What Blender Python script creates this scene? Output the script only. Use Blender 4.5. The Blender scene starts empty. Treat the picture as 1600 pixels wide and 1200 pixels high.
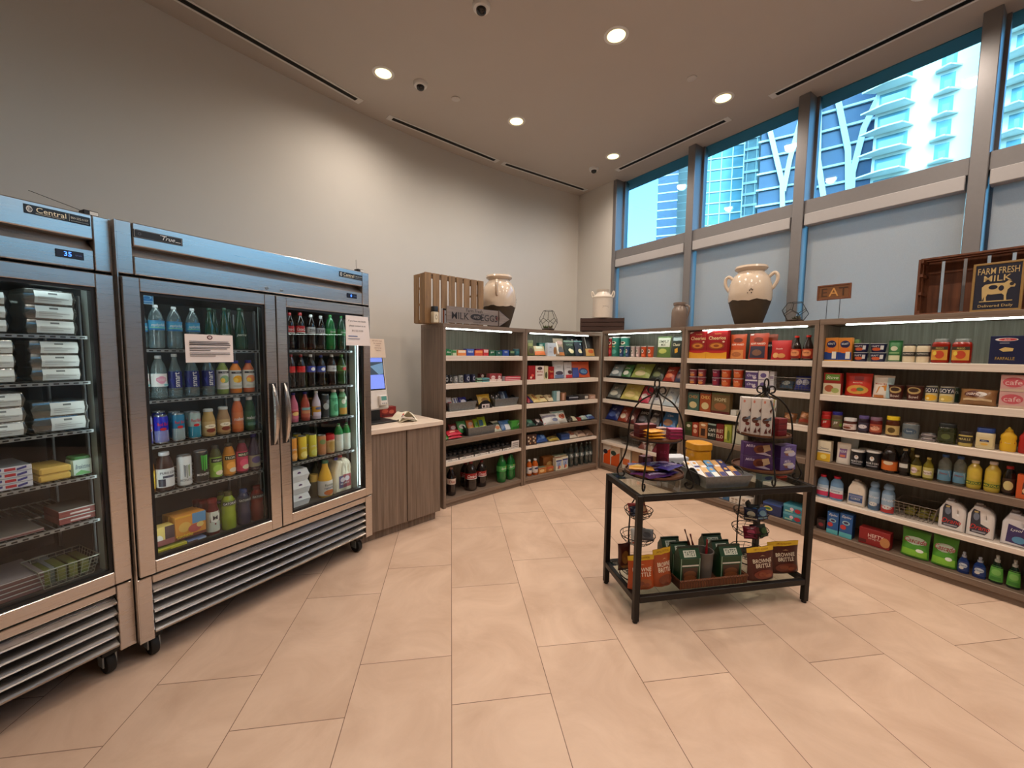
import bpy, math, random
from mathutils import Vector, Matrix
random.seed(11)
SC = bpy.context.scene
COL = SC.collection
PI = math.pi
# ------------------------------------------------------------------ camera
F_PX, PITCH, ROLL, CAM_H = 626.453, 0.0772, 0.0121, 1.546
def _basis():
    cr, sr, c, s = math.cos(ROLL), math.sin(ROLL), math.cos(PITCH), math.sin(PITCH)
    return Vector((cr, sr*s, sr*c)), Vector((-sr, cr*s, cr*c)), Vector((0, c, -s))
RIGHT, UP, FWD = _basis()
CAMPOS = Vector((0, 0, CAM_H))
cam_data = bpy.data.cameras.new('camera'); cam = bpy.data.objects.new('camera', cam_data); COL.objects.link(cam)
cam_data.sensor_fit = 'HORIZONTAL'; cam_data.sensor_width = 36.0; cam_data.lens = 36.0*F_PX/1600.0
cam_data.clip_start = 0.02; cam_data.clip_end = 2000
M = Matrix((RIGHT, UP, -FWD)).transposed().to_4x4(); M.translation = CAMPOS
cam.matrix_world = M
SC.camera = cam
SC.cycles.transparent_max_bounces = 24
def ray(px, py):
    return RIGHT*((px-800)/F_PX) + UP*(-(py-600)/F_PX) + FWD
def at_z(px, py, z):
    r = ray(px, py); return CAMPOS + r*((z-CAM_H)/r.z)
def to_px(p):
    v = Vector(p)-CAMPOS; d = v.dot(FWD)
    return 800+F_PX*v.dot(RIGHT)/d, 600-F_PX*v.dot(UP)/d
# ------------------------------------------------------------------ world, exposure, sun
SC.view_settings.view_transform = 'Standard'; SC.view_settings.look = 'None'
SC.view_settings.gamma = 1.0; SC.view_settings.use_curve_mapping = False
SC.view_settings.exposure = EXPOSURE = 0.0
w = bpy.data.worlds.new('world'); SC.world = w; w.use_nodes = True
nt = w.node_tree; nt.nodes.clear()
sky = nt.nodes.new('ShaderNodeTexSky'); sky.sky_type = 'NISHITA'; sky.sun_disc = False
sky.sun_elevation = math.radians(50); sky.sun_rotation = math.radians(200); sky.altitude = 0; sky.ozone_density = 1.0; sky.dust_density = 5.0; sky.air_density = 1.2
bg = nt.nodes.new('ShaderNodeBackground'); bg.inputs[1].default_value = SKY_STRENGTH = 1.05
wo = nt.nodes.new('ShaderNodeOutputWorld'); nt.links.new(sky.outputs[0], bg.inputs[0]); nt.links.new(bg.outputs[0], wo.inputs[0])
sun_d = bpy.data.lights.new('sun', 'SUN'); sun_d.energy = 1.6; sun_d.angle = 0.01; sun_d.color = (1, .96, .9)
sun = bpy.data.objects.new('sun', sun_d); COL.objects.link(sun)
sun.rotation_euler = Vector((0.75, 0.35, -0.75)).to_track_quat('-Z', 'Y').to_euler()   # falls on the towers, never into the room
LAMP_POWER, LAMP_COLOR = 76.0, (1.0, 0.85, 0.71)
# ------------------------------------------------------------------ materials
def lin(c):
    return tuple((x/255/12.92 if x/255 <= .04045 else ((x/255+.055)/1.055)**2.4) for x in c[:3])
_M = {}
def mat(col, rough=.45, metal=0., spec=.5, noise=.06, scale=40., emit=0., alpha=None, coat=0., bump=0.):
    k = (tuple(col), rough, metal, spec, noise, scale, emit, alpha, coat, bump)
    if k in _M: return _M[k]
    m = bpy.data.materials.new('print_%d_%d_%d' % tuple(int(x) for x in col[:3])); m.use_nodes = True
    t = m.node_tree; b = t.nodes['Principled BSDF']; L = lin(col)
    b.inputs['Roughness'].default_value = rough; b.inputs['Metallic'].default_value = metal
    b.inputs['Specular IOR Level'].default_value = spec; b.inputs['Coat Weight'].default_value = coat
    if noise > 0:
        tc = t.nodes.new('ShaderNodeTexCoord'); n = t.nodes.new('ShaderNodeTexNoise'); n.inputs['Scale'].default_value = scale; n.inputs['Detail'].default_value = 1
        mx = t.nodes.new('ShaderNodeMix'); mx.data_type = 'RGBA'
        mx.inputs[6].default_value = (*[x*(1-noise) for x in L], 1); mx.inputs[7].default_value = (*[min(1, x*(1+noise)) for x in L], 1)
        t.links.new(tc.outputs['Object'], n.inputs['Vector']); t.links.new(n.outputs[0], mx.inputs[0]); t.links.new(mx.outputs[2], b.inputs['Base Color'])
        if bump:
            bp = t.nodes.new('ShaderNodeBump'); bp.inputs['Strength'].default_value = bump; bp.inputs['Distance'].default_value = .004
            t.links.new(n.outputs[0], bp.inputs['Height']); t.links.new(bp.outputs[0], b.inputs['Normal'])
    else: b.inputs['Base Color'].default_value = (*L, 1)
    if emit: b.inputs['Emission Color'].default_value = (*L, 1); b.inputs['Emission Strength'].default_value = emit
    if alpha is not None: b.inputs['Alpha'].default_value = alpha
    _M[k] = m; return m
def clear_mat(name, tint=(1, 1, 1), refl=.12, rough=.0, body=0., bodycol=(255, 255, 255)):
    """thin clear glass or plastic: tinted see-through with a mirror sheen growing at grazing angles"""
    k = (name, tint, refl, rough, body)
    if k in _M: return _M[k]
    m = bpy.data.materials.new(name); m.use_nodes = True; t = m.node_tree; t.nodes.clear()
    o = t.nodes.new('ShaderNodeOutputMaterial'); tr = t.nodes.new('ShaderNodeBsdfTransparent'); gl = t.nodes.new('ShaderNodeBsdfGlossy')
    tr.inputs[0].default_value = (*tint, 1); gl.inputs['Roughness'].default_value = rough; gl.inputs[0].default_value = (1, 1, 1, 1)
    lw0 = t.nodes.new('ShaderNodeLayerWeight'); lw = t.nodes.new('ShaderNodeMath'); lw.operation = 'POWER'; lw.inputs[1].default_value = 4.; t.links.new(lw0.outputs[1], lw.inputs[0])
    mr = t.nodes.new('ShaderNodeMath'); mr.operation = 'MULTIPLY_ADD'; mr.inputs[1].default_value = .5; mr.inputs[2].default_value = refl*.7; mr.use_clamp = True
    t.links.new(lw.outputs[0], mr.inputs[0])
    mx = t.nodes.new('ShaderNodeMixShader'); t.links.new(mr.outputs[0], mx.inputs[0])
    src = tr.outputs[0]
    if body:
        df = t.nodes.new('ShaderNodeBsdfDiffuse'); df.inputs[0].default_value = (*lin(bodycol), 1)
        m2 = t.nodes.new('ShaderNodeMixShader'); m2.inputs[0].default_value = body; t.links.new(tr.outputs[0], m2.inputs[1]); t.links.new(df.outputs[0], m2.inputs[2]); src = m2.outputs[0]
    t.links.new(src, mx.inputs[1]); t.links.new(gl.outputs[0], mx.inputs[2]); t.links.new(mx.outputs[0], o.inputs[0])
    _M[k] = m; return m
def nodes_mat(name, fn):
    if name in _M: return _M[name]
    m = bpy.data.materials.new(name); m.use_nodes = True; t = m.node_tree; b = t.nodes['Principled BSDF']
    fn(t, b, lambda a, c: t.links.new(a, c), lambda k, **kw: _nn(t, k, kw)); _M[name] = m; return m
def _nn(t, k, kw):
    n = t.nodes.new('ShaderNode'+k)
    for a, v in kw.items(): setattr(n, a, v)
    return n
def grain(name, dark, light, axis='Z', sc=(60, 60, 1.6), rough=.5, bump=.05):
    """wood laminate with long streaks along one axis"""
    def fn(t, b, ln, N):
        tc = N('TexCoord'); mp = N('Mapping'); mp.inputs['Scale'].default_value = sc
        n1 = N('TexNoise'); n1.inputs['Scale'].default_value = 1.0; n1.inputs['Detail'].default_value = 5; n1.inputs['Roughness'].default_value = .65
        cr = N('ValToRGB'); cr.color_ramp.elements[0].position = .3; cr.color_ramp.elements[1].position = .72
        cr.color_ramp.elements[0].color = (*lin(dark), 1); cr.color_ramp.elements[1].color = (*lin(light), 1)
        ln(tc.outputs['Object'], mp.inputs[0]); ln(mp.outputs[0], n1.inputs['Vector']); ln(n1.outputs[0], cr.inputs[0]); ln(cr.outputs[0], b.inputs['Base Color'])
        b.inputs['Roughness'].default_value = rough
        bp = N('Bump'); bp.inputs['Strength'].default_value = bump; bp.inputs['Distance'].default_value = .002; ln(n1.outputs[0], bp.inputs['Height']); ln(bp.outputs[0], b.inputs['Normal'])
    return nodes_mat(name, fn)
# ------------------------------------------------------------------ mesh builder
class MB:
    def __init__(s): s.v = []; s.f = []; s.mi = []; s.mats = []
    def _m(s, m):
        if m not in s.mats: s.mats.append(m)
        return s.mats.index(m)
    def add(s, vs, fs, m):
        o = len(s.v); i = s._m(m); s.v += [tuple(v) for v in vs]
        for f in fs: s.f.append(tuple(o+k for k in f)); s.mi.append(i)
    def box(s, x0, x1, y0, y1, z0, z1, m, b=0., X=None):
        if b <= 0:
            vs = [(x, y, z) for x in (x0, x1) for y in (y0, y1) for z in (z0, z1)]
            fs = [(0, 1, 3, 2), (4, 6, 7, 5), (0, 4, 5, 1), (2, 3, 7, 6), (0, 2, 6, 4), (1, 5, 7, 3)]
        else:
            b = min(b, abs(x1-x0)*.45, abs(y1-y0)*.45, abs(z1-z0)*.45)
            vs = []; ix = {}
            for i, x in enumerate((x0, x1)):
                for j, y in enumerate((y0, y1)):
                    for k, z in enumerate((z0, z1)):
                        xi = x+(b if i == 0 else -b); yi = y+(b if j == 0 else -b); zi = z+(b if k == 0 else -b)
                        for a, p in enumerate(((x, yi, zi), (xi, y, zi), (xi, yi, z))): ix[i, j, k, a] = len(vs); vs.append(p)
            q = [(0, 0), (1, 0), (1, 1), (0, 1)]; fs = []
            for i in (0, 1):
                fs.append([ix[i, j, k, 0] for j, k in q]); fs.append([ix[j, i, k, 1] for j, k in q]); fs.append([ix[j, k, i, 2] for j, k in q])
            for j in (0, 1):
                for k in (0, 1):
                    fs.append([ix[0, j, k, 1], ix[1, j, k, 1], ix[1, j, k, 2], ix[0, j, k, 2]])
                    fs.append([ix[j, 0, k, 0], ix[j, 1, k, 0], ix[j, 1, k, 2], ix[j, 0, k, 2]])
                    fs.append([ix[j, k, 0, 0], ix[j, k, 1, 0], ix[j, k, 1, 1], ix[j, k, 0, 1]])
            for i in (0, 1):
                for j in (0, 1):
                    for k in (0, 1): fs.append([ix[i, j, k, a] for a in range(3)])
        if X is not None: vs = [X @ Vector(v) for v in vs]
        s.add(vs, fs, m)
    def lathe(s, prof, m, seg=16, c=(0, 0, 0), sx=1., sy=1., X=None, cap=True, sq=0.):
        """prof [(r, z)]; m one material or one per segment; sq>0 squares the section"""
        vs = []; n = len(prof)
        for r, z in prof:
            for k in range(seg):
                a = 2*PI*k/seg; ca, sa = math.cos(a), math.sin(a)
                if sq:
                    e = 1/(abs(ca)**(2+sq*6)+abs(sa)**(2+sq*6))**(1/(2+sq*6)); ca, sa = ca*e, sa*e
                vs.append((c[0]+r*ca*sx, c[1]+r*sa*sy, c[2]+z))
        if X is not None: vs = [X @ Vector(v) for v in vs]
        ml = m if isinstance(m, (list, tuple)) else [m]*(n-1)
        o = len(s.v); s.v += [tuple(v) for v in vs]
        for i in range(n-1):
            mi = s._m(ml[i])
            for k in range(seg):
                k2 = (k+1) % seg; s.f.append((o+i*seg+k, o+i*seg+k2, o+(i+1)*seg+k2, o+(i+1)*seg+k)); s.mi.append(mi)
        if cap:
            if prof[0][0] > 1e-6: s.f.append(tuple(o+k for k in range(seg-1, -1, -1))); s.mi.append(s._m(ml[0]))
            if prof[-1][0] > 1e-6: s.f.append(tuple(o+(n-1)*seg+k for k in range(seg))); s.mi.append(s._m(ml[-1]))
    def tube(s, pts, r, m, seg=6, closed=False):
        pts = [Vector(p) for p in pts]; n = len(pts)
        if n < 2: return
        rings = []; prev = None
        for i in range(n):
            a = pts[i-1] if (i > 0 or closed) else pts[i]; b = pts[(i+1) % n] if (i < n-1 or closed) else pts[i]
            t = (b-a)
            if t.length < 1e-9: t = Vector((0, 0, 1))
            t.normalize()
            if prev is None: u = t.orthogonal().normalized()
            else:
                u = prev-t*prev.dot(t)
                u = u.normalized() if u.length > 1e-6 else t.orthogonal().normalized()
            prev = u; v = t.cross(u); rr = r[i] if isinstance(r, (list, tuple)) else r
            rings.append([pts[i]+(u*math.cos(2*PI*k/seg)+v*math.sin(2*PI*k/seg))*rr for k in range(seg)])
        vs = [p for q in rings for p in q]; fs = []
        for i in range(n if closed else n-1):
            j = (i+1) % n
            for k in range(seg): k2 = (k+1) % seg; fs.append((i*seg+k, i*seg+k2, j*seg+k2, j*seg+k))
        if not closed: fs += [tuple(range(seg-1, -1, -1)), tuple((n-1)*seg+k for k in range(seg))]
        s.add(vs, fs, m)
    def prism(s, poly, z0, z1, m, X=None, mside=None):
        n = len(poly); vs = [(x, y, z0) for x, y in poly]+[(x, y, z1) for x, y in poly]
        if X is not None: vs = [X @ Vector(v) for v in vs]
        s.add(vs, [tuple(range(n-1, -1, -1)), tuple(range(n, 2*n))]+([] if mside else [(k, (k+1) % n, n+(k+1) % n, n+k) for k in range(n)]), m)
        if mside: s.add(vs, [(k, (k+1) % n, n+(k+1) % n, n+k) for k in range(n)], mside)
    def surf(s, S, nu, nv, m, d=0., u0=0., u1=1., v0=0., v1=1.):
        vs = [S(u0+(u1-u0)*i/nu, v0+(v1-v0)*j/nv, d) for j in range(nv+1) for i in range(nu+1)]
        s.add(vs, [(j*(nu+1)+i, j*(nu+1)+i+1, (j+1)*(nu+1)+i+1, (j+1)*(nu+1)+i) for j in range(nv) for i in range(nu)], m)
    def gfx(s, S, W, H, shapes, step=(2, 2), d0=.0006):
        """printing that follows a front surface S(u, v, d) of about W by H metres"""
        for k, g in enumerate(shapes):
            d = d0*(1+k*.7); c = g[-1] if not isinstance(g[-1], (int, float)) else None
            if g[0] == 'r':
                _, u0, v0, u1, v1, c = g
                s.surf(S, max(1, round(step[0]*abs(u1-u0)+.4)), max(1, round(step[1]*abs(v1-v0)+.4)), ink(c), d, u0, u1, v0, v1)
            elif g[0] == 'e':
                _, u, v, ru, rv, c = g; n = 14
                vs = [S(u, v, d)]+[S(u+ru*.55*math.cos(2*PI*i/n), v+rv*.55*math.sin(2*PI*i/n), d) for i in range(n)]+[S(u+ru*math.cos(2*PI*i/n), v+rv*math.sin(2*PI*i/n), d) for i in range(n)]
                s.add(vs, [(0, 1+i, 1+(i+1) % n) for i in range(n)]+[(1+i, 1+n+i, 1+n+(i+1) % n, 1+(i+1) % n) for i in range(n)], ink(c))
            elif g[0] == 'p':
                _, pts, c = g; s.add([S(u, v, d) for u, v in pts], [tuple(range(len(pts)))], ink(c))
            elif g[0] == 't':
                _, u, v, hv, txt, c = g[:6]; maxw = g[6] if len(g) > 6 else .9; sty = g[7] if len(g) > 7 else ''
                V, Fc, tw = text_geo(txt, sty); sc = hv*H
                if 'v' in sty:      # lettering that climbs the pack
                    sc = min(sc, maxw*H/tw); s.add([S(u-(y-.5)*sc/W, v+x*sc/H, d) for x, y in V], Fc, ink(c)); continue
                sx = min(sc, maxw*W/tw)
                if sx < sc*.55: sc = sx/.55
                s.add([S(u+x*sx/W, v+(y-.5)*sc/H, d) for x, y in V], Fc, ink(c))
    def build(s, name, parent=None, loc=None, rz=0., flat=False):
        me = bpy.data.meshes.new(name); me.from_pydata(s.v, [], s.f)
        for m in s.mats: me.materials.append(m)
        me.polygons.foreach_set('material_index', s.mi)
        if not flat:
            me.polygons.foreach_set('use_smooth', [True]*len(s.f)); me.set_sharp_from_angle(angle=math.radians(38))
        me.update()
        o = bpy.data.objects.new(name, me); COL.objects.link(o)
        if parent is not None: o.parent = parent
        if loc is not None: o.location = loc
        o.rotation_euler.z = rz
        return o
def ink(c):
    return mat(c, .42, noise=.04) if isinstance(c, (tuple, list)) else c
_T = {}
def text_geo(txt, sty=''):
    k = (txt, sty)
    if k in _T: return _T[k]
    cu = bpy.data.curves.new('lettering', 'FONT'); cu.body = txt; cu.size = 1; cu.align_x = 'CENTER'; cu.resolution_u = 2
    if 'b' in sty: cu.offset = .005
    if 'i' in sty: cu.shear = .35
    if 'n' in sty: cu.space_character = .86
    ob = bpy.data.objects.new('lettering', cu); me = bpy.data.meshes.new_from_object(ob)
    V = [(v.co.x, v.co.y) for v in me.vertices]; Fc = [tuple(p.vertices) for p in me.polygons]
    x0 = min(v[0] for v in V); x1 = max(v[0] for v in V); y0 = min(v[1] for v in V); y1 = max(v[1] for v in V); h = y1-y0
    if '\n' not in txt: y0, h = (0 if y0 > -.05 else y0), (y1-(0 if y0 > -.05 else y0))
    V = [((x-(x0+x1)/2)/h, (y-y0)/h) for x, y in V]
    bpy.data.objects.remove(ob); bpy.data.curves.remove(cu); bpy.data.meshes.remove(me)
    _T[k] = (V, Fc, (x1-x0)/h); return _T[k]
# ------------------------------------------------------------------ things
def tag(o, label, cat, group=None):
    o['label'] = label; o['category'] = cat
    if group: o['group'] = group
    return o
def thing(name, label, cat, loc=(0, 0, 0), rz=0., group=None):
    o = bpy.data.objects.new(name, None); o.empty_display_size = .05; COL.objects.link(o); o.location = loc; o.rotation_euler.z = rz
    return tag(o, label, cat, group)
def struct(o):
    o['kind'] = 'structure'; return o
# ------------------------------------------------------------------ frames: local x along a front, y into its depth, z up
class Frame:
    def __init__(s, o, ang): s.o = Vector((o[0], o[1], 0)); s.a = ang; s.x = Vector((math.cos(ang), math.sin(ang), 0)); s.y = Vector((-math.sin(ang), math.cos(ang), 0))
    def P(s, x, y, z): return s.o+s.x*x+s.y*y+Vector((0, 0, z))
    def hit(s, px, py, d=0.):
        r = ray(px, py); t = ((s.o+s.y*d)-CAMPOS).dot(s.y)/r.dot(s.y); p = CAMPOS+r*t-s.o
        return p.dot(s.x), p.z
    def along(s, px, d, z):
        """place along the front whose point at depth d and height z shows in picture column px"""
        py = 600.
        for _ in range(5):
            x, _z = s.hit(px, py, d); py = to_px(s.P(x, d, z))[1]
        return x
    def cosv(s, x, d, z):
        v = s.P(x, d, z)-CAMPOS; v.z = 0; v.normalize(); return abs(v.dot(s.y))
RA = -0.9768
RU = Vector((math.cos(RA), math.sin(RA), 0)); RN = Vector((-math.sin(RA), math.cos(RA), 0)); R_OFF = 3.9746
def rframe(s, off=R_OFF): p = RN*off+RU*s; return Frame((p.x, p.y), RA)
A0, A1, B1 = Vector((-.663, 3.845, 0)), Vector((.145, 4.582, 0)), Vector((1.166, 5.283, 0))
FA = Frame(A0, math.atan2(A1.y-A0.y, A1.x-A0.x)); WA = (A1-A0).length
FB = Frame(A1, math.atan2(B1.y-A1.y, B1.x-A1.x)); WB = (B1-A1).length
S_C, S_D, S_E = -3.763, -2.567, -1.352
FC, FD, FE = rframe(S_C), rframe(S_D), rframe(S_E)
WC, WD, WE = S_D-S_C, S_E-S_D, 1.205
FCN = Frame((-1.172, 3.083), math.radians(45.955))          # counter
F2 = Frame((-1.765, 1.8203), 1.0399)                       # wide fridge
_a1 = math.radians(65.0); F1 = Frame((-1.800-.686*math.cos(_a1), 1.831-.686*math.sin(_a1)), _a1)   # narrow fridge
FW = rframe(0, R_OFF+.40)                                  # window wall, inner face of the mullions
ZC = 3.953
# ================================================================== room
def f_floor(t, b, ln, N):
    ta, W_, L_, off = -0.1508, .4477, .8888, .0025
    g = N('NewGeometry'); sx = N('SeparateXYZ'); ln(g.outputs['Position'], sx.inputs[0])
    def m(op, a, c=None):
        n = N('Math', operation=op)
        for i, v in enumerate((a, c)):
            if v is None: continue
            if isinstance(v, (int, float)): n.inputs[i].default_value = v
            else: ln(v, n.inputs[i])
        return n.outputs[0]
    nx, ny, tx, ty = math.cos(ta), -math.sin(ta), math.sin(ta), math.cos(ta)
    X, Y = sx.outputs[0], sx.outputs[1]
    u = m('DIVIDE', m('SUBTRACT', m('ADD', m('MULTIPLY', X, nx), m('MULTIPLY', Y, ny)), off), W_)
    col = m('FLOOR', u); odd = m('FLOORED_MODULO', col, 2.0)
    v = m('DIVIDE', m('SUBTRACT', m('SUBTRACT', m('ADD', m('MULTIPLY', X, tx), m('MULTIPLY', Y, ty)), 1.667), m('MULTIPLY', odd, .291)), L_)
    row = m('FLOOR', v)
    fu, fv = m('FRACT', u), m('FRACT', v)
    du = m('MULTIPLY', m('MINIMUM', fu, m('SUBTRACT', 1.0, fu)), W_); dv = m('MULTIPLY', m('MINIMUM', fv, m('SUBTRACT', 1.0, fv)), L_)
    j = m('LESS_THAN', m('MINIMUM', du, dv), .0017)
    cid = N('CombineXYZ'); ln(col, cid.inputs[0]); ln(row, cid.inputs[1])
    wn = N('TexWhiteNoise'); wn.noise_dimensions = '2D'; ln(cid.outputs[0], wn.inputs[0])
    n1 = N('TexNoise'); n1.inputs['Scale'].default_value = 2.6; n1.inputs['Detail'].default_value = 7; n1.inputs['Roughness'].default_value = .62; n1.inputs['Distortion'].default_value = .8
    av = N('VectorMath', operation='ADD'); sc = N('VectorMath', operation='SCALE'); ln(wn.outputs[1], sc.inputs[0]); sc.inputs[3].default_value = 20.
    ln(g.outputs['Position'], av.inputs[0]); ln(sc.outputs[0], av.inputs[1]); ln(av.outputs[0], n1.inputs['Vector'])
    cr = N('ValToRGB'); e = cr.color_ramp.elements; e[0].position = .3; e[1].position = .7; e[0].color = (*lin((190, 160, 138)), 1); e[1].color = (*lin((213, 185, 163)), 1)
    ln(n1.outputs[0], cr.inputs[0])
    hs = N('HueSaturation'); ln(cr.outputs[0], hs.inputs['Color']); ln(m('ADD', m('MULTIPLY', wn.outputs[0], .07), .965), hs.inputs['Value'])
    mx = N('Mix', data_type='RGBA'); ln(j, mx.inputs[0]); ln(hs.outputs[0], mx.inputs[6]); mx.inputs[7].default_value = (*lin((118, 92, 76)), 1)
    ln(mx.outputs[2], b.inputs['Base Color']); b.inputs['Roughness'].default_value = .38; b.inputs['Specular IOR Level'].default_value = .35
    bp = N('Bump'); bp.inputs['Strength'].default_value = .25; bp.inputs['Distance'].default_value = .002; ln(m('SUBTRACT', 1.0, j), bp.inputs['Height']); ln(bp.outputs[0], b.inputs['Normal'])
M_FLOOR = nodes_mat('stone_tile_floor', f_floor)
M_WALL = mat((214, 211, 205), .7, scale=6, noise=.015, spec=.25)
M_CEIL = mat((196, 188, 180), .8, scale=4, noise=.015, spec=.2)
M_MULL = mat((132, 130, 132), .42, .35, noise=.03)
M_BLACK = mat((12, 12, 13), .5, noise=0)
M_WHITE = mat((232, 231, 228), .5, noise=.01)
# curved wall along the ceiling edge (measured), then the short straight piece beside the windows
_edge = [(225, 0), (409, 107), (551, 166), (675, 226), (817, 278), (905, 307)]
_cp = [at_z(x, y, ZC) for x, y in _edge]
_corner = FW.P(-4.70, 0, 0)
def _fit_arc():
    import numpy as np
    P = np.array([(p.x, p.y) for p in _cp]); A_ = np.c_[2*P, np.ones(len(P))]; bb = (P**2).sum(1); c = np.linalg.lstsq(A_, bb, rcond=None)[0]
    return c[0], c[1], math.sqrt(c[2]+c[0]**2+c[1]**2)
_cx, _cy, _R = _fit_arc()
def arc(th, dr=0.): return Vector((_cx+(_R+dr)*math.cos(th), _cy+(_R+dr)*math.sin(th), 0))
_th1 = math.atan2(_corner.y-_cy, _corner.x-_cx)
_th0 = math.atan2(_cp[0].y-_cy, _cp[0].x-_cx)
if _th0 < _th1: _th0 += 2*PI
_thE = _th0+(5.2/_R)
wallpts = [arc(_th1+(_thE-_th1)*k/48) for k in range(49)]
wallpts[0] = _corner.copy()
_back = [Vector((wallpts[-1].x, -4.2, 0)), FW.P(6.2, 0, 0)+Vector((0, 0, 0))]
outline = [(p.x, p.y) for p in wallpts]+[(wallpts[-1].x, -4.2), (_back[1].x, -4.2), (_back[1].x, _back[1].y)]
def grow(poly, d):
    c = Vector((sum(p[0] for p in poly)/len(poly), sum(p[1] for p in poly)/len(poly)))
    return [tuple(c+(Vector(p)-c)*(1+d/(Vector(p)-c).length)) for p in poly]
m = MB(); m.prism(grow(outline, .5), -.12, 0., M_FLOOR); struct(m.build('floor'))
m = MB(); m.prism(grow(outline, .5), ZC, ZC+.25, M_CEIL); struct(m.build('ceiling'))
def wall_strip(name, pts, z0=0., z1=ZC, th=.15, left=True):
    m = MB(); n = len(pts); out = []
    for i, p in enumerate(pts):
        a = pts[max(0, i-1)]; b = pts[min(n-1, i+1)]; t = Vector((b[0]-a[0], b[1]-a[1])).normalized(); out.append((p[0]+t.y*th, p[1]-t.x*th))
    vs = [(p[0], p[1], z) for z in (z0, z1) for p in pts]+[(p[0], p[1], z) for z in (z0, z1) for p in out]
    f = []
    for i in range(n-1):
        f += [(i, i+1, n+i+1, n+i), (2*n+i, 3*n+i, 3*n+i+1, 2*n+i+1), (i, 2*n+i, 2*n+i+1, i+1), (n+i, n+i+1, 3*n+i+1, 3*n+i)]
    f += [(0, n, 3*n, 2*n), (n-1, 3*n-1, 4*n-1, 2*n-1)]
    m.add(vs, f, M_WALL); return struct(m.build(name))
wall_strip('wall_left', [(p.x, p.y) for p in wallpts])
wall_strip('wall_back', [(wallpts[-1].x, wallpts[-1].y), (wallpts[-1].x, -4.2), (_back[1].x, -4.2)])
wall_strip('wall_side', [(_back[1].x, -4.2), (_back[1].x, _back[1].y)])
# solid end of the window wall
m = MB(); X = Matrix.Translation(FW.o) @ Matrix.Rotation(FW.a, 4, 'Z')
m.box(-4.70, -4.015, 0, .3, 0, ZC, M_WALL, X=X); m.box(3.90, 6.4, 0, .3, 0, ZC, M_WALL, X=X); struct(m.build('wall_right'))
# window wall: mullions, transom, panes
MULL = [(-4.015, -3.955), (-2.886, -2.796), (-1.773, -1.680), (-.655, -.563)]
while MULL[-1][1] < 3.2: MULL.append((MULL[-1][0]+1.118, MULL[-1][1]+1.118))
ZT0, ZT1 = 2.865, 2.992
M_PANE = clear_mat('blue_window_glass', (.52, .86, 1.0), .02)
for i in range(len(MULL)-1):
    a, b = MULL[i][1], MULL[i+1][0]
    m = MB(); m.box(MULL[i][0], a, 0, .26, 0, ZC, M_MULL, .004, X=X); m.box(a, b, 0.02, .20, ZT0, ZT1, M_MULL, .004, X=X); m.box(a, b, .02, .2, 0, .25, M_MULL, X=X)
    for z0, z1 in ((ZT1, ZC), (.25, ZT0)):       # slim pane frames set out towards the glass
        for q in ((a, a+.022, z0, z1), (b-.022, b, z0, z1), (a+.022, b-.022, z0, z0+.018)): m.box(q[0], q[1], .15, .2, q[2], q[3], M_MULL, X=X)
    if i == len(MULL)-2: m.box(b, MULL[-1][1], 0, .26, 0, ZC, M_MULL, X=X)
    wf = struct(m.build('window_%d' % (i+1)))
    g = MB(); g.box(a+.02, b-.02, .17, .182, ZT1+.01, ZC, M_PANE, X=X); g.box(a+.02, b-.02, .17, .182, .25, ZT0, M_PANE, X=X)
    struct(g.build('window_glass', wf))
def f_shade(t, b, ln, N):
    tc = N('TexCoord'); wv = N('TexWave'); wv.inputs['Scale'].default_value = 260.; wv.bands_direction = 'Z'
    w2 = N('TexNoise'); w2.inputs['Scale'].default_value = 300.
    cr = N('ValToRGB'); cr.color_ramp.elements[0].color = (*lin((196, 198, 197)), 1); cr.color_ramp.elements[1].color = (*lin((216, 217, 214)), 1)
    ln(tc.outputs['Object'], w2.inputs['Vector']); ln(w2.outputs[0], cr.inputs[0]); ln(cr.outputs[0], b.inputs['Base Color']); b.inputs['Roughness'].default_value = .85
    o = [n for n in t.nodes if n.type == 'OUTPUT_MATERIAL'][0]; tl = N('BsdfTranslucent'); ln(cr.outputs[0], tl.inputs[0]); mx = N('MixShader'); mx.inputs[0].default_value = .5
    ln(b.outputs[0], mx.inputs[1]); ln(tl.outputs[0], mx.inputs[2]); ln(mx.outputs[0], o.inputs[0])
M_SHADE = nodes_mat('roller_shade_cloth', f_shade)
M_CASS = mat((178, 176, 178), .5, noise=.02)
_wh = ['corner', 'jar', 'tall urn', 'milk sign', 'farthest']
for i in range(len(MULL)-1):
    a, b = MULL[i][1], MULL[i+1][0]
    where = ['beside the curved wall', 'behind the grey jug', 'behind the big two-handled urn', 'behind the tilted wooden crate'][i] if i < 4 else None
    t_ = thing('roller_shade', 'pale grey roller shade pulled down in the window bay '+(where or 'past the wooden crate'), 'shade', FW.P(a, 0, 0), FW.a, 'roller shades along the window wall')
    wd = b-a
    m = MB(); m.box(.012, wd-.012, .0, .1, ZT0-.105, ZT0-.002, M_CASS, .004); m.build('cassette', t_)
    m = MB(); m.box(.026, wd-.012, .075, .078, .32, ZT0-.1, M_SHADE); m.build('shade_cloth', t_)
    m = MB(); m.box(.026, wd-.012, .068, .085, .295, .32, M_CASS, .004); m.build('bottom_bar', t_)
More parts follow.
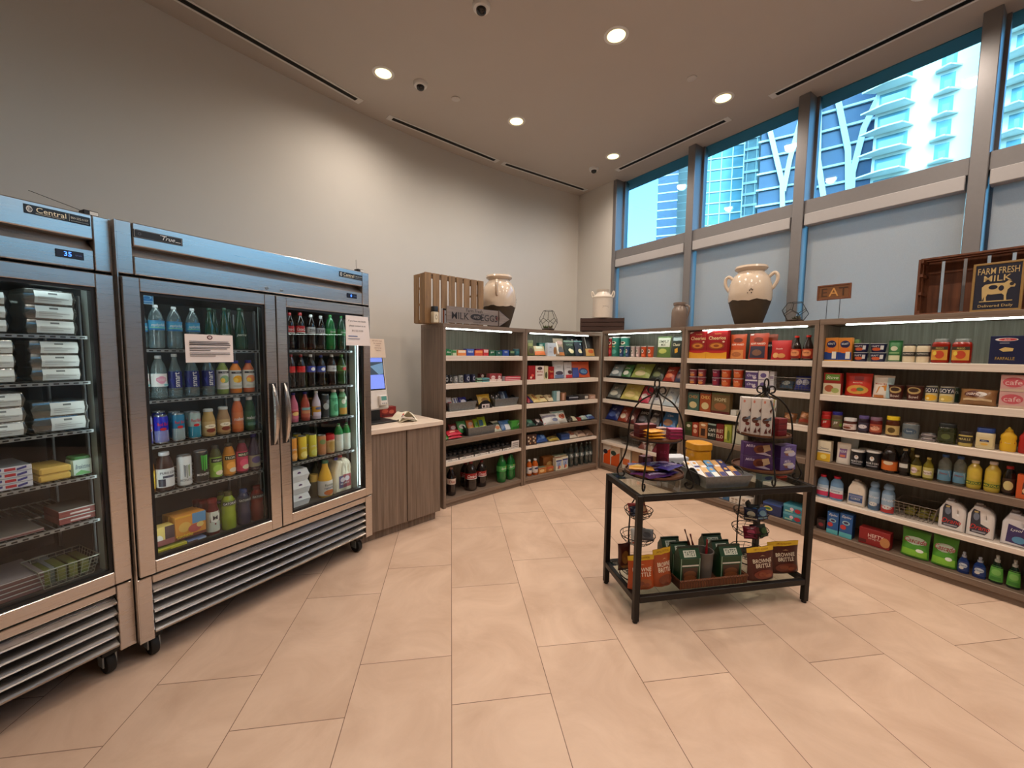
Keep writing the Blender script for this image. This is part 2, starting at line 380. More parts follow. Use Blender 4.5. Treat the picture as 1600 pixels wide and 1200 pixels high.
# ------------------------------------------------------------------ ceiling fittings
M_GLOW = nodes_mat('lamp_lens', lambda t, b, ln, N: (b.inputs['Emission Color'].__setattr__('default_value', (1, .82, .34, 1)), b.inputs['Emission Strength'].__setattr__('default_value', 3.2), b.inputs['Base Color'].__setattr__('default_value', (1, .9, .7, 1))))
LIGHTS = [((963, 55), 'round recessed downlight, largest of those lit near the window'), ((599, 114), 'round recessed downlight closest to the curved wall above the fridges'), ((1130, 153), 'round recessed downlight beside the short ceiling slot by the windows'),
          ((807, 189), 'round recessed downlight in the middle of the ceiling near the curved wall'), ((958, 244), 'round recessed downlight deepest in the corner, smallest looking')]
vis = [(at_z(x, y, ZC), l) for (x, y), l in LIGHTS]
va = Vector((-1.18, -.715, 0)); vb = Vector((.752, -1.14, 0))
L2p, L1p, L3p = vis[1][0], vis[0][0], vis[2][0]
extra = [L2p+vb, L2p+vb*2, L2p+vb*3, L1p+vb, L1p+vb*2, L1p+vb*3, L3p+vb, L3p+vb*2, L3p+vb*3, L2p+vb*2+va]
def downlight(p, label):
    t_ = thing('downlight', label, 'downlight', (p.x, p.y, ZC), 0, 'recessed ceiling downlights')
    m = MB(); m.lathe([(.068, -.001), (.068, -.006), (.082, -.008), (.092, -.004), (.093, .0)], M_WHITE, 28, cap=False); m.build('trim_ring', t_)
    m = MB(); m.lathe([(.0001, -.0035), (.067, -.0035), (.0675, -.002)], M_GLOW, 24); m.build('lens', t_)
    l = bpy.data.lights.new('downlight_lamp', 'SPOT'); l.energy = LAMP_POWER; l.color = LAMP_COLOR; l.spot_size = math.radians(165); l.spot_blend = 1.0; l.shadow_soft_size = .06
    o = bpy.data.objects.new('downlight_lamp', l); COL.objects.link(o); o.parent = t_; o.location = (0, 0, -.02)
for p, l in vis: downlight(p, l)
for p in extra: downlight(p, 'round recessed downlight further back along the ceiling')
SLOTS = [((285, 0), (557, 155), 'long black ceiling slot diffuser above the steel fridges', .0), ((613, 185), (773, 250), 'middle black ceiling slot diffuser along the curved wall', 0), ((790, 256), (912, 296), 'short black ceiling slot diffuser along the curved wall by the corner', 0),
         ((968, 264), (1133, 188), 'black ceiling slot diffuser in front of the corner windows', 0), ((1213, 147), (1515, 0), 'long black ceiling slot diffuser in front of the window with the balcony tower', 0)]
for i, (p, q, l, _) in enumerate(SLOTS):
    a, b = at_z(*p, ZC), at_z(*q, ZC); d = b-a; ang = math.atan2(d.y, d.x); ln_ = d.length
    if i in (0,): a = a-d.normalized()*1.2; ln_ += 1.2
    if i == 4: ln_ += 1.4
    t_ = thing('slot_diffuser', l, 'vent', (a.x, a.y, ZC), ang, 'linear slot diffusers in the ceiling')
    m = MB(); e = .05
    for x0, x1, y0, y1 in ((-e, ln_+e, -.045, -.026), (-e, ln_+e, .026, .045), (-e, 0, -.026, .026), (ln_, ln_+e, -.026, .026)): m.box(x0, x1, y0, y1, -.006, .0, M_WHITE, .001)
    m.build('frame', t_)
    m = MB(); m.box(0, ln_, -.026, .026, -.003, .0, M_BLACK); m.box(0, ln_, -.003, .003, -.005, -.003, M_BLACK); m.build('slot', t_)
for (x, y), l in (((752, 8), 'white dome security camera at the top middle of the ceiling'), ((657, 130), 'white dome security camera between two downlights near the curved wall'), ((928, 263), 'white dome security camera nearest the window corner')):
    p = at_z(x, y, ZC); t_ = thing('security_camera', l, 'camera', (p.x, p.y, ZC), 0, 'dome cameras on the ceiling')
    m = MB(); m.lathe([(.062, 0), (.062, -.012), (.055, -.028), (.036, -.03)], M_WHITE, 24, cap=True); m.build('housing', t_)
    m = MB(); m.lathe([(.036, -.03), (.033, -.047), (.02, -.058), (.0001, -.062)], mat((20, 20, 24), .08, noise=0), 20); m.build('dome_lens', t_)
for (x, y), l in (((712, 154), 'flat round sprinkler cover between the dome camera and the middle downlight'), ((1081, 122), 'flat round sprinkler cover near the windows')):
    p = at_z(x, y, ZC); m = MB(); m.lathe([(.041, 0), (.041, -.006), (.036, -.009), (.0001, -.009)], mat((205, 200, 195), .5, noise=.01), 24)
    tag(m.build('sprinkler_cover', None, (p.x, p.y, ZC)), l, 'sprinkler cover', 'sprinkler covers on the ceiling')
# ================================================================== towers outside the windows
def tower(name, label, cx, cy, ang, w, d, z0, z1, wallm, floor_h, slabm, slab_out, slab_t=.35, fins=None, finm=None, bal=None, balm=None, group='towers beyond the windows'):
    t_ = thing(name, label, 'building', (cx, cy, z0), ang, group)
    m = MB(); m.box(0, w, 0, d, 0, z1-z0, wallm); m.build('facade', t_)
    n = int((z1-z0)/floor_h); m = MB()
    for k in range(n+1): m.box(-slab_out, w+slab_out, -slab_out, d+slab_out, k*floor_h, k*floor_h+slab_t, slabm)
    sl = m.build('floor_bands', t_)
    if fins:
        m = MB(); k = 0.
        while k <= w+.01: m.box(k-.12, k+.12, -fins, 0, 0, z1-z0, finm or slabm); k += w/max(1, round(w/3.4))
        k = 0.
        while k <= d+.01: m.box(-fins, 0, k-.12, k+.12, 0, z1-z0, finm or slabm); k += d/max(1, round(d/3.4))
        m.build('window_fins', t_)
    return t_, n
def far(px, py, dist):
    r = ray(px, py); r = r/Vector((r.x, r.y)).length; return CAMPOS+r*dist
T_DARK = mat((62, 74, 104), .25, .2, noise=.25, scale=.4); T_GLASS = mat((92, 132, 150), .2, .2, noise=.35, scale=.35); T_WHITE = mat((226, 226, 222), .6, noise=.03, scale=.3)
T_BAL = mat((120, 148, 158), .25, .1, noise=.3, scale=.5); T_GREY = mat((176, 180, 182), .6, noise=.05, scale=.3)
def tower_px(name, label, xl, xr, dist, **k):
    """tower whose near face spans picture columns xl..xr at a distance, squared to the viewer"""
    a, b = far(xl, 250, dist), far(xr, 250, dist); v = b-a; ang = math.atan2(v.y, v.x); w_ = Vector((v.x, v.y)).length
    return tower(name, label, a.x, a.y, ang+k.pop('turn', 0), w_, k.pop('depth', 20), -12, k.pop('top', 190), **k), w_
tower_px('striped_tower', 'slim dark striped office tower standing against open sky in the corner window', 1030, 1061, 190, wallm=T_DARK, floor_h=3.6, slabm=T_WHITE, slab_out=.12, slab_t=.5)
tower_px('pale_slab_tower', 'plain pale tower edge behind the slim striped tower', 1061, 1120, 215, wallm=T_GREY, floor_h=3.6, slabm=T_WHITE, slab_out=.05, slab_t=.3)
tower_px('glass_grid_tower', 'pale green glass tower with a white window grid in the second bay', 1094, 1163, 150, wallm=T_GLASS, floor_h=3.5, slabm=T_WHITE, slab_out=.25, slab_t=.35, fins=.25, turn=.12)
tower_px('lattice_tower', 'white framed tower with open top terraces behind the green glass tower', 1140, 1196, 185, wallm=T_BAL, floor_h=4.2, slabm=T_WHITE, slab_out=.5, slab_t=.9, fins=.4, top=150)
def braced(label, xl, xr, dist, struts):
    (t_, n), w_ = tower_px('braced_tower', label, xl, xr, dist, wallm=T_DARK, floor_h=4.0, slabm=T_WHITE, slab_out=.6, slab_t=.45)
    inv = Matrix.Translation(-t_.location); rot = Matrix.Rotation(-t_.rotation_euler.z, 4, 'Z')
    for st in struts:
        pts = [rot @ (inv @ far(x, y, dist-2.2)) for x, y in st]
        m = MB(); m.tube(pts, .75, T_WHITE, 4); m.build('diagonal_strut', t_)
braced('dark rounded tower with white slab lines and a forked white strut in the second bay', 1188, 1256, 125, [((1196, 175), (1222, 285), (1224, 420)), ((1256, 170), (1234, 250), (1224, 300))])
braced('dark tower with thin white floor lines and V-shaped white struts in the third bay', 1268, 1376, 118, [((1300, 110), (1325, 235), (1326, 420)), ((1374, 150), (1350, 200), (1332, 270), (1326, 420)), ((1281, 120), (1278, 250), (1290, 330))])
def condo(label, xl, xr, dist, turn, depth):
    a, b = far(xl, 200, dist), far(xr, 200, dist); v = b-a; ang = math.atan2(v.y, v.x)+turn; w_ = Vector((v.x, v.y)).length
    t_ = thing('balcony_tower', label, 'building', (a.x, a.y, -12), ang, 'towers beyond the windows'); H = 200; fh = 3.25
    m = MB(); m.box(0, w_, 0, depth, 0, H, T_WHITE); m.build('facade', t_)
    m = MB(); m2 = MB(); m3 = MB(); n = int(H/fh)
    for k in range(n):
        z = k*fh
        for i, (u0, u1, o) in enumerate(((-.02, .40, 2.4), (.56, .80, 1.5))):
            m.prism([(u0*w_, .1), (u0*w_+(0 if i else -1.5), -o*.5), (u0*w_+1.2, -o), (u1*w_-1.2, -o), (u1*w_, -.1)], z, z+.22, T_WHITE)
            m2.box(u0*w_+1.0, u1*w_-1.0, -o+.02, -o+.10, z+.22, z+1.2, T_BAL)
            m3.box(u0*w_+.6, u1*w_-.6, -.06, .02, z+.5, z+2.7, T_GLASS)
    m.build('balcony_slabs', t_); m2.build('balcony_rails', t_); m3.build('window_bands', t_)
condo('tall white condominium tower with stacked curved balconies in the widest window bay', 1366, 1532, 88, .0, 15)
condo('white and blue tower edge in the last window bay past the balcony tower', 1566, 1680, 84, .05, 15)
# ================================================================== steel fridges
def f_steel(t, b, ln, N):
    tc = N('TexCoord'); mp = N('Mapping'); mp.inputs['Scale'].default_value = (3, 3, 420); n1 = N('TexNoise'); n1.inputs['Scale'].default_value = 1; n1.inputs['Detail'].default_value = 3
    ln(tc.outputs['Object'], mp.inputs[0]); ln(mp.outputs[0], n1.inputs['Vector'])
    mr = N('MapRange'); mr.inputs[3].default_value = .22; mr.inputs[4].default_value = .36; ln(n1.outputs[0], mr.inputs[0]); ln(mr.outputs[0], b.inputs['Roughness'])
    b.inputs['Base Color'].default_value = (*lin((202, 196, 191)), 1); b.inputs['Metallic'].default_value = 1.; b.inputs['Anisotropic'].default_value = .5
    bp = N('Bump'); bp.inputs['Strength'].default_value = .05; bp.inputs['Distance'].default_value = .001; ln(n1.outputs[0], bp.inputs['Height']); ln(bp.outputs[0], b.inputs['Normal'])
M_STEEL = nodes_mat('brushed_steel', f_steel)
M_CAV_SHADED = mat((58, 62, 62), .5, noise=.03); M_GASKET = mat((10, 10, 11), .5, noise=0); M_WIRE = mat((150, 155, 156), .35, .6, noise=.02)  # cabinet interior: a pale liner with its shade put into the colour
M_DOORGLASS = clear_mat('fridge_door_glass', (.90, .94, .93), .055)
M_STRIP = mat((225, 240, 240), .4, noise=0, emit=9.); M_LINER = mat((176, 190, 186), .5, noise=.02); M_RUB = mat((18, 18, 18), .6, noise=.05)
M_BADGE = mat((14, 15, 18), .35, noise=0); M_PALE = mat((214, 214, 210), .4, noise=0)
FZ0, FZ1, FDEP = .127, 2.117, .74
def fridge(F, W, doors, shelves, label, deck):
    t_ = thing('display_fridge', label, 'fridge', F.P(0, 0, 0), F.a, 'steel glass-door fridges')
    m = MB(); y0 = .03
    m.box(0, .05, y0, FDEP, FZ0, FZ1-.24, M_CAV_SHADED); m.box(W-.05, W, y0, FDEP, FZ0, FZ1-.24, M_CAV_SHADED); m.box(.05, W-.05, FDEP-.05, FDEP, FZ0, FZ1-.24, M_CAV_SHADED)
    m.box(.05, W-.05, y0, FDEP-.05, .40, .50, M_CAV_SHADED); m.box(.05, W-.05, y0, FDEP-.05, 1.82, 1.877, M_CAV_SHADED)
    m.box(.001, W-.001, .06, FDEP, 1.877, FZ1-.012, M_CAV_SHADED); m.box(.06, W-.06, .12, FDEP-.05, FZ0+.01, .40, M_BLACK)
    for s in (0, W): m.box(s-.002, s+.002, .0, FDEP, FZ0, FZ1, M_STEEL)
    for i in range(1, len(doors)): x = (doors[i-1][1]+doors[i][0])/2; m.box(x-.03, x+.03, y0, .09, .50, 1.82, M_CAV_SHADED)
    m.build('cabinet', t_)
    for s in (0, W-.055):
        for za, zb in ((1.884, FZ1), (FZ0, .445)): m = MB(); m.box(s, s+.055, 0, .06, za, zb, M_STEEL, .003); m.build('corner_panel', t_)
    m = MB(); m.box(.057, W-.057, -.004, .06, 2.014, FZ1, M_STEEL, .004); m.box(.057, W-.057, .0, .06, 1.884, 1.968, M_STEEL, .004); m.add([(.057, .008, 1.968), (W-.057, .008, 1.968), (W-.057, .055, 2.014), (.057, .055, 2.014)], [(0, 1, 2, 3)], M_STEEL)
    m.build('top_fascia', t_)
    m = MB(); m.box(.057, W-.057, .0, .05, .408, .445, M_STEEL, .003); m.box(.057, W-.057, .07, .075, .15, .408, M_BLACK)
    for k in range(5):
        z = .152+k*.0512
        m.add([(.058, .005, z), (W-.058, .005, z), (W-.058, -.003, z+.012), (.058, -.003, z+.012), (W-.058, .040, z+.036), (.058, .040, z+.036), (W-.058, .045, z+.030), (.058, .045, z+.030)], [(0, 1, 2, 3), (3, 2, 4, 5), (5, 4, 6, 7), (7, 6, 1, 0)], M_STEEL)
    m.build('grille', t_)
    for x in (.07, W-.07):
        m = MB(); m.box(x-.03, x+.03, .06, .13, .10, FZ0+.02, M_RUB); m.lathe([(.05, -.016), (.053, -.01), (.053, .01), (.05, .016)], M_RUB, 20, X=Matrix.Translation((x, .10, .053)) @ Matrix.Rotation(PI/2, 4, 'Y')); m.box(x-.026, x-.02, .075, .125, .04, .11, M_WIRE); m.box(x+.02, x+.026, .075, .125, .04, .11, M_WIRE); m.build('caster', t_)
    for i, (a, b, hs) in enumerate(doors):
        m = MB(); z0, z1 = .463, 1.868; gx0, gx1, gz0, gz1 = a+.06, b-.06, .523, 1.808
        for q in ((a, gx0, z0, z1), (gx1, b, z0, z1), (gx0, gx1, z0, gz0), (gx0, gx1, gz1, z1)): m.box(q[0], q[1], -.022, .025, q[2], q[3], M_STEEL, .0025)
        d = m.build('door', t_)
        m = MB(); e = .014
        for q in ((gx0, gx0+e, gz0, gz1), (gx1-e, gx1, gz0, gz1), (gx0+e, gx1-e, gz0, gz0+e), (gx0+e, gx1-e, gz1-e, gz1)): m.box(q[0], q[1], -.012, .024, q[2], q[3], M_GASKET)
        m.build('gasket', d)
        m = MB(); m.add([(gx0, -.004, gz0), (gx1, -.004, gz0), (gx1, -.004, gz1), (gx0, -.004, gz1)], [(0, 1, 2, 3)], M_DOORGLASS); m.build('glass_pane', d)
        if hs is not None:      # long crescent grip, hollow towards the glass
            hx = b-.032 if hs > 0 else a+.032; m = MB(); n = 14; q0 = []; 
            for k in range(n+1):
                t = k/n; z = .985+.36*t; o = math.sin(PI*t); q0.append((hx, -.024-.035*o**.7, z))
            m.tube(q0, [.004+.012*math.sin(PI*k/n)**.6 for k in range(n+1)], M_STEEL, 8)
            m.box(hx-.02, hx+.02, -.0245, -.021, .98, 1.35, mat((70, 66, 64), .4, .6, noise=0)); m.build('handle', d)
    for (x0, x1, zs) in shelves:
        for z in zs:
            m = MB(); ya, yb = .075, .62
            m.box(x0, x1, ya-.004, ya, z-.016, z-.002, M_WIRE); n = int((x1-x0)/.027)
            for k in range(n+1): x = x0+.004+(x1-x0-.008)*k/n; m.box(x-.0018, x+.0018, ya, yb, z-.006, z-.002, M_WIRE)
            for y in (ya+.02, ya+.27, yb): m.box(x0, x1, y-.003, y+.003, z-.012, z-.006, M_WIRE)
            for k in range(int((x1-x0)/.03)): m.box(x0+.01+k*.03, x0+.026+k*.03, ya-.0055, ya-.004, z-.012, z-.006, M_GASKET)
            m.build('wire_shelf', t_)
    for (x0, x1, zs) in shelves:
        m = MB(); m.box(x1+.012, x1+.022, .030, .040, .54, 1.79, M_STRIP); m.box(x0-.03, x0-.02, .030, .040, .54, 1.79, M_STRIP); m.build('light_strip', t_)
        m = MB(); m.box(x1+.004, x1+.012, .055, .12, .51, 1.81, M_LINER); m.build('door_jamb', t_)
        m = MB(); m.box(x0, x1-.05, .06, .075, 1.808, 1.818, M_STRIP); m.build('top_light', t_)
        m = MB()
        for x in (x0-.012, x1+.004):
            for y in (.16, .55): m.box(x, x+.008, y, y+.018, .52, 1.78, M_WIRE)
        m.build('pilaster', t_)
    return t_
_L = (1.545, 1.292, 1.065, .82); _Rr = (1.55, 1.30, 1.072, .812); F1Z = (1.60, 1.40, 1.182, .97, .767); DECK = .502
fr2 = fridge(F2, 1.375, [(.006, .678, 1), (.684, 1.366, -1)], [(.075, .645, _L), (.725, 1.285, _Rr)], 'wide two-door steel fridge full of drinks beside the counter', DECK)
F2.bays = [(.072, .648), (.722, 1.283)]; F2.tops = [1.805]+[z-.018 for z in _L]; F1.bays = [(.066, .614)]; F1.tops = [1.805]+[z-.018 for z in F1Z]
fr1 = fridge(F1, .686, [(.006, .680, None)], [(.07, .615, F1Z)], 'narrow one-door steel fridge with stacked food trays, nearest the camera', DECK)
def badge(parent, name, x0, x1, z0, z1, shapes, base=M_BADGE, y=-.004, tilt=0.):
    m = MB(); m.box(x0, x1, y-.003, y, z0, z1, base, .001)
    m.gfx(lambda u, v, d: (x0+(x1-x0)*u, y-.003-d, z0+(z1-z0)*v), x1-x0, z1-z0, shapes); return m.build(name, parent)
CENT = [('e', .075, .5, .045, .36, M_PALE), ('e', .08, .5, .03, .24, M_BADGE), ('t', .08, .5, .34, 'E', M_PALE, .05, 'b'), ('t', .39, .56, .56, 'Central', (236, 226, 196), .48, 'b'), ('t', .37, .14, .15, 'RESTAURANT PRODUCTS', (200, 196, 180), .42), ('r', .655, .1, .66, .9, (200, 196, 180)), ('t', .82, .55, .24, '800-222-5107', (200, 196, 180), .28, 'b'), ('t', .82, .2, .13, 'centralrestaurant.com', (180, 180, 170), .28)]
TRUE = [('r', .02, .06, .98, .94, (150, 150, 150)), ('r', .03, .1, .97, .9, (18, 19, 22)), ('e', .12, .5, .035, .18, (80, 82, 86)), ('e', .12, .5, .02, .1, (18, 19, 22)), ('t', .70, .54, .5, 'True', (226, 228, 230), .42, 'bi'), ('r', .52, .77, .66, .83, (226, 228, 230)), ('r', .84, .28, .95, .34, (226, 228, 230))]
badge(fr2, 'maker_badge', .058, .244, 2.052, 2.089, TRUE); badge(fr2, 'dealer_badge', 1.126, 1.318, 2.054, 2.090, CENT)
M_LED = mat((70, 130, 255), .4, noise=0, emit=3.)
def display(par, x, z, txt): badge(par, 'temperature_display', x-.042, x+.042, z-.016, z+.016, [('r', .03, .1, .97, .9, (8, 12, 40)), ('t', .42, .52, .56, txt, M_LED, .34, 'b'), ('t', .8, .5, .2, 'true', (90, 110, 170), .25)], y=0.)
display(fr2, 1.228, 1.935, '0')
for x in (.645, .731):
    m = MB(); m.lathe([(.009, 0), (.009, .004), (.004, .005), (.004, .001)], M_WIRE, 14, X=Matrix.Translation((x, 0, 1.906)) @ Matrix.Rotation(PI/2, 4, 'X')); m.build('lock_barrel', fr2)
badge(fr1, 'dealer_badge', .686-.252, .686-.064, 2.067, 2.102, CENT); display(fr1, .686-.132, 1.934, '35')
badge(fr2, 'energy_label', .070, .118, 1.752, 1.804, [('r', .02, .02, .98, .98, (150, 205, 235)), ('r', .06, .3, .94, .94, (36, 118, 190)), ('e', .5, .66, .36, .2, (120, 190, 232)), ('e', .48, .6, .26, .12, (36, 118, 190)), ('r', .1, .1, .9, .24, (60, 130, 190))], y=-.0045)
def sheet(name, label, F, y, x0, x1, z0, z1, shapes, curl=0., col=(236, 226, 222)):
    t_ = thing(name, label, 'paper notice', F.P((x0+x1)/2, y, z0), F.a); W, H = x1-x0, z1-z0
    S = lambda u, v, d: ((u-.5)*W, -d-.0015-curl*max(0, u-.6)**2*(1-v)*1.2, v*H)
    m = MB(); m.surf(S, 8, 6, mat(col, .7, noise=.01)); m.surf(lambda u, v, d: S(1-u, v, -.001), 8, 6, mat(col, .7, noise=.01)); m.gfx(S, W, H, shapes, step=(8, 4)); m.build('page', t_); return t_
_dk = (60, 52, 52); _rl = []
for k, (v, a, b, h) in enumerate(((.74, .08, .9, .02), (.68, .08, .92, .032), (.62, .08, .94, .032), (.53, .08, .92, .022), (.48, .08, .86, .022), (.42, .08, .5, .022), (.33, .08, .92, .022), (.28, .08, .92, .022), (.22, .08, .6, .022))): _rl.append(('r', a, v, b, v+h, _dk))
sheet('paper_notice', 'pink-white printed notice taped across the drinks fridge glass', F2, -.007, .232, .449, 1.478, 1.622, [('e', .5, .9, .06, .08, (90, 40, 44)), ('e', .5, .9, .035, .045, (226, 210, 206)), ('t', .5, .9, .07, '*', (90, 40, 44), .1, 'b')]+_rl)
sheet('paper_notice', 'small curling paper notice at the top corner of the soda door', F2, -.024, 1.155, 1.345, 1.585, 1.795, [('t', .5, .82, .075, 'If you have any issues', _dk, .8, 'b'), ('t', .5, .66, .075, 'please contact us at', _dk, .72, 'b'), ('t', .5, .5, .06, '305 555 0100', (120, 110, 110), .5), ('r', .1, .3, .5, .33, (90, 110, 160)), ('r', .08, .22, .6, .24, (130, 130, 150))], curl=.12)
for F, W, lab in ((F1, .686, 'small black temperature probe box with a thin wire on top of the narrow fridge'), (F2, 1.375, 'small black temperature probe box with a thin wire on the corner of the wide fridge')):
    x = W-.055 if F is F1 else W-.06
    t_ = thing('sensor_box', lab, 'sensor', F.P(x, .02, FZ1-.002), F.a, 'temperature probes on the fridges')
    m = MB(); m.box(-.025, .025, -.015, .03, 0, .022, M_BLACK, .003); m.box(-.005, .022, -.0165, -.015, .004, .018, M_PALE); m.build('case', t_)
    m = MB(); m.tube([(-.02, 0, .015), (-.06, .02, .03), (-.16, .05, .06)] if F is F1 else [(-.02, .0, .012), (-.03, .0, .04), (-.03, .0, .085)], .0012, M_BLACK, 5); m.build('wire', t_)
# ================================================================== counter with self-checkout
M_LAM = grain('grey_brown_laminate', (96, 80, 68), (146, 126, 110)); M_LAMB = grain('laminate_back', (122, 120, 108), (164, 160, 146))  # back panels: same laminate, greenish glow of the light bars painted in
M_LAMH = grain('laminate_across', (104, 88, 76), (142, 122, 106), sc=(1.6, 60, 60)); M_OAK = grain('pale_oak_edge', (214, 200, 186), (236, 224, 212), sc=(2, 50, 60))
M_STONE = nodes_mat('pale_counter_stone', lambda t, b, ln, N: _stone(t, b, ln, N))if False else mat((226, 208, 190), .3, noise=.04, scale=14)
CT = thing('service_counter', 'two-door grey-brown counter with pale top beside the wide fridge', 'counter', FCN.P(0, 0, 0), FCN.a); CW, CD = .748, .66
m = MB(); m.box(.0, CW, .022, CD, .075, .885, M_LAM); m.box(.0, CW-.03, .04, CD-.02, 0, .075, M_LAM); m.build('body', CT)
sp = FCN.along(636, 0, .5)
for a, b in ((.0, sp-.004), (sp+.004, CW)): m = MB(); m.box(a, b, 0, .02, .078, .88, M_LAM, .0015); m.build('door', CT)
m = MB(); m.box(.0, CW+.022, -.022, CD, .885, .925, M_STONE, .003); m.build('worktop', CT)
# ================================================================== open shelving
SHELF_T = .05
M_TUBE = mat((235, 250, 240), .4, noise=0, emit=14.)
def shelving(F, W, D, H, shelves, label, led, left_gap=0.):
    t_ = thing('shelving_unit', label, 'shelving', F.P(.002, 0, 0), F.a, 'open shelving units around the room'); P = .031; W -= .004
    F.bays = [(P+.005, W-P-.001)]; F.tops = [H-.045]+[z-(SHELF_T if z > .5 else .035) for z, _ in shelves]
    for s in (0, W-P): m = MB(); m.box(s, s+P, 0, D, 0, H-.042, M_LAM, .0015); m.build('side_panel', t_)
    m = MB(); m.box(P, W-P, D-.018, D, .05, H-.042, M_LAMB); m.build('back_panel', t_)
    m = MB(); m.box(0, W, -.002, D, H-.042, H, M_LAMH, .0015); m.build('top_panel', t_)
    m = MB(); m.box(P, W-P, .018, D-.018, 0, .045, M_LAMH); m.box(P, W-P, .002, D-.018, .045, .085, M_LAMH, .001); m.build('plinth', t_)
    for z, fixed in shelves:
        m = MB(); th = SHELF_T if not fixed or z > .5 else .035
        m.box(P+.001, W-P-.001, .004 if fixed != 1 else .0, D-.018, z-th, z, M_LAMH if fixed == 1 else M_OAK, .0015); m.build('shelf', t_)
    m = MB(); m.box(led[0], led[1], .010, .026, H-.053, H-.0425, M_TUBE, .003); m.build('light_bar', t_)
    return t_
ZT = 1.512; Z2, Z3, Z4 = 1.236, .955, .676; ZB = .085
ZA5, ZB5, ZC5, ZD5, ZE5 = .456, .458, .392, .392, .362
def led(F, W, p, q, H): return [min(W-.035, max(.035, F.along(x, .04, H-.05))) for x in (p, q)]
HL, HR = 1.822, 1.85
shelving(FA, WA, .42, HL, [(ZT, 0), (Z2, 0), (Z3, 0), (Z4, 1), (ZA5, 2)], 'shelving unit next to the counter with green soda bottles at its foot', led(FA, WA, 686, 797, HL))
shelving(FB, WB, .42, HL, [(ZT, 0), (Z2, 0), (Z3, 0), (Z4, 1), (ZB5, 2)], 'shelving unit ending in the far corner with clear bottles at its foot', led(FB, WB, 826, 917, HL))
shelving(FC, WC, .38, HR, [(ZT, 0), (Z2, 0), (Z3, 0), (Z4, 1), (ZC5, 2)], 'shelving unit full of chip bags starting in the far corner', led(FC, WC, 953, 1065, HR))
shelving(FD, WD, .38, HR, [(ZT, 0), (Z2, 0), (Z3, 0), (Z4, 1), (ZD5, 2)], 'shelving unit with red cereal boxes behind the glass table', led(FD, WD, 1100, 1263, HR))
shelving(FE, WE, .38, HR, [(ZT, 0), (Z2, 0), (Z3, 0), (Z4, 1), (ZE5, 2)], 'shelving unit with jars and cleaning jugs below the milk sign', led(FE, WE, 1323, 1700, HR))
# ================================================================== goods: builders. Local axes: front at -y, base at z = 0
ORD = ['first', 'second', 'third', 'fourth', 'fifth', 'sixth', 'seventh', 'eighth', 'ninth', 'tenth']; NUM = ['', 'one', 'two', 'three', 'four', 'five', 'six', 'seven', 'eight', 'nine', 'ten']
def seat(F, z, d, x0, x1, yt, rnd=False):
    """where a good stands that spans picture columns x0..x1 and reaches row yt, on a shelf at height z, d behind its edge: (x, width, height)"""
    xm = (x0+x1)/2; x, zt = F.hit(xm, yt, d); yb = to_px(F.P(x, d, z))[1]; ym = (yt+yb)/2
    a, b = F.hit(x0, ym, d)[0], F.hit(x1, ym, d)[0]; xc = (a+b)/2; wd = abs(b-a)
    if rnd: wd *= F.cosv(xc, d, z)
    h = max(.012, F.hit(xm, yt, d)[1]-z)
    for lo, hi in getattr(F, 'bays', ()):          # keep clear of the uprights and of the board above
        if lo-.09 < xc < hi+.09:
            wd = min(wd, hi-lo); xc = min(max(xc, lo+wd/2), hi-wd/2)
            up = [t for t in F.tops if t > z+.05]
            if up: h = min(h, min(up)-z-.008)
    return xc, wd, h
def fit_row(specs, i0=0):
    """neighbours in a row share the line between them instead of running into each other"""
    L = [list(q) for q in specs]
    for a, b in zip(L, L[1:]):
        if a[i0+1] > b[i0] and a[i0] < b[i0]: mid = (a[i0+1]+b[i0])/2; a[i0+1] = mid-.2; b[i0] = mid+.2
    return L
def put(o, F, x, d, z, rz=0.):
    GOODS.append((F, o)); o.location = F.P(x, d, z+.0012); o.rotation_euler.z = F.a+rz; return o
def dup(root, loc, label, rz=None):
    r = root.copy(); COL.objects.link(r); r.location = loc; r['label'] = label
    if rz is not None: r.rotation_euler.z = rz
    for ch in list(root.children):
        c = ch.copy(); COL.objects.link(c); c.parent = r
        for g in ch.children: d = g.copy(); COL.objects.link(d); d.parent = c
    return r
def carton_mesh(w, dp, h, base, shapes=(), side=None, top=None, b=.0015, sideg=()):
    m = MB(); m.box(-w/2, w/2, -dp/2, dp/2, 0, h, ink(base), b)
    S = lambda u, v, d: (-w/2+u*w, -dp/2-d, v*h)
    if side is not None:
        for sx in (-1, 1):
            x = sx*(w/2+.0005); q = [(x, -dp/2+.002, .002), (x, dp/2-.002, .002), (x, dp/2-.002, h-.002), (x, -dp/2+.002, h-.002)]; m.add(q, [(0, 1, 2, 3) if sx > 0 else (3, 2, 1, 0)], ink(side))
    if top is not None: m.add([(-w/2+.002, -dp/2+.002, h+.0005), (w/2-.002, -dp/2+.002, h+.0005), (w/2-.002, dp/2-.002, h+.0005), (-w/2+.002, dp/2-.002, h+.0005)], [(0, 1, 2, 3)], ink(top))
    m.gfx(S, w, h, shapes); return m
def tilt_mb(m, ang, pivot=0.):
    R = Matrix.Rotation(ang, 4, 'X'); m.v = [tuple(R @ Vector((x, y, z))) for x, y, z in m.v]; mn = min(v[2] for v in m.v); m.v = [(x, y, z-mn) for x, y, z in m.v]; return m
def twist_mb(m, ang, ax='Z'):
    R = Matrix.Rotation(ang, 4, ax); m.v = [tuple(R @ Vector(v)) for v in m.v]; mn = min(v[2] for v in m.v); m.v = [(x, y, z-mn) for x, y, z in m.v]; return m
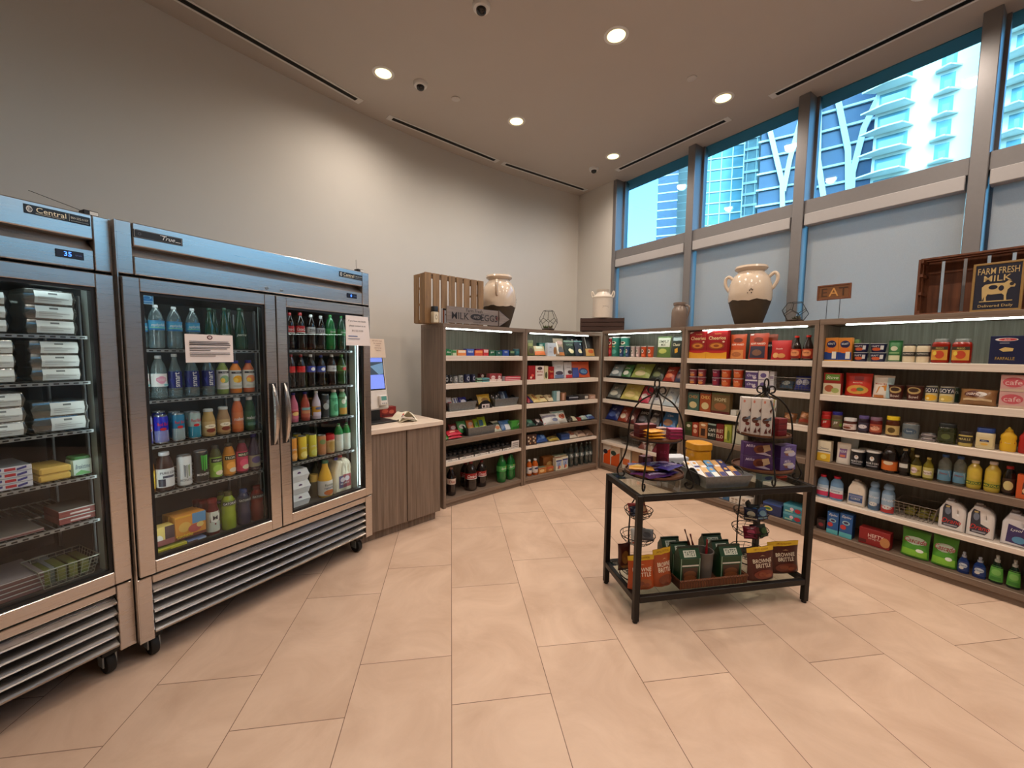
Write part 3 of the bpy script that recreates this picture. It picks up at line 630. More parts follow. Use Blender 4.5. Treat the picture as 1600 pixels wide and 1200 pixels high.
def pouch_mesh(w, dp, h, base, shapes=(), lean=0., seed=0, back=None, seal=None):
    """stand-up bag: full rounded foot, thin sealed top edge, slightly waisted and creased"""
    rd = random.Random(seed); ph = [rd.uniform(0, 6.28) for _ in range(4)]
    def half(v): return dp/2*(max(0., 1-v)**.75*.92+.03)*(.72+.28*min(1, v*9))
    def wd(v): return w/2*(.93+.07*abs(2*v-1)**1.5)
    def S0(u, v, d, sg=-1):
        a = (u-.5)*2; e = (1-abs(a)**2.6); y = half(v)*e**.7 if e > 0 else 0
        y += .012*w*math.sin(9*a+ph[0]+5*v)*math.sin(7*v+ph[1])*e
        return (a*wd(v), sg*(y+.0004)+sg*d, v*h+.006*h*math.sin(6*a+ph[2])*v)
    m = MB(); m.surf(lambda u, v, d: S0(u, v, d), 10, 9, ink(base)); m.surf(lambda u, v, d: S0(1-u, v, d, 1), 10, 5, ink(back or base))
    n = 10; vs = [S0(i/n, 0, 0) for i in range(n+1)]+[S0(i/n, 0, 0, 1) for i in range(n+1)]; m.add(vs, [(i+1, i, n+1+i, n+2+i) for i in range(n)], ink(base))
    if seal: m.surf(lambda u, v, d: S0(u, v, d), 10, 1, ink(seal), .0007, 0, 1, .93, 1)
    m.gfx(lambda u, v, d: S0(u, v, d), w, h, shapes, step=(10, 8), d0=.0012)
    if lean: tilt_mb(m, -lean)
    return m
def bag_mesh(w, h, dp, base, shapes=(), lean=0., seed=0, seal=None):
    """pillow bag of chips: crimped flat ends, puffed middle"""
    rd = random.Random(seed); ph = [rd.uniform(0, 6.28) for _ in range(5)]
    def S0(u, v, d, sg=-1):
        a = (u-.5)*2; b = (v-.5)*2; e = max(0, (1-abs(a)**2.2))**.55*max(0, (1-abs(b)**3.2))**.6
        y = dp/2*e*(1+.18*math.sin(7*a+ph[0]+3*b)*math.cos(6*b+ph[1])); k = 1-.06*(1-abs(b)**4)
        return (a*w/2*k, sg*(y+.0004)+sg*d, v*h+.012*h*math.sin(3*a+ph[2])*(b if b > 0 else 0))
    FO = mat(base, .3, noise=.14, scale=24., bump=.9); m = MB(); m.surf(lambda u, v, d: S0(u, v, d), 11, 11, FO); m.surf(lambda u, v, d: S0(1-u, v, d, 1), 8, 8, FO)
    if seal:
        for a, b in ((0, .06), (.94, 1)): m.surf(lambda u, v, d: S0(u, v, d), 11, 1, ink(seal), .0006, 0, 1, a, b)
    m.gfx(lambda u, v, d: S0(u, v, d), w, h, shapes, step=(11, 10), d0=.0012)
    if lean: tilt_mb(m, -lean)
    return m
def wrap(r, arc=150.):
    A = math.radians(arc)
    def mk(zf, h):
        return lambda u, v, d: ((r+d)*math.sin((u-.5)*A), -(r+d)*math.cos((u-.5)*A), zf+v*h)
    return mk
def can_mesh(r, h, base, shapes=(), bands=(), lid=(176, 178, 180), seg=20, plastic_lid=None):
    m = MB(); L = mat(lid, .3, .9, noise=0); z1 = h-.006
    rings = [(0, base)]+list(bands); prof = [(r*.86, 0), (r, .006)]; mats = [L]
    for i, (v, c) in enumerate(rings):
        nx = rings[i+1][0] if i+1 < len(rings) else 1.; prof.append((r, .006+(z1-.012)*nx)); mats.append(ink(c))
    prof += [(r*.88, z1), (r*.9, h), (r*.84, h), (r*.82, h-.004), (.0001, h-.004)]; mats += [ink(rings[-1][1]), L, L, L, L]
    m.lathe(prof, mats, seg, cap=True)
    if plastic_lid: m.lathe([(r*1.02, h-.012), (r*1.03, h-.01), (r*1.02, h+.001), (.0001, h+.001)], ink(plastic_lid), seg, cap=False)
    W = r*2.6; m.gfx(lambda u, v, d: wrap(r)(.006, h-.014)(u, v, d), W, h-.014, shapes, step=(12, 2)); return m
PROF = dict(
 soda=([(.72, 0), (.94, .02), (1, .07), (.96, .2), (.87, .31), (.98, .42), (1, .46), (1, .62), (.95, .70), (.70, .81), (.42, .89), (.36, .92)], .40, .92, (.45, .64)),
 water=([(.86, 0), (1, .03), (1, .2), (.95, .24), (1, .28), (1, .42), (.96, .44), (.99, .46), (.99, .64), (.97, .68), (.78, .80), (.46, .9), (.38, .93)], .43, .93, (.45, .66)),
 litre=([(.84, 0), (1, .04), (1, .34), (.95, .38), (1, .42), (1, .6), (.97, .66), (.80, .78), (.5, .88), (.30, .94)], .33, .94, (.42, .60)),
 juice=([(.88, 0), (1, .03), (1, .66), (.93, .74), (.6, .84), (.46, .89), (.44, .92)], .52, .91, (.14, .64)),
 tea=([(.9, 0), (1, .03), (1, .6), (.96, .68), (.7, .84), (.5, .9), (.5, .92)], .58, .91, (.1, .58)),
 drop=([(.9, 0), (1, .05), (1, .22), (.97, .36), (.78, .56), (.50, .74), (.31, .88), (.30, .93)], .36, .94, (.28, .42)),
 shake=([(.9, 0), (1, .03), (1, .56), (.9, .68), (.72, .80), (.68, .88), (.64, .9)], .72, .90, (.08, .55)),
 sport=([(.9, 0), (1, .04), (1, .36), (.92, .5), (.98, .6), (1, .66), (.92, .76), (.6, .87), (.5, .90)], .54, .90, (.52, .74)),
 slim=([(.9, 0), (1, .02), (1, .52), (.9, .64), (.5, .80), (.36, .9), (.36, .94)], .42, .93, (.12, .46)),
 oil=([(.92, 0), (1, .02), (1, .58), (.92, .68), (.45, .82), (.38, .92)], .42, .92, (.1, .5)),
 dish=([(.92, 0), (1, .03), (.92, .35), (.8, .6), (.46, .72), (.4, .76)], .42, .76, (.12, .5)),
 cone=([(.9, 0), (1, .03), (1, .45), (.8, .62), (.42, .82), (.38, .93)], .46, .92, (.1, .42)),
 spray=([(.92, 0), (1, .02), (1, .6), (.95, .7), (.62, .8), (.6, .84)], .80, .82, (.06, .62)),
 squeeze=([(.85, 0), (1, .04), (1, .38), (.9, .46), (1, .55), (.95, .66), (.55, .78), (.5, .84)], .46, .84, (.12, .40)))
def bottle(name, label, cat, w, h, kind, liq, cap, lab=None, shapes=(), group=None, flat=1., band=None, cap_m=None, seg=18, capname='cap'):
    prof, rc, zc, bd = PROF[kind]; r = w/2; t_ = thing(name, label, cat, group=group); bd = band or bd
    m = MB(); m.lathe([(a*r, z*h) for a, z in prof], ink(liq), seg, sy=flat); m.build('body', t_)
    m = MB(); zz = zc*h; rr = rc*r; cm = cap_m or mat(cap, .4, noise=.02)
    if kind == 'spray': m.lathe([(rr, zz), (rr*1.05, zz+.2*(h-zz)), (rr*.9, h-.3*(h-zz)), (rr*.55, h), (.0001, h)], cm, seg, sy=flat)
    elif kind in ('squeeze',): m.lathe([(rr, zz), (rr, zz+.3*(h-zz)), (rr*.55, zz+.5*(h-zz)), (rr*.2, h), (.0001, h)], cm, seg)
    elif kind == 'dish': m.lathe([(rr, zz), (rr, zz+.35*(h-zz)), (rr*.6, zz+.4*(h-zz)), (rr*.7, h-.1*(h-zz)), (rr*.5, h), (.0001, h)], cm, seg)
    else: m.lathe([(rr, zz), (rr*1.02, zz+.002), (rr, h-.002), (rr*.9, h), (.0001, h)], cm, seg)
    m.build(capname, t_)
    if lab is not None:
        import bisect
        def rad(v):
            for (a, z0), (b, z1) in zip(prof, prof[1:]):
                if z0 <= v <= z1: return r*(a+(b-a)*(v-z0)/max(1e-6, z1-z0))
            return r
        m = MB(); n = 6; vs_ = [bd[0]+(bd[1]-bd[0])*i/n for i in range(n+1)]
        m.lathe([(rad(v)+.0007, v*h) for v in vs_], ink(lab), seg, sy=flat, cap=False)
        A = math.radians(150); z0, zh = bd[0]*h, (bd[1]-bd[0])*h
        def S(u, v, d): R = rad(bd[0]+(bd[1]-bd[0])*v)+.0012+d; a = (u-.5)*A; return (R*math.sin(a), -R*flat*math.cos(a)-(0 if flat == 1 else d), z0+v*zh)
        m.gfx(S, r*2.6, zh, shapes, step=(12, 6)); m.build('label', t_)
    return t_
def jar(name, label, cat, w, h, body, lid, lab=None, shapes=(), group=None, lidh=.17, taper=.0, seg=20, sq=0., lidr=.94, band=(.16, .72)):
    r = w/2; t_ = thing(name, label, cat, group=group); zl = h*(1-lidh)
    m = MB(); m.lathe([(r*.9, 0), (r*(1-taper), .004+.01*h), (r, zl*.86), (r*.98, zl*.93), (r*.86, zl)], ink(body), seg, sq=sq); m.build('body', t_)
    m = MB(); m.lathe([(r*lidr, zl-.001), (r*lidr, h-.004), (r*(lidr-.05), h), (.0001, h)], mat(lid, .4, noise=.03) if isinstance(lid, tuple) else lid, seg, cap=True, sq=sq); m.build('lid', t_)
    if lab is not None:
        m = MB(); z0, z1 = band[0]*zl, band[1]*zl; rr = lambda v: r*(1-taper*(1-v))+.0008
        A = math.radians(160); zh = z1-z0
        def S(u, v, d): R = rr(v)*(1.0 if not sq else 1.0)+d; a = (u-.5)*A; e = 1.
            # squared jars keep the print on the flattened front
        if sq: S = lambda u, v, d: ((u-.5)*1.7*r, -r*.985-.0015-d, z0+v*zh)
        else: S = lambda u, v, d: ((rr(v)+d)*math.sin((u-.5)*A), -(rr(v)+d)*math.cos((u-.5)*A), z0+v*zh)
        m.surf(S, 12, 2, ink(lab), 0.0); m.gfx(S, r*2.6, zh, shapes, step=(12, 3)); m.build('label', t_)
    return t_
def jug(name, label, cat, w, h, dp, col, cap, lab, shapes=(), group=None, side=1, capx=-.12, rim=None):
    """plastic jug with a grip hole through its upper corner"""
    t_ = thing(name, label, cat, group=group); cu = bpy.data.curves.new('outline', 'CURVE'); cu.dimensions = '2D'; cu.fill_mode = 'BOTH'; s = side
    o = [(-.5, .0), (.5, 0), (.5, .62), (.47, .74), (.36, .83), (.2, .9), (capx*s+.13, .91), (capx*s+.12, .94), (capx*s-.12, .94), (capx*s-.13, .91), (-.36, .80), (-.48, .66)]
    hole = [(.13, .54), (.30, .50), (.39, .56), (.37, .70), (.28, .79), (.19, .79), (.13, .70)]
    bv = min(w, dp)*.14
    for pl in (o, hole):
        sp = cu.splines.new('POLY'); sp.points.add(len(pl)-1); sp.use_cyclic_u = True
        for p, (x, z) in zip(sp.points, pl):
            xx = x*s*(w-2*bv); p.co = (xx, bv+z*(h*.94-2*bv)/.94, 0, 1)
    cu.extrude = dp/2-bv; cu.bevel_depth = bv; cu.bevel_resolution = 2
    ob = bpy.data.objects.new('outline', cu); me = bpy.data.meshes.new_from_object(ob); m = MB()
    m.add([(v.co.x, -v.co.z, v.co.y) for v in me.vertices], [tuple(p.vertices) for p in me.polygons], mat(col, .35, noise=.02)); m.build('body', t_)
    bpy.data.objects.remove(ob); bpy.data.curves.remove(cu)
    m = MB(); r = min(.13*w, .45*dp); cx = capx*w*.9
    m.lathe([(r, h*.90), (r*1.03, h*.905), (r, h), (.0001, h)], mat(cap, .4, noise=.02), 18, c=(cx, 0, 0)); m.build('cap', t_)
    if lab is not None:
        poly, c = lab[:2]; m = MB(); q = lambda u, v, d: ((u-.5)*w*.92, -dp/2-.0008-d, v*h)
        m.add([q(u, v, 0) for u, v in poly], [tuple(range(len(poly)))], ink(c)); m.gfx(q, w, h, shapes); m.build('label', t_)
    return t_
def single(m, name, label, cat, group=None):
    return tag(m.build(name), label, cat, group)
GOODS = []
def row(F, z, items):
    """items: (builder, d, x0, x1, ytop, kwargs...) each a function of (w, h) giving a thing"""
    out = []
    flat = fit_row([q for q in items if not (len(q) > 5 and q[5] == 'o')], 2) if len(items) > 1 and len({round(q[1], 1) for q in items}) == 1 else items
    for fn, d, x0, x1, yt, *rest in (flat if len(flat) == len(items) else items):
        rnd = bool(rest and rest[0] == 'o'); x, w_, h_ = seat(F, z, d, x0, x1, yt, rnd)
        o = fn(w_, h_); put(o, F, x, d+(0 if rnd else getattr(fn, 'dp', 0)), z, rest[1] if len(rest) > 1 else 0.); out.append(o)
    return out
# short forms: each gives fn(w, h) -> thing
def C(label, base, shapes=(), dp=.05, cat='box', name='carton', group=None, side=None, top=None, lift=0.):
    def fn(w_, h_): return single(carton_mesh(w_, dp, h_, base, shapes, side, top), name, label, cat, group)
    fn.dp = dp/2; return fn
def PO(label, base, shapes=(), dp=.06, lean=.06, cat='bag', name='snack_pouch', group=None, seal=None, back=None):
    def fn(w_, h_): return single(pouch_mesh(w_, dp, h_/math.cos(lean), base, shapes, lean, hash(label) % 97 if False else len(label)*7, back, seal), name, label, cat, group)
    fn.dp = dp/2; return fn
def BG(label, base, shapes=(), dp=.05, lean=.5, cat='chips', name='chip_bag', group=None, seal=None):
    def fn(w_, h_): return single(bag_mesh(w_, h_/max(.2, math.cos(lean)), dp, base, shapes, lean, len(label)*5, seal), name, label, cat, group)
    fn.dp = .01; return fn
def CN(label, base, shapes=(), bands=(), cat='can', name='drink_can', group=None, lid=(176, 178, 180), plid=None):
    def fn(w_, h_): return single(can_mesh(w_/2, h_, base, shapes, bands, lid, plastic_lid=plid), name, label, cat, group)
    return fn
def BT(label, kind, liq, cap, lab=None, shapes=(), cat='bottle', name='drink_bottle', group=None, **k):
    return lambda w_, h_: bottle(name, label, cat, w_, h_, kind, liq, cap, lab, shapes, group, **k)
def JR(label, body, lid, lab=None, shapes=(), cat='jar', name='food_jar', group=None, **k):
    return lambda w_, h_: jar(name, label, cat, w_, h_, body, lid, lab, shapes, group, **k)
def CUP(label, base, lid, shapes=(), cat='cup', name='snack_cup', group=None):
    def fn(w_, h_):
        t_ = thing(name, label, cat, group=group); r = w_/2; m = MB(); m.lathe([(r*.78, 0), (r*.8, .003), (r*.96, h_*.9), (r, h_*.91), (r, h_*.95)], ink(base), 18)
        S = lambda u, v, d: ((r*(.8+.16*v)+.0006+d)*math.sin((u-.5)*2.6), -(r*(.8+.16*v)+.0006+d)*math.cos((u-.5)*2.6), .003+v*h_*.88)
        m.gfx(S, r*2.4, h_*.88, shapes, step=(12, 3)); m.build('tub', t_); m = MB(); m.lathe([(r*1.01, h_*.94), (r*1.01, h_), (.0001, h_)], mat(lid, .35, noise=.02), 18); m.build('lid', t_); return t_
    return fn
def stack_on(root_list, F, x, d, z): pass
def tray(F, x0, x1, d, dpt, z, h, label, name='metal_tray', group='galvanized trays holding snacks', ang=0., flare=.018):
    """galvanized tray with flared sides and black arched cut-out handles on the ends"""
    xa, xb = (x0+x1)/2, abs(x1-x0); t_ = thing(name, label, 'tray', F.P(xa, d+dpt/2, z+.0005), F.a+ang, group); xb -= .012; wx, wy = xb/2, dpt/2; G = mat((122, 126, 128), .42, .55, noise=.25, scale=55.)
    m = MB(); b = [(-wx+flare, -wy+flare), (wx-flare, -wy+flare), (wx-flare, wy-flare), (-wx+flare, wy-flare)]; t = [(-wx, -wy), (wx, -wy), (wx, wy), (-wx, wy)]; e = .0012
    vs = [(x, y, .002) for x, y in b]+[(x, y, h) for x, y in t]+[(x*.985, y*.985, .0035) for x, y in b]+[(x*.985, y*.985, h) for x, y in t]
    fs = [(3, 2, 1, 0), (8, 9, 10, 11)]
    for k in range(4): k2 = (k+1) % 4; fs += [(k, k2, 4+k2, 4+k), (8+k2, 8+k, 12+k, 12+k2), (4+k, 4+k2, 12+k2, 12+k)]
    m.add(vs, fs, G); m.tube([(x, y, h) for x, y in t], .0028, G, 6, True); m.build('pan', t_)
    for sx in (-1, 1):
        n = 10; R = min(wy*.72, h*.9); m = MB(); P = lambda k, rr: (sx*(wx+.004-flare*.35), -rr*math.cos(PI*k/n), h*.12+rr*math.sin(PI*k/n)*1.25)
        m.tube([P(k, R) for k in range(n+1)], .004, M_BLACK, 6); q = [P(k, R*.96) for k in range(n+1)]; m.add(q+[(x+sx*.002, y, zz) for x, y, zz in q], [tuple(range(n+1)), tuple(range(2*n+1, n, -1))], M_BLACK); m.build('end_handle', t_)
    return t_
def wire_basket(F, x0, x1, d, dpt, z, h, label, group=None, col=(150, 140, 130)):
    xa, wx = (x0+x1)/2, abs(x1-x0)/2; wy = dpt/2; t_ = thing('wire_basket', label, 'basket', F.P(xa, d+wy, z+.001), F.a, group); W_ = mat(col, .4, .7, noise=.03); fl = .82
    m = MB(); m.tube([(-wx, -wy, h), (wx, -wy, h), (wx, wy, h), (-wx, wy, h)], .003, W_, 6, True); m.build('rim', t_)
    m = MB(); n = 5
    for k in range(n):
        q = fl+(1-fl)*k/n; zz = .002+h*k/n; m.tube([(-wx*q, -wy*q, zz), (wx*q, -wy*q, zz), (wx*q, wy*q, zz), (-wx*q, wy*q, zz)], .0013, W_, 4, True)
    nx = max(3, int(wx*2/.026)); ny = max(3, int(wy*2/.026))
    for k in range(nx+1): x = -wx+2*wx*k/nx; m.tube([(x, -wy, h), (x*fl, -wy*fl, .002), (x*fl, wy*fl, .002), (x, wy, h)], .0013, W_, 4)
    for k in range(ny+1): y = -wy+2*wy*k/ny; m.tube([(-wx, y, h), (-wx*fl, y*fl, .002), (wx*fl, y*fl, .002), (wx, y, h)], .0013, W_, 4)
    m.build('mesh', t_); return t_
# ================================================================== inside the fridges
WTR = clear_mat('clear_water_bottle', (.86, .92, .94), .10, .05, .16, (170, 200, 205)); GRN = (14, 62, 40); CLA = (26, 14, 12)
WHT = (226, 228, 228); NAV = (26, 34, 92); BLK = (16, 16, 18); RED = (176, 26, 30); GOLD = (206, 170, 84)
def one(F, z, fn, d, x0, x1, yt, *r): return row(F, z, [(fn, d, x0, x1, yt, *r)])[0]
g = 'drink bottles in the wide steel fridge'
TS, SS, CS, JS = 'on the top shelf behind the left door', 'on the second shelf behind the left door', 'on the can shelf', 'on the mixed drinks shelf'
BLUEW = [('r', 0, .0, 1, .14, (40, 110, 170)), ('r', 0, .86, 1, 1, (60, 140, 190)), ('t', .5, .5, .4, 'zephyrhills', WHT, .7, 'bi'), ('r', .1, .22, .9, .3, (130, 200, 160))]
def water(l): return BT(l, 'litre', WTR, (210, 218, 222), (70, 160, 200), BLUEW, name='water_bottle', group=g, band=(.42, .64))
PER = [('t', .5, .5, .5, 'perrier', (214, 226, 214), .75, 'bi')]
GG = mat(GRN, .12, noise=.05, coat=.4)
def perrier(l): return BT(l, 'drop', GG, GRN, None, (), name='sparkling_water_bottle', group=g)
z = 1.547; d = .125
row(F2, z, [(water('clear water bottle with blue label half hidden by the fridge door frame'), d, 214, 231, 483, 'o'),
 (water('clear large water bottle with blue label, second from the hinge on the top fridge shelf'), d, 230, 257, 477, 'o'), (water('clear large water bottle with blue label in the middle of the top fridge shelf'), d, 260, 284.5, 480, 'o'),
 (water('clear water bottle with blue label next to the green glass bottles, behind the notice'), d, 290, 312, 482.5, 'o')])
def perrier2(l):
    def fn(w_, h_):
        t_ = bottle('sparkling_water_bottle', l, 'bottle', w_, h_, 'drop', GG, GRN, None, (), g)
        m = MB(); r = w_/2*.93; S = lambda u, v, d: ((r+.002+d)*math.sin((u-.5)*2.4), -(r+.002+d)*math.cos((u-.5)*2.4), h_*(.26+.16*v)); m.gfx(S, r*2.4, h_*.16, PER, step=(10, 2)); m.build('printed_mark', t_); return t_
    return fn
row(F2, z, [(perrier2('dark green glass sparkling water bottle beside the blue-labelled water'), d, 317, 338, 482, 'o'), (perrier2('dark green glass sparkling water bottle, middle of three behind the notice corner'), d, 341, 361, 482, 'o'), (perrier2('dark green glass sparkling water bottle nearest the fridge handles'), d, 364, 385, 482, 'o')])
for x0, x1, l in ((326, 345, 'dark green glass bottle in the back row behind the first sparkling water'), (349, 367, 'dark green glass bottle in the back row behind the middle sparkling water'), (372, 389, 'dark green glass bottle in the back row nearest the handles')): row(F2, z, [(perrier(l), .24, x0, x1, 484, 'o')])
z = 1.294
VOSS = [('r', 0, 0, 1, .12, WHT), ('t', .5, .55, .3, 'core', (206, 90, 130), .5, 'b'), ('e', .5, .52, .2, .3, (216, 150, 176)), ('t', .5, .53, .24, 'CORE', WHT, .3, 'b'), ('r', .6, .05, .95, .2, (120, 190, 200))]
def corew(l): return BT(l, 'water', WTR, (206, 212, 216), (224, 226, 226), VOSS, name='water_bottle', group=g, band=(.28, .58))
def smart(l): return BT(l, 'slim', WTR, (206, 212, 216), (24, 34, 110), [('p', [(.1, .5), (.3, .95), (.7, .95), (.9, .5), (.7, .05), (.3, .05)], (22, 30, 130)), ('t', .5, .5, .34, 'smart', WHT, .9, 'vb')], name='water_bottle', group=g, band=(.22, .60))
row(F2, z, [(corew('clear bottle with white label cut off by the door frame on the second shelf'), d, 217, 233, 555, 'o'), (corew('clear bottle with white label and pink oval, second shelf of the drinks door'), d, 235, 261, 556, 'o'),
 (smart('tall clear bottle with dark blue label and a grey cap beside the pink-oval water'), d, 262, 284, 551, 'o'), (smart('dark tall clear bottle just under the pink-white notice, near its centre'), d, 288, 311, 553, 'o'), (smart('tall clear bottle with bright blue label under the notice, next to the juices'), d, 315, 335, 553, 'o')])
def simply(l, liq, cap, fr): return BT(l, 'juice', liq, cap, (226, 228, 226), [('r', .1, .82, .9, .93, (60, 60, 70)), ('t', .5, .87, .08, 'Simply', WHT, .6, 'b'), ('e', .5, .52, .3, .2, fr), ('e', .36, .46, .14, .12, (250, 210, 90)), ('r', .2, .08, .8, .2, (200, 206, 200))], name='juice_bottle', group=g, band=(.14, .70))
row(F2, z, [(simply('squat juice bottle with pale green label half under the notice', (120, 140, 60), (40, 40, 110), (140, 176, 130)), d, 338, 357, 562, 'o'), (simply('orange juice bottle with a white label and yellow fruit, blue cap', (226, 130, 30), (34, 38, 150), (240, 176, 24)), d, 358, 377.5, 563.5, 'o'), (simply('peach juice bottle with a white label and blue cap nearest the handles', (206, 110, 60), (34, 34, 140), (236, 150, 100)), d, 378.5, 397.5, 563, 'o')])
z = 1.067; g2 = 'cans and coffees on the can shelf'
def rb(l, c1, c2): return CN(l, c2, [('p', [(.2, .08), (.8, .08), (.74, .46), (.26, .46)], (200, 206, 214)), ('e', .5, .52, .18, .06, (190, 30, 40)), ('t', .5, .72, .12, 'Red Bull', (200, 30, 50), .6, 'b')], [(.48, c1)], name='energy_can', group=g2)
d = .115
row(F2, z, [(rb('slim silver and blue energy can cut off by the door frame', (190, 196, 206), (56, 60, 150)), d, 226, 239, 651, 'o'), (rb('slim energy can in deep blue and silver', (24, 24, 170), (120, 124, 180)), d, 240, 263.5, 649, 'o'), (rb('slim energy can in teal and silver', (20, 110, 150), (140, 160, 165)), d, 268, 289, 646, 'o'), (rb('slim energy can in pale silver above teal', (150, 170, 168), (30, 130, 160)), d, 293.5, 314, 643.5, 'o')])
for x0, x1, c1, l in ((238, 260, (30, 30, 120), 'blue slim energy can in the second row, only its lid showing'), (263, 283, (24, 100, 140), 'teal slim energy can in the second row behind the teal one'), (287, 307, (110, 130, 130), 'grey slim energy can in the second row behind the pale one')): row(F2, z, [(rb(l, c1, c1), .19, x0, x1, 643, 'o')])
FR = [('e', .5, .62, .34, .16, (236, 226, 200)), ('t', .5, .62, .13, 'Frapp', (70, 44, 30), .55, 'bi'), ('e', .5, .3, .26, .16, (120, 50, 34)), ('r', .1, .06, .9, .12, (176, 140, 90))]
def frap(l, c): return BT(l, 'shake', c, (190, 196, 196), (186, 160, 112), FR, name='coffee_bottle', group=g2)
row(F2, z, [(frap('vanilla coffee drink bottle with a wide metal lid, beside the energy cans', (170, 140, 84)), d, 314.5, 336.5, 639, 'o'), (frap('mocha coffee drink bottle with a wide metal lid, beside the smoothies', (150, 120, 84)), d, 338, 359.5, 635.5, 'o')])
row(F2, z, [(BT('orange carrot smoothie bottle with white lid on the can shelf', 'tea', (196, 100, 48), (222, 224, 222), (200, 116, 66), [('t', .5, .6, .2, 'naked', WHT, .7, 'b')], name='smoothie_bottle', group=g2), d, 361.5, 380, 621, 'o'), (BT('green smoothie bottle with white lid nearest the handles', 'tea', (34, 70, 40), (222, 224, 222), (52, 92, 56), [('t', .5, .6, .2, 'naked', WHT, .7, 'b'), ('r', .2, .1, .8, .3, (90, 130, 110))], name='smoothie_bottle', group=g2), d, 381, 398.5, 619, 'o')])
z = .822; g3 = 'drinks on the mixed drinks shelf'
row(F2, z, [(BT('lemon tea bottle with yellow label cut off by the door frame', 'tea', (150, 96, 30), (220, 222, 220), (236, 196, 30), [('e', .5, .75, .3, .2, (250, 220, 90))], name='tea_bottle', group=g3), d, 224, 242, 711, 'o'),
 (BT('dark iced tea bottle with a white label and white cap', 'tea', (50, 22, 14), (216, 220, 226), (206, 210, 214), [('r', .3, .5, .8, .62, (60, 70, 90)), ('r', .1, .05, .4, .45, (40, 40, 60)), ('t', .55, .78, .12, 'PURE LEAF', (50, 60, 80), .7, 'b')], name='tea_bottle', group=g3), d, 242, 272, 706, 'o'),
 (CN('tall white energy can with silver claw mark', (214, 220, 224), [('p', [(.36, .3), (.42, .3), (.46, .7), (.34, .74)], (130, 140, 150)), ('p', [(.47, .25), (.53, .25), (.54, .72), (.47, .72)], (140, 150, 150)), ('p', [(.58, .3), (.64, .3), (.68, .74), (.56, .7)], (150, 170, 140)), ('t', .5, .18, .08, 'MONSTER', (120, 130, 140), .7, 'b')], name='energy_can', group=g3), d, 276, 300, 711, 'o'),
 (CN('tall black energy can with green claw mark', (18, 18, 20), [('p', [(.4, .4), (.46, .4), (.5, .9), (.36, .92)], (40, 150, 50)), ('p', [(.51, .36), (.57, .36), (.58, .9), (.51, .9)], (60, 190, 60)), ('p', [(.62, .4), (.68, .4), (.72, .92), (.6, .9)], (90, 200, 90)), ('t', .5, .24, .08, 'MONSTER', WHT, .7, 'b')], name='energy_can', group=g3), d, 302, 326, 704, 'o')])
def cape(l, liq, lb, txt): return BT(l, 'tea', liq, (50, 52, 50), lb, [('r', .1, .74, .9, .95, (30, 40, 34)), ('t', .5, .84, .12, txt, (224, 228, 200), .7, 'b'), ('e', .5, .42, .3, .2, tuple(min(255, c+26) for c in lb)), ('e', .6, .2, .25, .12, (226, 216, 190))], name='juice_bottle', group=g3, band=(.06, .66))
row(F2, z, [(cape('green kiwi juice bottle on the mixed drinks shelf', (60, 70, 30), (130, 178, 60), 'calypso'), d, 326.5, 346.5, 696, 'o'), (cape('orange juice drink bottle next to the kiwi juice', (186, 120, 30), (222, 150, 50), 'TROPIC'), d, 347.5, 367.5, 692.5, 'o'), (cape('pink grapefruit juice drink bottle next to the orange one', (120, 20, 46), (206, 60, 100), 'MINUTE'), d, 368, 387.5, 687, 'o'),
 (BT('purple tinted cone-shaped drink bottle nearest the handles', 'cone', clear_mat('violet_bottle', (.55, .5, .66), .12, .05, .35, (86, 74, 120)), (60, 50, 120), (150, 150, 130), [('e', .5, .6, .3, .3, (90, 80, 140))], name='juice_bottle', group=g3), d, 386, 406.5, 678, 'o')])
z = DECK; g4 = 'sports drinks at the foot of the wide fridge'
LUN = [('r', .0, .0, 1, .12, (120, 60, 50)), ('r', .55, .55, 1, 1, (96, 150, 196)), ('e', .3, .5, .2, .22, (226, 180, 90)), ('e', .62, .35, .22, .18, (196, 96, 90)), ('e', .8, .45, .12, .12, (230, 200, 120)), ('t', .3, .14, .14, 'Lunchables', (250, 226, 60), .5, 'b')]
def lunch(l, base, sh, dp=.05): return C(l, base, sh, dp, 'lunch kit', 'lunch_kit', 'lunch kits standing at the foot of the fridge', top=base)
dd = .09
for k in range(4): one(F2, z+.035, lunch(['front orange and blue lunch kit carton leaning at the foot of the fridge', 'orange and blue lunch kit second from the glass', 'orange and blue lunch kit third from the glass', 'orange and blue lunch kit at the back of the stack'][k], (222, 150, 62), LUN+[('r', 0, .94, .5, 1, (236, 180, 60))], .038), .10+k*.042, 273.5-k*5.2, 322-k*4.6, 803.5-k*1.2)
for k in range(2): one(F2, z+.035, lunch(['yellow and white lunch kit behind the hinge side of the fridge glass', 'yellow and white lunch kit in second row at the hinge side'][k], (232, 206, 120), [('r', .55, 0, 1, 1, (84, 66, 70)), ('e', .25, .35, .2, .25, (240, 236, 226)), ('r', 0, 0, 1, .3, (160, 100, 96))], .038), .10+k*.042, 239-k*2, 273-k*3, 824-k*2)
one(F2, z, C('flat lime yellow food tray lying under the lunch kits', (196, 186, 50), [('r', .1, .2, .5, .8, (170, 160, 40)), ('t', .3, .5, .6, 'nachos', (120, 100, 30), .4, 'b')], .16, 'lunch kit', 'lunch_kit', top=(150, 150, 60)), .085, 240, 293, 854.5)
one(F2, z, C('flat blue and brown food tray lying under the orange lunch kits', (110, 130, 170), [('r', 0, .1, .5, .9, (90, 70, 70)), ('r', .55, .1, .98, .9, (150, 170, 200))], .16, 'lunch kit', 'lunch_kit', top=(90, 110, 160)), .085, 294, 323, 842)
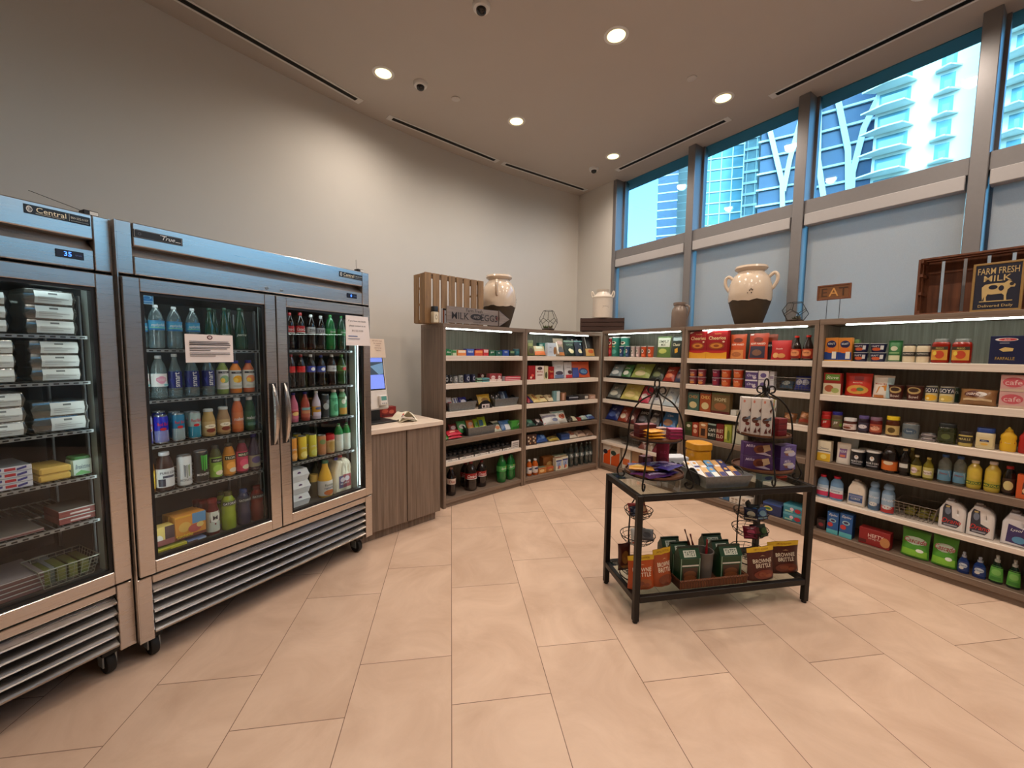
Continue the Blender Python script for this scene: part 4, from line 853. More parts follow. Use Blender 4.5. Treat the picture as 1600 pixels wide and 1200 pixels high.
def msc(l): return BT(l, 'shake', (96, 22, 24), (120, 24, 26), (206, 212, 200), [('p', [(.2, .5), (.5, .34), (.8, .5), (.8, 1), (.2, 1)], (120, 26, 30)), ('p', [(.28, .56), (.5, .44), (.72, .56), (.72, .9), (.28, .9)], (236, 236, 230)), ('t', .5, .7, .2, 'M', (30, 30, 40), .3, 'b')], name='shake_bottle', group=g4, band=(.1, .66))
one(F2, z, msc('white and maroon protein shake bottle with a shield letter, front of its row'), .125, 321, 343, 779, 'o')
for k, (a, b) in enumerate(((308, 328), (297, 316), (316, 336))): one(F2, z, msc(['maroon-capped protein shake behind the orange lunch kits', 'maroon-capped protein shake further back behind the lunch kits', 'maroon-capped protein shake in the row behind the shield bottle'][k]), .20+.07*(k % 2)+.02, a, b, 781, 'o')
def gat(l, c, cap): return BT(l, 'sport', mat(c, .18, noise=.06, coat=.3), cap, tuple(int(x*.8) for x in c), [('r', .05, .2, .95, .75, (30, 34, 40)), ('t', .5, .46, .36, 'GATORADE', (236, 238, 236), .8, 'b')], name='sports_drink_bottle', group=g4, band=(.64, .80))
row(F2, z, [(gat('large lime sports drink bottle at the foot of the fridge', (150, 170, 40), (90, 90, 40)), .13, 344.5, 369, 768, 'o'), (gat('large dark blue sports drink bottle at the foot of the fridge', (44, 52, 84), (40, 70, 130)), .13, 369, 392, 764, 'o'), (gat('large red sports drink bottle at the foot of the fridge next to the handles', (126, 28, 20), (110, 20, 20)), .13, 392, 414, 758, 'o'), (gat('lime sports drink bottle in the back row', (130, 150, 40), (80, 80, 30)), .25, 336, 356, 768, 'o')])
# ---- right door
g5 = 'soda bottles behind the soda door'; COLA = mat(CLA, .1, noise=.05, coat=.5); CK = [('t', .5, .52, .55, 'Coca-Cola', (240, 236, 234), .9, 'bi'), ('r', 0, 0, 1, .1, (236, 230, 226))]
def cola(l, lab=(186, 24, 32), sh=CK, cap=(150, 20, 24), kind='soda', liq=None): return BT(l, kind, liq or COLA, cap, lab, sh, name='soda_bottle', group=g5)
z = 1.552; d = .12
GRS = mat((22, 110, 50), .12, noise=.06, coat=.4)
row(F2, z, [(cola('cola bottle with red label at the hinge post, top shelf of the soda door'), d, 446, 460, 489, 'o'), (cola('cola bottle with red label, second on the top shelf of the soda door'), d, 461.5, 476.5, 489, 'o'),
 (cola('dark soda bottle with white label and white cap beside the red-label colas', (196, 202, 206), [('t', .5, .5, .4, 'ZERO', (40, 40, 44), .7, 'b')], (210, 212, 212)), d, 479, 493, 492, 'o'), (cola('dark soda bottle with silver label, next to the tall green soda', (176, 182, 190), [('t', .5, .5, .4, 'DIET', (50, 50, 56), .7, 'b')], (190, 192, 192)), d, 494.5, 508, 494, 'o'),
 (cola('bright green soda bottle partly behind the curling notice', (40, 150, 70), [('t', .5, .5, .4, 'Sprite', WHT, .8, 'bi')], (30, 120, 50), 'litre', GRS), d, 508, 524, 487, 'o'), (cola('green soda bottle hidden by the curling notice, nearest the door hinge', (40, 120, 60), [('t', .5, .5, .4, 'Sprite', WHT, .8, 'bi')], (30, 120, 50), 'litre', mat((20, 66, 44), .12, noise=.06, coat=.4)), d, 526, 540, 490, 'o')])
z = 1.302
PEP = [('e', .5, .5, .2, .3, (226, 230, 236)), ('p', [(.3, .5), (.7, .55), (.62, .75), (.38, .75)], RED)]
row(F2, z, [(cola('soda bottle with plain red label at the hinge post, second shelf of the soda door', (190, 22, 26), []), d, 448.5, 461.5, 552, 'o'), (cola('soda bottle with plain red label, second of the second soda shelf', (190, 22, 26), []), d, 463, 477, 551, 'o'),
 (cola('blue label soda bottle with white cap', (36, 62, 170), PEP, (222, 224, 222)), d, 478.5, 492.8, 552.5, 'o'), (cola('blue label soda bottle with blue cap', (30, 70, 160), PEP, (40, 60, 140)), d, 494.5, 508.5, 555, 'o'), (cola('silver label dark soda bottle on the second soda shelf', (196, 200, 204), [('t', .5, .5, .3, 'diet', (90, 90, 120), .6, 'b')], (200, 196, 190)), d, 511, 525.5, 552.5, 'o'),
 (cola('green ginger ale bottle with red mark nearest the hinge', (66, 120, 44), [('e', .6, .4, .25, .3, (196, 60, 70)), ('t', .5, .75, .25, 'Ginger Ale', WHT, .8, 'b')], (70, 130, 50), 'soda', mat((36, 70, 30), .12, noise=.05, coat=.4)), d, 526, 540.5, 553, 'o')])
z = 1.074; g6 = 'bottles on the tea shelf of the soda door'
def tea(l, liq, cap, lab, sh, kind='slim'): return BT(l, kind, liq, cap, lab, sh, name='tea_bottle', group=g6)
row(F2, z, [(tea('pink lemonade bottle with dark blue cap at the hinge post', (190, 96, 120), (34, 30, 110), (206, 110, 130), [('r', 0, .6, 1, .8, (176, 60, 50)), ('e', .5, .5, .3, .2, (230, 190, 120))]), d, 451, 466, 613, 'o'), (tea('red fruit water bottle with dark blue cap', (150, 60, 50), (34, 30, 110), (176, 90, 70), [('r', 0, .75, 1, 1, (120, 170, 170)), ('r', 0, .4, 1, .7, (190, 130, 90))]), d, 469.5, 484, 611.5, 'o'),
 (tea('lavender fruit water bottle with white cap', (190, 180, 196), (214, 212, 206), (196, 150, 60), [('r', 0, 0, 1, .4, (206, 196, 220)), ('e', .5, .8, .3, .15, (90, 100, 140))]), d, 487, 501, 610.5, 'o')])
row(F2, z, [(CN('slim black and silver can on the tea shelf', (40, 46, 50), [('e', .4, .5, .3, .16, (160, 170, 174)), ('e', .6, .7, .2, .1, (120, 130, 136))], name='drink_can', group=g6), d, 501.5, 514.5, 616, 'o'), (BT('tall pale green tea bottle with cream cap', 'tea', (70, 150, 110), (200, 190, 176), (104, 196, 150), [('t', .5, .7, .12, 'ARIZONA', (30, 110, 80), .7, 'b'), ('e', .5, .35, .25, .18, (70, 150, 110))], name='tea_bottle', group=g6, band=(.05, .86)), d, 514.5, 528, 606.5, 'o'),
 (BT('green and gold tea bottle with cream cap nearest the hinge', 'tea', (90, 120, 70), (200, 190, 176), (110, 170, 130), [('r', 0, 0, 1, .3, (196, 150, 70)), ('e', .4, .6, .2, .12, (226, 236, 220)), ('e', .65, .75, .16, .1, (226, 236, 220))], name='tea_bottle', group=g6, band=(.05, .86)), d, 528, 541.5, 606, 'o')])
z = .814; g7 = 'tall cans on the lower can shelf'
def seltz(l, c, c2): return CN(l, c, [('p', [(0, .36), (1, .46), (1, .64), (0, .56)], (34, 40, 84)), ('t', .5, .5, .08, 'LIPTON', WHT, .6, 'b'), ('e', .5, .2, .34, .15, c2)], name='tea_can', group=g7, lid=(150, 152, 150))
row(F2, z, [(seltz('orange and purple tall can at the hinge post', (226, 150, 60), (240, 180, 110)), .115, 451.5, 464, 683.5, 'o'), (seltz('yellow tall can with navy band, second from the hinge post', (222, 196, 60), (236, 220, 130)), .115, 465, 479.5, 680.5, 'o'), (seltz('yellow-green tall can with navy band, third from the hinge post', (206, 200, 70), (200, 206, 110)), .115, 482, 494.8, 678, 'o'),
 (CN('brown iced tea tall can beside the red can', (176, 120, 80), [('e', .4, .7, .3, .14, (120, 140, 90))], name='tea_can', group=g7), .115, 495.5, 509.5, 679.5, 'o'), (CN('red and gold tall can beside the green-capped bottles', (196, 170, 120), [('e', .5, .4, .3, .3, (170, 140, 70)), ('t', .5, .7, .09, 'ARIZONA', (240, 230, 200), .7, 'b')], [(.72, (176, 30, 34))], name='tea_can', group=g7, lid=(170, 34, 38)), .115, 508, 523, 677.5, 'o')])
for a, b, c, l in ((458, 471, (210, 180, 60), 'yellow tall can in the second row at the hinge post'), (473, 486, (206, 196, 70), 'yellow tall can in the second row, middle')): one(F2, z, seltz(l, c, c), .19, a, b, 677, 'o')
MALT = mat((206, 214, 206), .3, noise=.05)
row(F2, z, [(BT('white bottle with green shoulder and round emblem, next to the red can', 'litre', MALT, (20, 110, 40), (30, 120, 50), [], name='malt_bottle', group=g7, band=(.62, .92)), .12, 521.5, 536.5, 662, 'o'), (BT('white bottle with green shoulder and round emblem nearest the hinge', 'litre', MALT, (20, 110, 40), (30, 120, 50), [], name='malt_bottle', group=g7, band=(.62, .92)), .12, 535.5, 549, 660, 'o')])
z = DECK; g8 = 'egg cartons stacked at the foot of the soda door'
def egg(w_, h_, l):
    m = MB(); n = 3; dp = .11; W_ = mat((226, 230, 234), .6, noise=.02)
    for (za, zb, fa, fb) in ((0, .48, .86, 1.), (.52, 1., 1., .84)): m.add([(sx*w_/2*f, sy*dp/2*f, zz*h_) for zz, f in ((za, fa), (zb, fb)) for sx, sy in ((-1, -1), (1, -1), (1, 1), (-1, 1))], [(3, 2, 1, 0), (4, 5, 6, 7)]+[(k, (k+1) % 4, 4+(k+1) % 4, 4+k) for k in range(4)], W_)
    m.box(-w_/2*1.02, w_/2*1.02, -dp/2*1.02, dp/2*1.02, .47*h_, .53*h_, W_); m.gfx(lambda u, v, d: ((u-.5)*w_, -dp*.47-d, v*h_), w_, h_, [('e', .55, .7, .08, .12, (90, 60, 110))]); return single(m, 'egg_carton', l, 'egg carton', g8)
x, w_, h_ = seat(F2, z, .09, 456, 481, 773.5); h_ = .083
for k in range(3): put(egg(.155, h_, ['white foam egg carton at the bottom of the stack', 'white foam egg carton in the middle of the stack', 'white foam egg carton on top of the stack'][k]), F2, x+(0, .004, -.003)[k], .15, z+k*(h_+.001), .0)
for k in range(2): put(egg(.155, h_, ['white foam egg carton behind the stack, lower', 'white foam egg carton behind the stack, upper'][k]), F2, x+.01, .28, z+k*(h_+.001))
row(F2, z, [(JR('tall jar with gold lid between the eggs and the orange juice', (86, 78, 60), GOLD, None, (), name='pickle_jar', lidh=.3), .19, 483, 498, 741, 'o'), (BT('olive green bottle in the back behind the gold lid jar', 'oil', (60, 66, 24), (50, 60, 30), None, name='oil_bottle'), .33, 486, 500, 722, 'o'),
 (BT('orange juice carafe with green cap and white label', 'cone', mat((226, 176, 56), .2, noise=.05), (20, 110, 76), (226, 222, 216), [('t', .5, .72, .16, 'florida', (50, 90, 60), .6, 'b'), ('t', .5, .52, .16, "natural", (40, 60, 100), .7, 'b'), ('e', .5, .2, .3, .18, (206, 110, 50))], cat='juice carafe', name='juice_carafe', band=(.06, .46)), .135, 496, 519.5, 719, 'o')])
def milk(l, cap, c2): return lambda w_, h_: jug('milk_jug', l, 'milk jug', w_, h_, .095, (232, 228, 206), cap, ([(.28, .12), (.92, .12), (.92, .48), (.28, .48)], c2), [('e', .6, .36, .2, .07, (206, 196, 206)), ('t', .6, .24, .05, 'MILK', WHT, .4, 'b')], 'milk jugs at the foot of the soda door')
row(F2, z, [(milk('milk jug with blue cap and purple label beside the orange juice', (70, 76, 170), (96, 90, 130)), .15, 517, 537, 715, None), (milk('milk jug with red cap and red label at the hinge side', (196, 40, 40), (176, 80, 90)), .15, 537.5, 557, 707.5, None)])
one(F2, z, milk('milk jug half hidden behind the blue-capped jug', (180, 170, 170), (180, 180, 190)), .28, 512, 532, 716, None)
# ---- narrow fridge: clear food boxes with white labels and packaged goods
BOXC = clear_mat('clear_food_box', (.80, .82, .80), .12, .1, .18, (150, 150, 140)); FOOD = [(96, 66, 40), (120, 84, 44), (70, 78, 44), (130, 90, 60)]
def foodbox(w_, h_, l, dp=.17, food=0, lw=(.18, .9)):
    t_ = thing('food_box', l, 'food box', group='labelled clear food boxes in the narrow fridge'); m = MB(); f = .9
    m.add([(sx*w_/2*q, sy*dp/2*q, zz*h_) for zz, q in ((0, f), (.5, 1), (1, .9)) for sx, sy in ((-1, -1), (1, -1), (1, 1), (-1, 1))], [(3, 2, 1, 0), (8, 9, 10, 11)]+[(4*j+k, 4*j+(k+1) % 4, 4*j+4+(k+1) % 4, 4*j+4+k) for j in (0, 1) for k in range(4)], BOXC); m.build('clamshell', t_)
    m = MB(); m.lathe([(.0001, .004), (w_*.34, .006), (w_*.38, h_*.4), (w_*.2, h_*.72), (.0001, h_*.8)], mat(FOOD[food % 4], .7, noise=.45, scale=60., bump=.5), 14, sy=dp/w_*.95); m.build('food', t_)
    m = MB(); a, b = (lw[0]-.5)*w_, (lw[1]-.5)*w_; y = -dp/2-.0015; S = lambda u, v, d: (a+(b-a)*u, y+abs(v-.5)*.02*.9-d-.001, h_*(.08+.84*v))
    m.surf(S, 1, 4, mat((214, 222, 222), .6, noise=.02)); m.gfx(S, b-a, h_*.84, [('r', .36, .74, .6, .88, (96, 104, 106)), ('r', .08, .5, .55, .54, (150, 156, 158)), ('r', .08, .36, .9, .4, (150, 156, 158)), ('r', .08, .2, .7, .24, (160, 166, 168))]); m.build('label', t_); return t_
def boxes(z, d, cols, where):
    for (x0, x1, ytops, lw, fd, nm) in cols:
        x, w_, h0 = seat(F1, z, d, x0, x1, ytops[0]); n = len(ytops); zz = z; tot = seat(F1, z, d, x0, x1, ytops[-1])[2]; h = tot/n
        for k in range(n):
            pos = 'single' if n == 1 else ['lowest', 'second', 'third', 'fourth'][k] if k < n-1 else 'topmost'
            put(foodbox(w_, h-.001, 'clear food box with white label, %s up the %s stack %s' % (pos, nm, where), food=fd+k, lw=lw), F1, x, d+.085, zz); zz += h
boxes(F1Z[0]+.001, .085, [(40, 122, [496, 475, 454], (.2, .92), 2, 'hinge-side'), (-70, 14, [500, 478, 452], (.2, .95), 2, 'frame-side')], 'on the top shelf')
boxes(F1Z[1]+.001, .085, [(48, 128, [571, 551, 531], (.22, .96), 1, 'hinge-side'), (-58, 27, [571, 551, 530], (.2, .95), 0, 'frame-side')], 'on the second shelf')
boxes(F1Z[2]+.001, .085, [(50, 140, [647, 627], (.32, .93), 1, 'hinge-side'), (-46, 44, [660, 637, 615], (.2, .92), 3, 'frame-side')], 'on the third shelf')
z = F1Z[3]+.001
x, w_, h_ = seat(F1, z, .085, -40, 52, 727)
for k in range(4): put(single(carton_mesh(w_, .20, .022, (206, 206, 214), [('r', .5, .3, .7, .8, (176, 40, 50)), ('p', [(.2, .2), (.45, .5), (.45, .9), (.2, .6)], (60, 60, 130)), ('p', [(.72, .2), (.9, .5), (.9, .9), (.72, .6)], (60, 60, 130)), ('r', 0, 0, 1, .12, (150, 150, 160))], top=(120, 126, 130)), 'bacon_pack', 'flat red white and blue bacon pack, %s in its stack' % ['lowest', 'second from the bottom', 'third from the bottom', 'topmost'][k], 'meat pack', 'flat bacon packs in the narrow fridge'), F1, x, .19, z+k*.023)
x, w_, h_ = seat(F1, z, .09, 61, 114, 727)
for k in range(2): put(single(carton_mesh(w_, .17, .03, (222, 184, 92), [('r', .02, .05, .98, .12, (190, 150, 70))], b=.006), 'cheese_pack', 'block of sliced yellow cheese, %s' % ['lower of two beside the bacon', 'upper of two beside the bacon'][k], 'cheese', 'yellow cheese blocks in the narrow fridge'), F1, x, .18, z+k*.031, .03*k)
one(F1, z, JR('white and green margarine tub beside the cheese', (190, 222, 206), (60, 130, 70), (206, 228, 220), [('t', .5, .55, .3, 'Breakstone', (50, 90, 120), .8, 'bi'), ('p', [(.1, .1), (.4, .3), (.9, .1), (.9, .0), (.1, 0)], (120, 190, 120))], cat='tub', name='margarine_tub', sq=.6, lidh=.12, band=(.06, .95)), .14, 116, 154, 710, 'o')
z = F1Z[4]+.001
x, w_, h_ = seat(F1, z, .09, 92, 150, 786)
for k in range(2): put(single(carton_mesh(w_, .16, .03, (150, 80, 76), [('r', .0, .85, 1, 1, (200, 206, 206)), ('r', .3, .25, .85, .5, (216, 200, 196)), ('r', .05, .55, .95, .62, (120, 50, 50))], top=(96, 92, 86)), 'meat_pack', 'red shrink-wrapped meat pack, %s' % ['lower of two on the fifth shelf', 'upper of two on the fifth shelf'][k], 'meat pack', 'red meat packs in the narrow fridge'), F1, x, .175, z+k*.031)
x, w_, h_ = seat(F1, z, .09, -30, 70, 834); put(single(carton_mesh(w_, .30, .014, (150, 130, 128), [('r', 0, .3, 1, .6, (120, 60, 60))], top=(104, 100, 96)), 'meat_pack', 'wide flat meat pack lying at the frame side of the fifth shelf', 'meat pack'), F1, x, .24, z)
z = DECK+.001
x, w_, h_ = seat(F1, z, .10, -40, 74, 912)
for k in range(4): put(single(carton_mesh(w_, .24, .019, (120, 84, 80), [('r', 0, .8, 1, 1, (196, 192, 188))], top=(150, 140, 138) if k < 3 else (146, 138, 140)), 'frozen_meal', 'flat frozen meal tray, %s on the fridge floor' % ['lowest of the stack', 'second of the stack', 'third of the stack', 'topmost of the stack'][k], 'frozen meal', 'flat frozen meals in the narrow fridge'), F1, x, .24, z+k*.02)
x, w_, h_ = seat(F1, z, .12, 80, 101, 890)
for k in range(3): put(single(carton_mesh(w_, .2, .024, (112, 126, 120), [], top=(130, 140, 146)), 'frozen_pack', 'grey-blue frozen pack, %s beside the meal trays' % ['lowest', 'middle', 'topmost'][k], 'frozen pack', 'grey frozen packs in the narrow fridge'), F1, x, .24, z+k*.025)
x, w_, h_ = seat(F1, z, .10, 106, 163, 880); wbx = .515; wb = wire_basket(F1, wbx-.095, wbx+.095, .09, .2, z, .085, 'wire basket of green packs at the foot of the narrow fridge', col=(196, 196, 180))
for k in range(4): put(single(carton_mesh(.030, .13, .07, (104, 112, 54), [('r', .1, .2, .9, .8, (130, 130, 60))]), 'cheese_stick_pack', 'green-gold pack in the wire basket, %s from the frame side' % ORD[k], 'snack pack', 'green packs in the fridge basket'), F1, wbx-.058+k*.038, .19, z+.006)
# ================================================================== left-hand shelving: small boxes, tins, chips, soda
g = 'small boxes on the top shelf by the counter'; A = 'on the top shelf of the unit next to the counter'
def sb(l, base, c2=None, txt=None, dp=.06, **k): return C(l, base, ([('r', .08, .5, .92, .92, c2)] if c2 else [])+([('t', .5, .6, .3, txt, (240, 240, 236), .8, 'b')] if txt else []), dp, k.pop('cat', 'medicine box'), k.pop('name', 'medicine_box'), g, **k)
z = ZT; d = .04
T1 = [(690, 704.5, 546.5, 'green low box at the end of the top shelf near the counter', (24, 110, 60), None, 'Alka'), (705, 713.5, 547, 'white and green striped small box', (190, 200, 170), (60, 130, 70), None), (715, 728.5, 547, 'orange and white small box on the top shelf', (216, 130, 70), (236, 220, 200), None),
 (729, 741, 545.5, 'blue small box with white letter on the top shelf', (50, 70, 160), (90, 120, 190), 'Advil'), (742, 754.5, 547.5, 'red and orange small box on the top shelf', (206, 80, 50), (236, 150, 90), None), (755.5, 763.5, 546, 'red and white upright small box', (190, 50, 56), (230, 190, 190), None),
 (764.5, 774, 547.5, 'dark green small box with a pale logo', (20, 90, 60), None, 'gum'), (775, 784.5, 548, 'teal green small box with white print', (24, 84, 76), None, 'tic'), (785.5, 795.5, 547, 'royal blue small box with white print', (36, 70, 150), None, 'nyq'), (797, 804, 548, 'black-green tiny box next to the teal tin', (24, 50, 40), (120, 150, 110), None)]
for x0, x1, yt, l, b, c2, t in T1: one(FA, z, sb(l, b, c2, t), d, x0, x1, yt)
for x0, x1, b, l in ((729, 741, (60, 60, 130), 'purple-blue small box in the second row'), (744, 756, (120, 40, 90), 'magenta small box in the second row'), (692, 702, (20, 90, 50), 'green small box in the second row')): one(FA, z, sb(l, b), .13, x0, x1, 545)
one(FA, z, CN('round teal tin at the end of the top shelf', (28, 84, 96), [('r', .2, .3, .7, .7, (60, 120, 130))], cat='tin', name='mint_tin', group=g), .07, 804.5, 815, 545, 'o')
z = Z2; g = 'tins and gum packs on the second shelf'
def tin(l, base, c2): return CN(l, base, [('e', .5, .5, .22, .3, c2), ('e', .5, .5, .13, .18, base)], cat='tin', name='mint_tin', group=g, lid=(90, 92, 96))
for x0, x1, yt, l, b, c2 in ((685.5, 697, 586, 'black tin with white print at the shelf end by the counter', (18, 18, 20), (190, 190, 190)), (698, 706.5, 586, 'black and silver tin, second from the counter', (30, 30, 32), (160, 160, 160)), (707.5, 715, 587, 'silver grey tin on the second shelf', (130, 134, 136), (190, 192, 192)), (715.5, 723.5, 585.5, 'pale silver tin with round ring mark', (150, 154, 154), (60, 60, 64)),
  (724.5, 734, 584.5, 'navy tin with white ring beside the silver ones', (28, 34, 70), (180, 186, 200)), (734.5, 744, 584.5, 'navy tin with white ring beside the green flat tins', (26, 30, 64), (170, 176, 196))): one(FA, z, tin(l, b, c2), .07, x0, x1, yt, 'o')
def flat(l, b, c2, h=.02, **k): return C(l, b, [('r', 0, .3, 1, .6, c2)], .07, 'gum pack', 'gum_pack', g, top=c2)
for k in range(2): one(FA, z+k*.022, flat('flat pale green gum tin, %s of two' % ['lower', 'upper'][k], (80, 140, 110), (190, 216, 196)), .03, 744.5, 753.5, 596-k*4.6)
for k in range(2): one(FA, z+k*.022, flat('flat teal gum pack, %s of two' % ['lower', 'upper'][k], (60, 130, 140), (150, 206, 206)), .03, 754, 765, 595.5-k*4.6)
g = 'red gum boxes on the second shelf'
for k, (x0, x1, b) in enumerate(((750.5, 757.5, (90, 40, 44)), (758, 764.5, (60, 66, 40)))): one(FA, z, C('dark %s box behind the flat gum packs' % ['red', 'green'][k], b, [('e', .5, .7, .3, .2, (220, 200, 180))], .05, 'gum box', 'gum_box', g), .13, x0, x1, 584)
for k, (x0, x1) in enumerate(((765, 776), (776.5, 784))): one(FA, z, C('red and white box with a script mark, %s' % ['nearer the flat gum packs', 'nearer the pink long packs'][k], (150, 60, 64), [('r', 0, 0, 1, .3, (226, 206, 196)), ('e', .5, .5, .3, .25, (230, 210, 206)), ('t', .5, .5, .2, 'Extra', (150, 40, 46), .6, 'b')], .06, 'gum box', 'gum_box', g), .04, x0, x1, 584)
one(FA, z, C('small grey pack beside the pink long packs', (140, 130, 134), [], .05, 'gum box', 'gum_box', g), .04, 785, 791.5, 588.5)
for k in range(2): one(FA, z+k*.018, C('long pink-red candy pack, %s of two' % ['lower', 'upper'][k], (196, 66, 84), [('r', 0, .35, 1, .65, (236, 200, 200))], .06, 'candy pack', 'candy_pack', g, top=(206, 90, 104)), .03, 792.5, 816, 591.5-k*3.3)
# trays of snack bags
z = Z3
sx = lambda F, px, d, zz: F.along(px, d, zz)
def traypx(F, z, d, dpt, px0, px1, h, l): return tray(F, sx(F, px0, d, z+.04), sx(F, px1, d, z+.04), d, dpt, z, h, l)
traypx(FA, z, .035, .20, 701, 746, .085, 'galvanized tray of candy bags nearest the counter, third shelf'); traypx(FA, z, .035, .20, 773, 811, .085, 'galvanized tray with a round card on its end, third shelf')
g = 'snack bags standing in the metal trays'
def bagrow(F, z, d, specs, lift=.03, lean=.45, group=None, dp=.03, dz=0., name='snack_bag', cat='snack bag'):
    for x0, x1, yt, l, b, sh in fit_row(specs): one(F, z+lift, BG(l, b, sh, dp, lean, cat, name, group or g), d, x0, x1, yt)
bagrow(FA, z, .10, [(686.5, 699, 622.5, 'red and white striped snack bag at the shelf end', (196, 60, 44), [('r', .1, .3, .9, .6, (230, 200, 190))]), (696, 711, 622, 'white snack bag with red print beside the red one', (206, 200, 200), [('r', .2, .3, .8, .5, (150, 60, 60))]), (708, 722, 622.5, 'white and blue striped snack bag', (214, 216, 220), [('r', .2, .1, .4, .9, (80, 90, 150)), ('r', .6, .1, .8, .9, (80, 90, 150))]), (716, 732, 621.5, 'dark blue snack bag in the tray nearest the counter', (28, 32, 130), [('e', .5, .5, .3, .2, (210, 212, 226))])])
bagrow(FA, z, .10, [(749, 770, 617, 'yellow snack bag in the second tray of the third shelf', (214, 176, 60), [('e', .5, .4, .3, .2, (150, 110, 40))]), (768, 776, 615, 'black snack bag with white specks', (24, 20, 20), [('e', .3, .7, .1, .06, (210, 200, 196)), ('e', .6, .5, .12, .07, (210, 200, 196)), ('e', .4, .3, .1, .06, (200, 120, 90))]), (775.5, 784.5, 613.5, 'black snack bag with white dots beside the blue bag', (22, 20, 22), [('e', .3, .6, .1, .06, (220, 210, 206)), ('e', .7, .7, .1, .06, (220, 210, 206)), ('e', .5, .3, .12, .06, (210, 200, 190))]), (785, 797, 612, 'slate blue snack bag at the end of the second tray', (40, 62, 96), [('r', .3, .1, .45, .9, (150, 176, 196))])])
t_ = thing('tray_sign', 'round black sign card standing between the two trays of the third shelf', 'sign', FA.P(sx(FA, 758, .03, z+.03), .028, z+.001), FA.a); m = MB(); n = 16; R = .075
pts = [(R*1.25*math.cos(PI*k/n), R*1.15*math.sin(PI*k/n)) for k in range(n+1)]; m.prism(pts, 0, .004, M_BLACK, X=Matrix.Rotation(PI/2, 4, 'X')); S = lambda u, v, d: ((u-.5)*2.5*R, -.0045-d, v*R*1.15)
m.gfx(S, 2.5*R, R*1.15, [('r', .24, .06, .78, .54, (216, 206, 206)), ('r', .30, .12, .46, .4, (60, 50, 50)), ('r', .52, .12, .72, .22, (90, 80, 80)), ('r', .52, .3, .72, .4, (90, 80, 80))]); m.build('card', t_)
z = Z4
traypx(FA, z, .03, .20, 731, 776, .085, 'galvanized tray of bright chip bags on the brown fixed shelf')
g = 'snack bags on the brown fixed shelf'
bagrow(FA, z, .11, [(704, 718, 664, 'dark red snack bag behind the tray end', (110, 30, 34), [('e', .5, .6, .3, .2, (210, 190, 190))]), (716, 733, 659.5, 'green and white chip bag in the tray', (80, 170, 100), [('e', .5, .5, .36, .2, (226, 236, 226)), ('t', .5, .5, .12, 'Lays', (30, 100, 50), .6, 'b')]), (731, 746, 658, 'orange chip bag in the tray', (226, 140, 80), [('r', .1, .0, .9, .3, (230, 206, 80)), ('e', .5, .65, .3, .15, (236, 200, 190))]), (741, 753, 656, 'lime green chip bag in the tray, next to the orange one', (150, 206, 40), [('e', .5, .5, .3, .2, (70, 150, 60))]), (748, 763, 653, 'lime chip bag with a blue wave in the tray', (176, 214, 50), [('r', .05, .3, .5, .75, (30, 100, 130)), ('e', .6, .2, .3, .12, (236, 230, 120))])])
bagrow(FA, z, .05, [(774, 788, 660, 'white and dark green snack bag beside the tray', (196, 200, 180), [('r', 0, .6, 1, .8, (60, 80, 66)), ('e', .5, .3, .3, .16, (196, 120, 70))]), (783, 803, 658.5, 'blue and white snack bag lying beside the tray', (70, 110, 160), [('r', .3, .0, 1, .5, (220, 222, 226))])], lift=.0, lean=.7)
row(FA, z, [(C('green cardboard tea box near the divider', (70, 150, 60), [('r', .1, .1, .9, .3, (40, 110, 40))], .07, 'box', 'snack_carton'), .04, 799.5, 811.5, 658), (C('narrow red box with a white arrow against the divider', (140, 40, 44), [('p', [(.2, .4), (.9, .7), (.9, .8)], WHT)], .07, 'box', 'snack_carton'), .04, 812, 816.5, 657.5)])
one(FA, z, BG('green candy pouch lying at the shelf end by the counter', (70, 130, 60), [('e', .5, .5, .2, .3, (130, 180, 90))], .04, 1.2, 'candy', 'candy_bag', g), .02, 693.5, 702, 680)
for k in range(2): one(FA, z+k*.03, BG('pink-red candy bag lying by the counter, %s of two' % ['lower', 'upper'][k], (206, 50, 70), [('r', .2, .4, .8, .6, (240, 190, 170)), ('e', .7, .4, .15, .2, (150, 20, 40))], .035, 1.15, 'candy', 'candy_bag', g), .02, 701, 723.5, 681-k*4.5)
# dark pod boxes with a white strip, soda below
z = ZA5; g = 'black pod cartons lying on the thin shelf'
xs = [sx(FA, p, .03, z) for p in (696, 717, 741, 764, 785, 799)]
for k in range(5):
    w_ = xs[k+1]-xs[k]-.006; t_ = thing('pod_carton', 'black open carton of coffee pods, %s from the counter' % ORD[k], 'carton', FA.P((xs[k]+xs[k+1])/2, .16, z+.001), FA.a, g)
    m = carton_mesh(w_, .26, .05, (26, 24, 24), [('r', .02, .02, .98, .42, (222, 216, 210)), ('t', .34, .22, .26, 'LAVA', (30, 28, 28), .45, 'b'), ('e', .8, .22, .03, .1, (90, 80, 80)), ('r', .3, .62, .8, .72, (120, 110, 110))], top=(30, 28, 28)); m.build('tray', t_)
    m = MB(); nx = max(2, int(w_/.05))
    for i in range(nx):
        for j in range(3): m.lathe([(.019, 0), (.021, .018), (.0001, .019)], mat((70, 66, 66), .4, .3, noise=.1), 10, c=(-w_/2+w_*(i+.5)/nx, -.09+.08*j, .0505))
    m.build('pods', t_)
one(FA, z, C('white printed card standing at the divider end of the pod cartons', (216, 210, 206), [('r', .1, .15, .9, .8, (150, 144, 144)), ('r', .15, .3, .85, .36, (226, 222, 218)), ('r', .15, .55, .85, .61, (226, 222, 218))], .004, 'card', 'price_card'), .025, 799.5, 811, 689)
z = ZB; g = 'large soda bottles at the foot of the unit by the counter'
def big(l, lab, sh, liq=COLA, cap=(120, 16, 20)): return BT(l, 'litre', liq, cap, lab, sh, name='large_soda_bottle', group=g, band=(.42, .62))
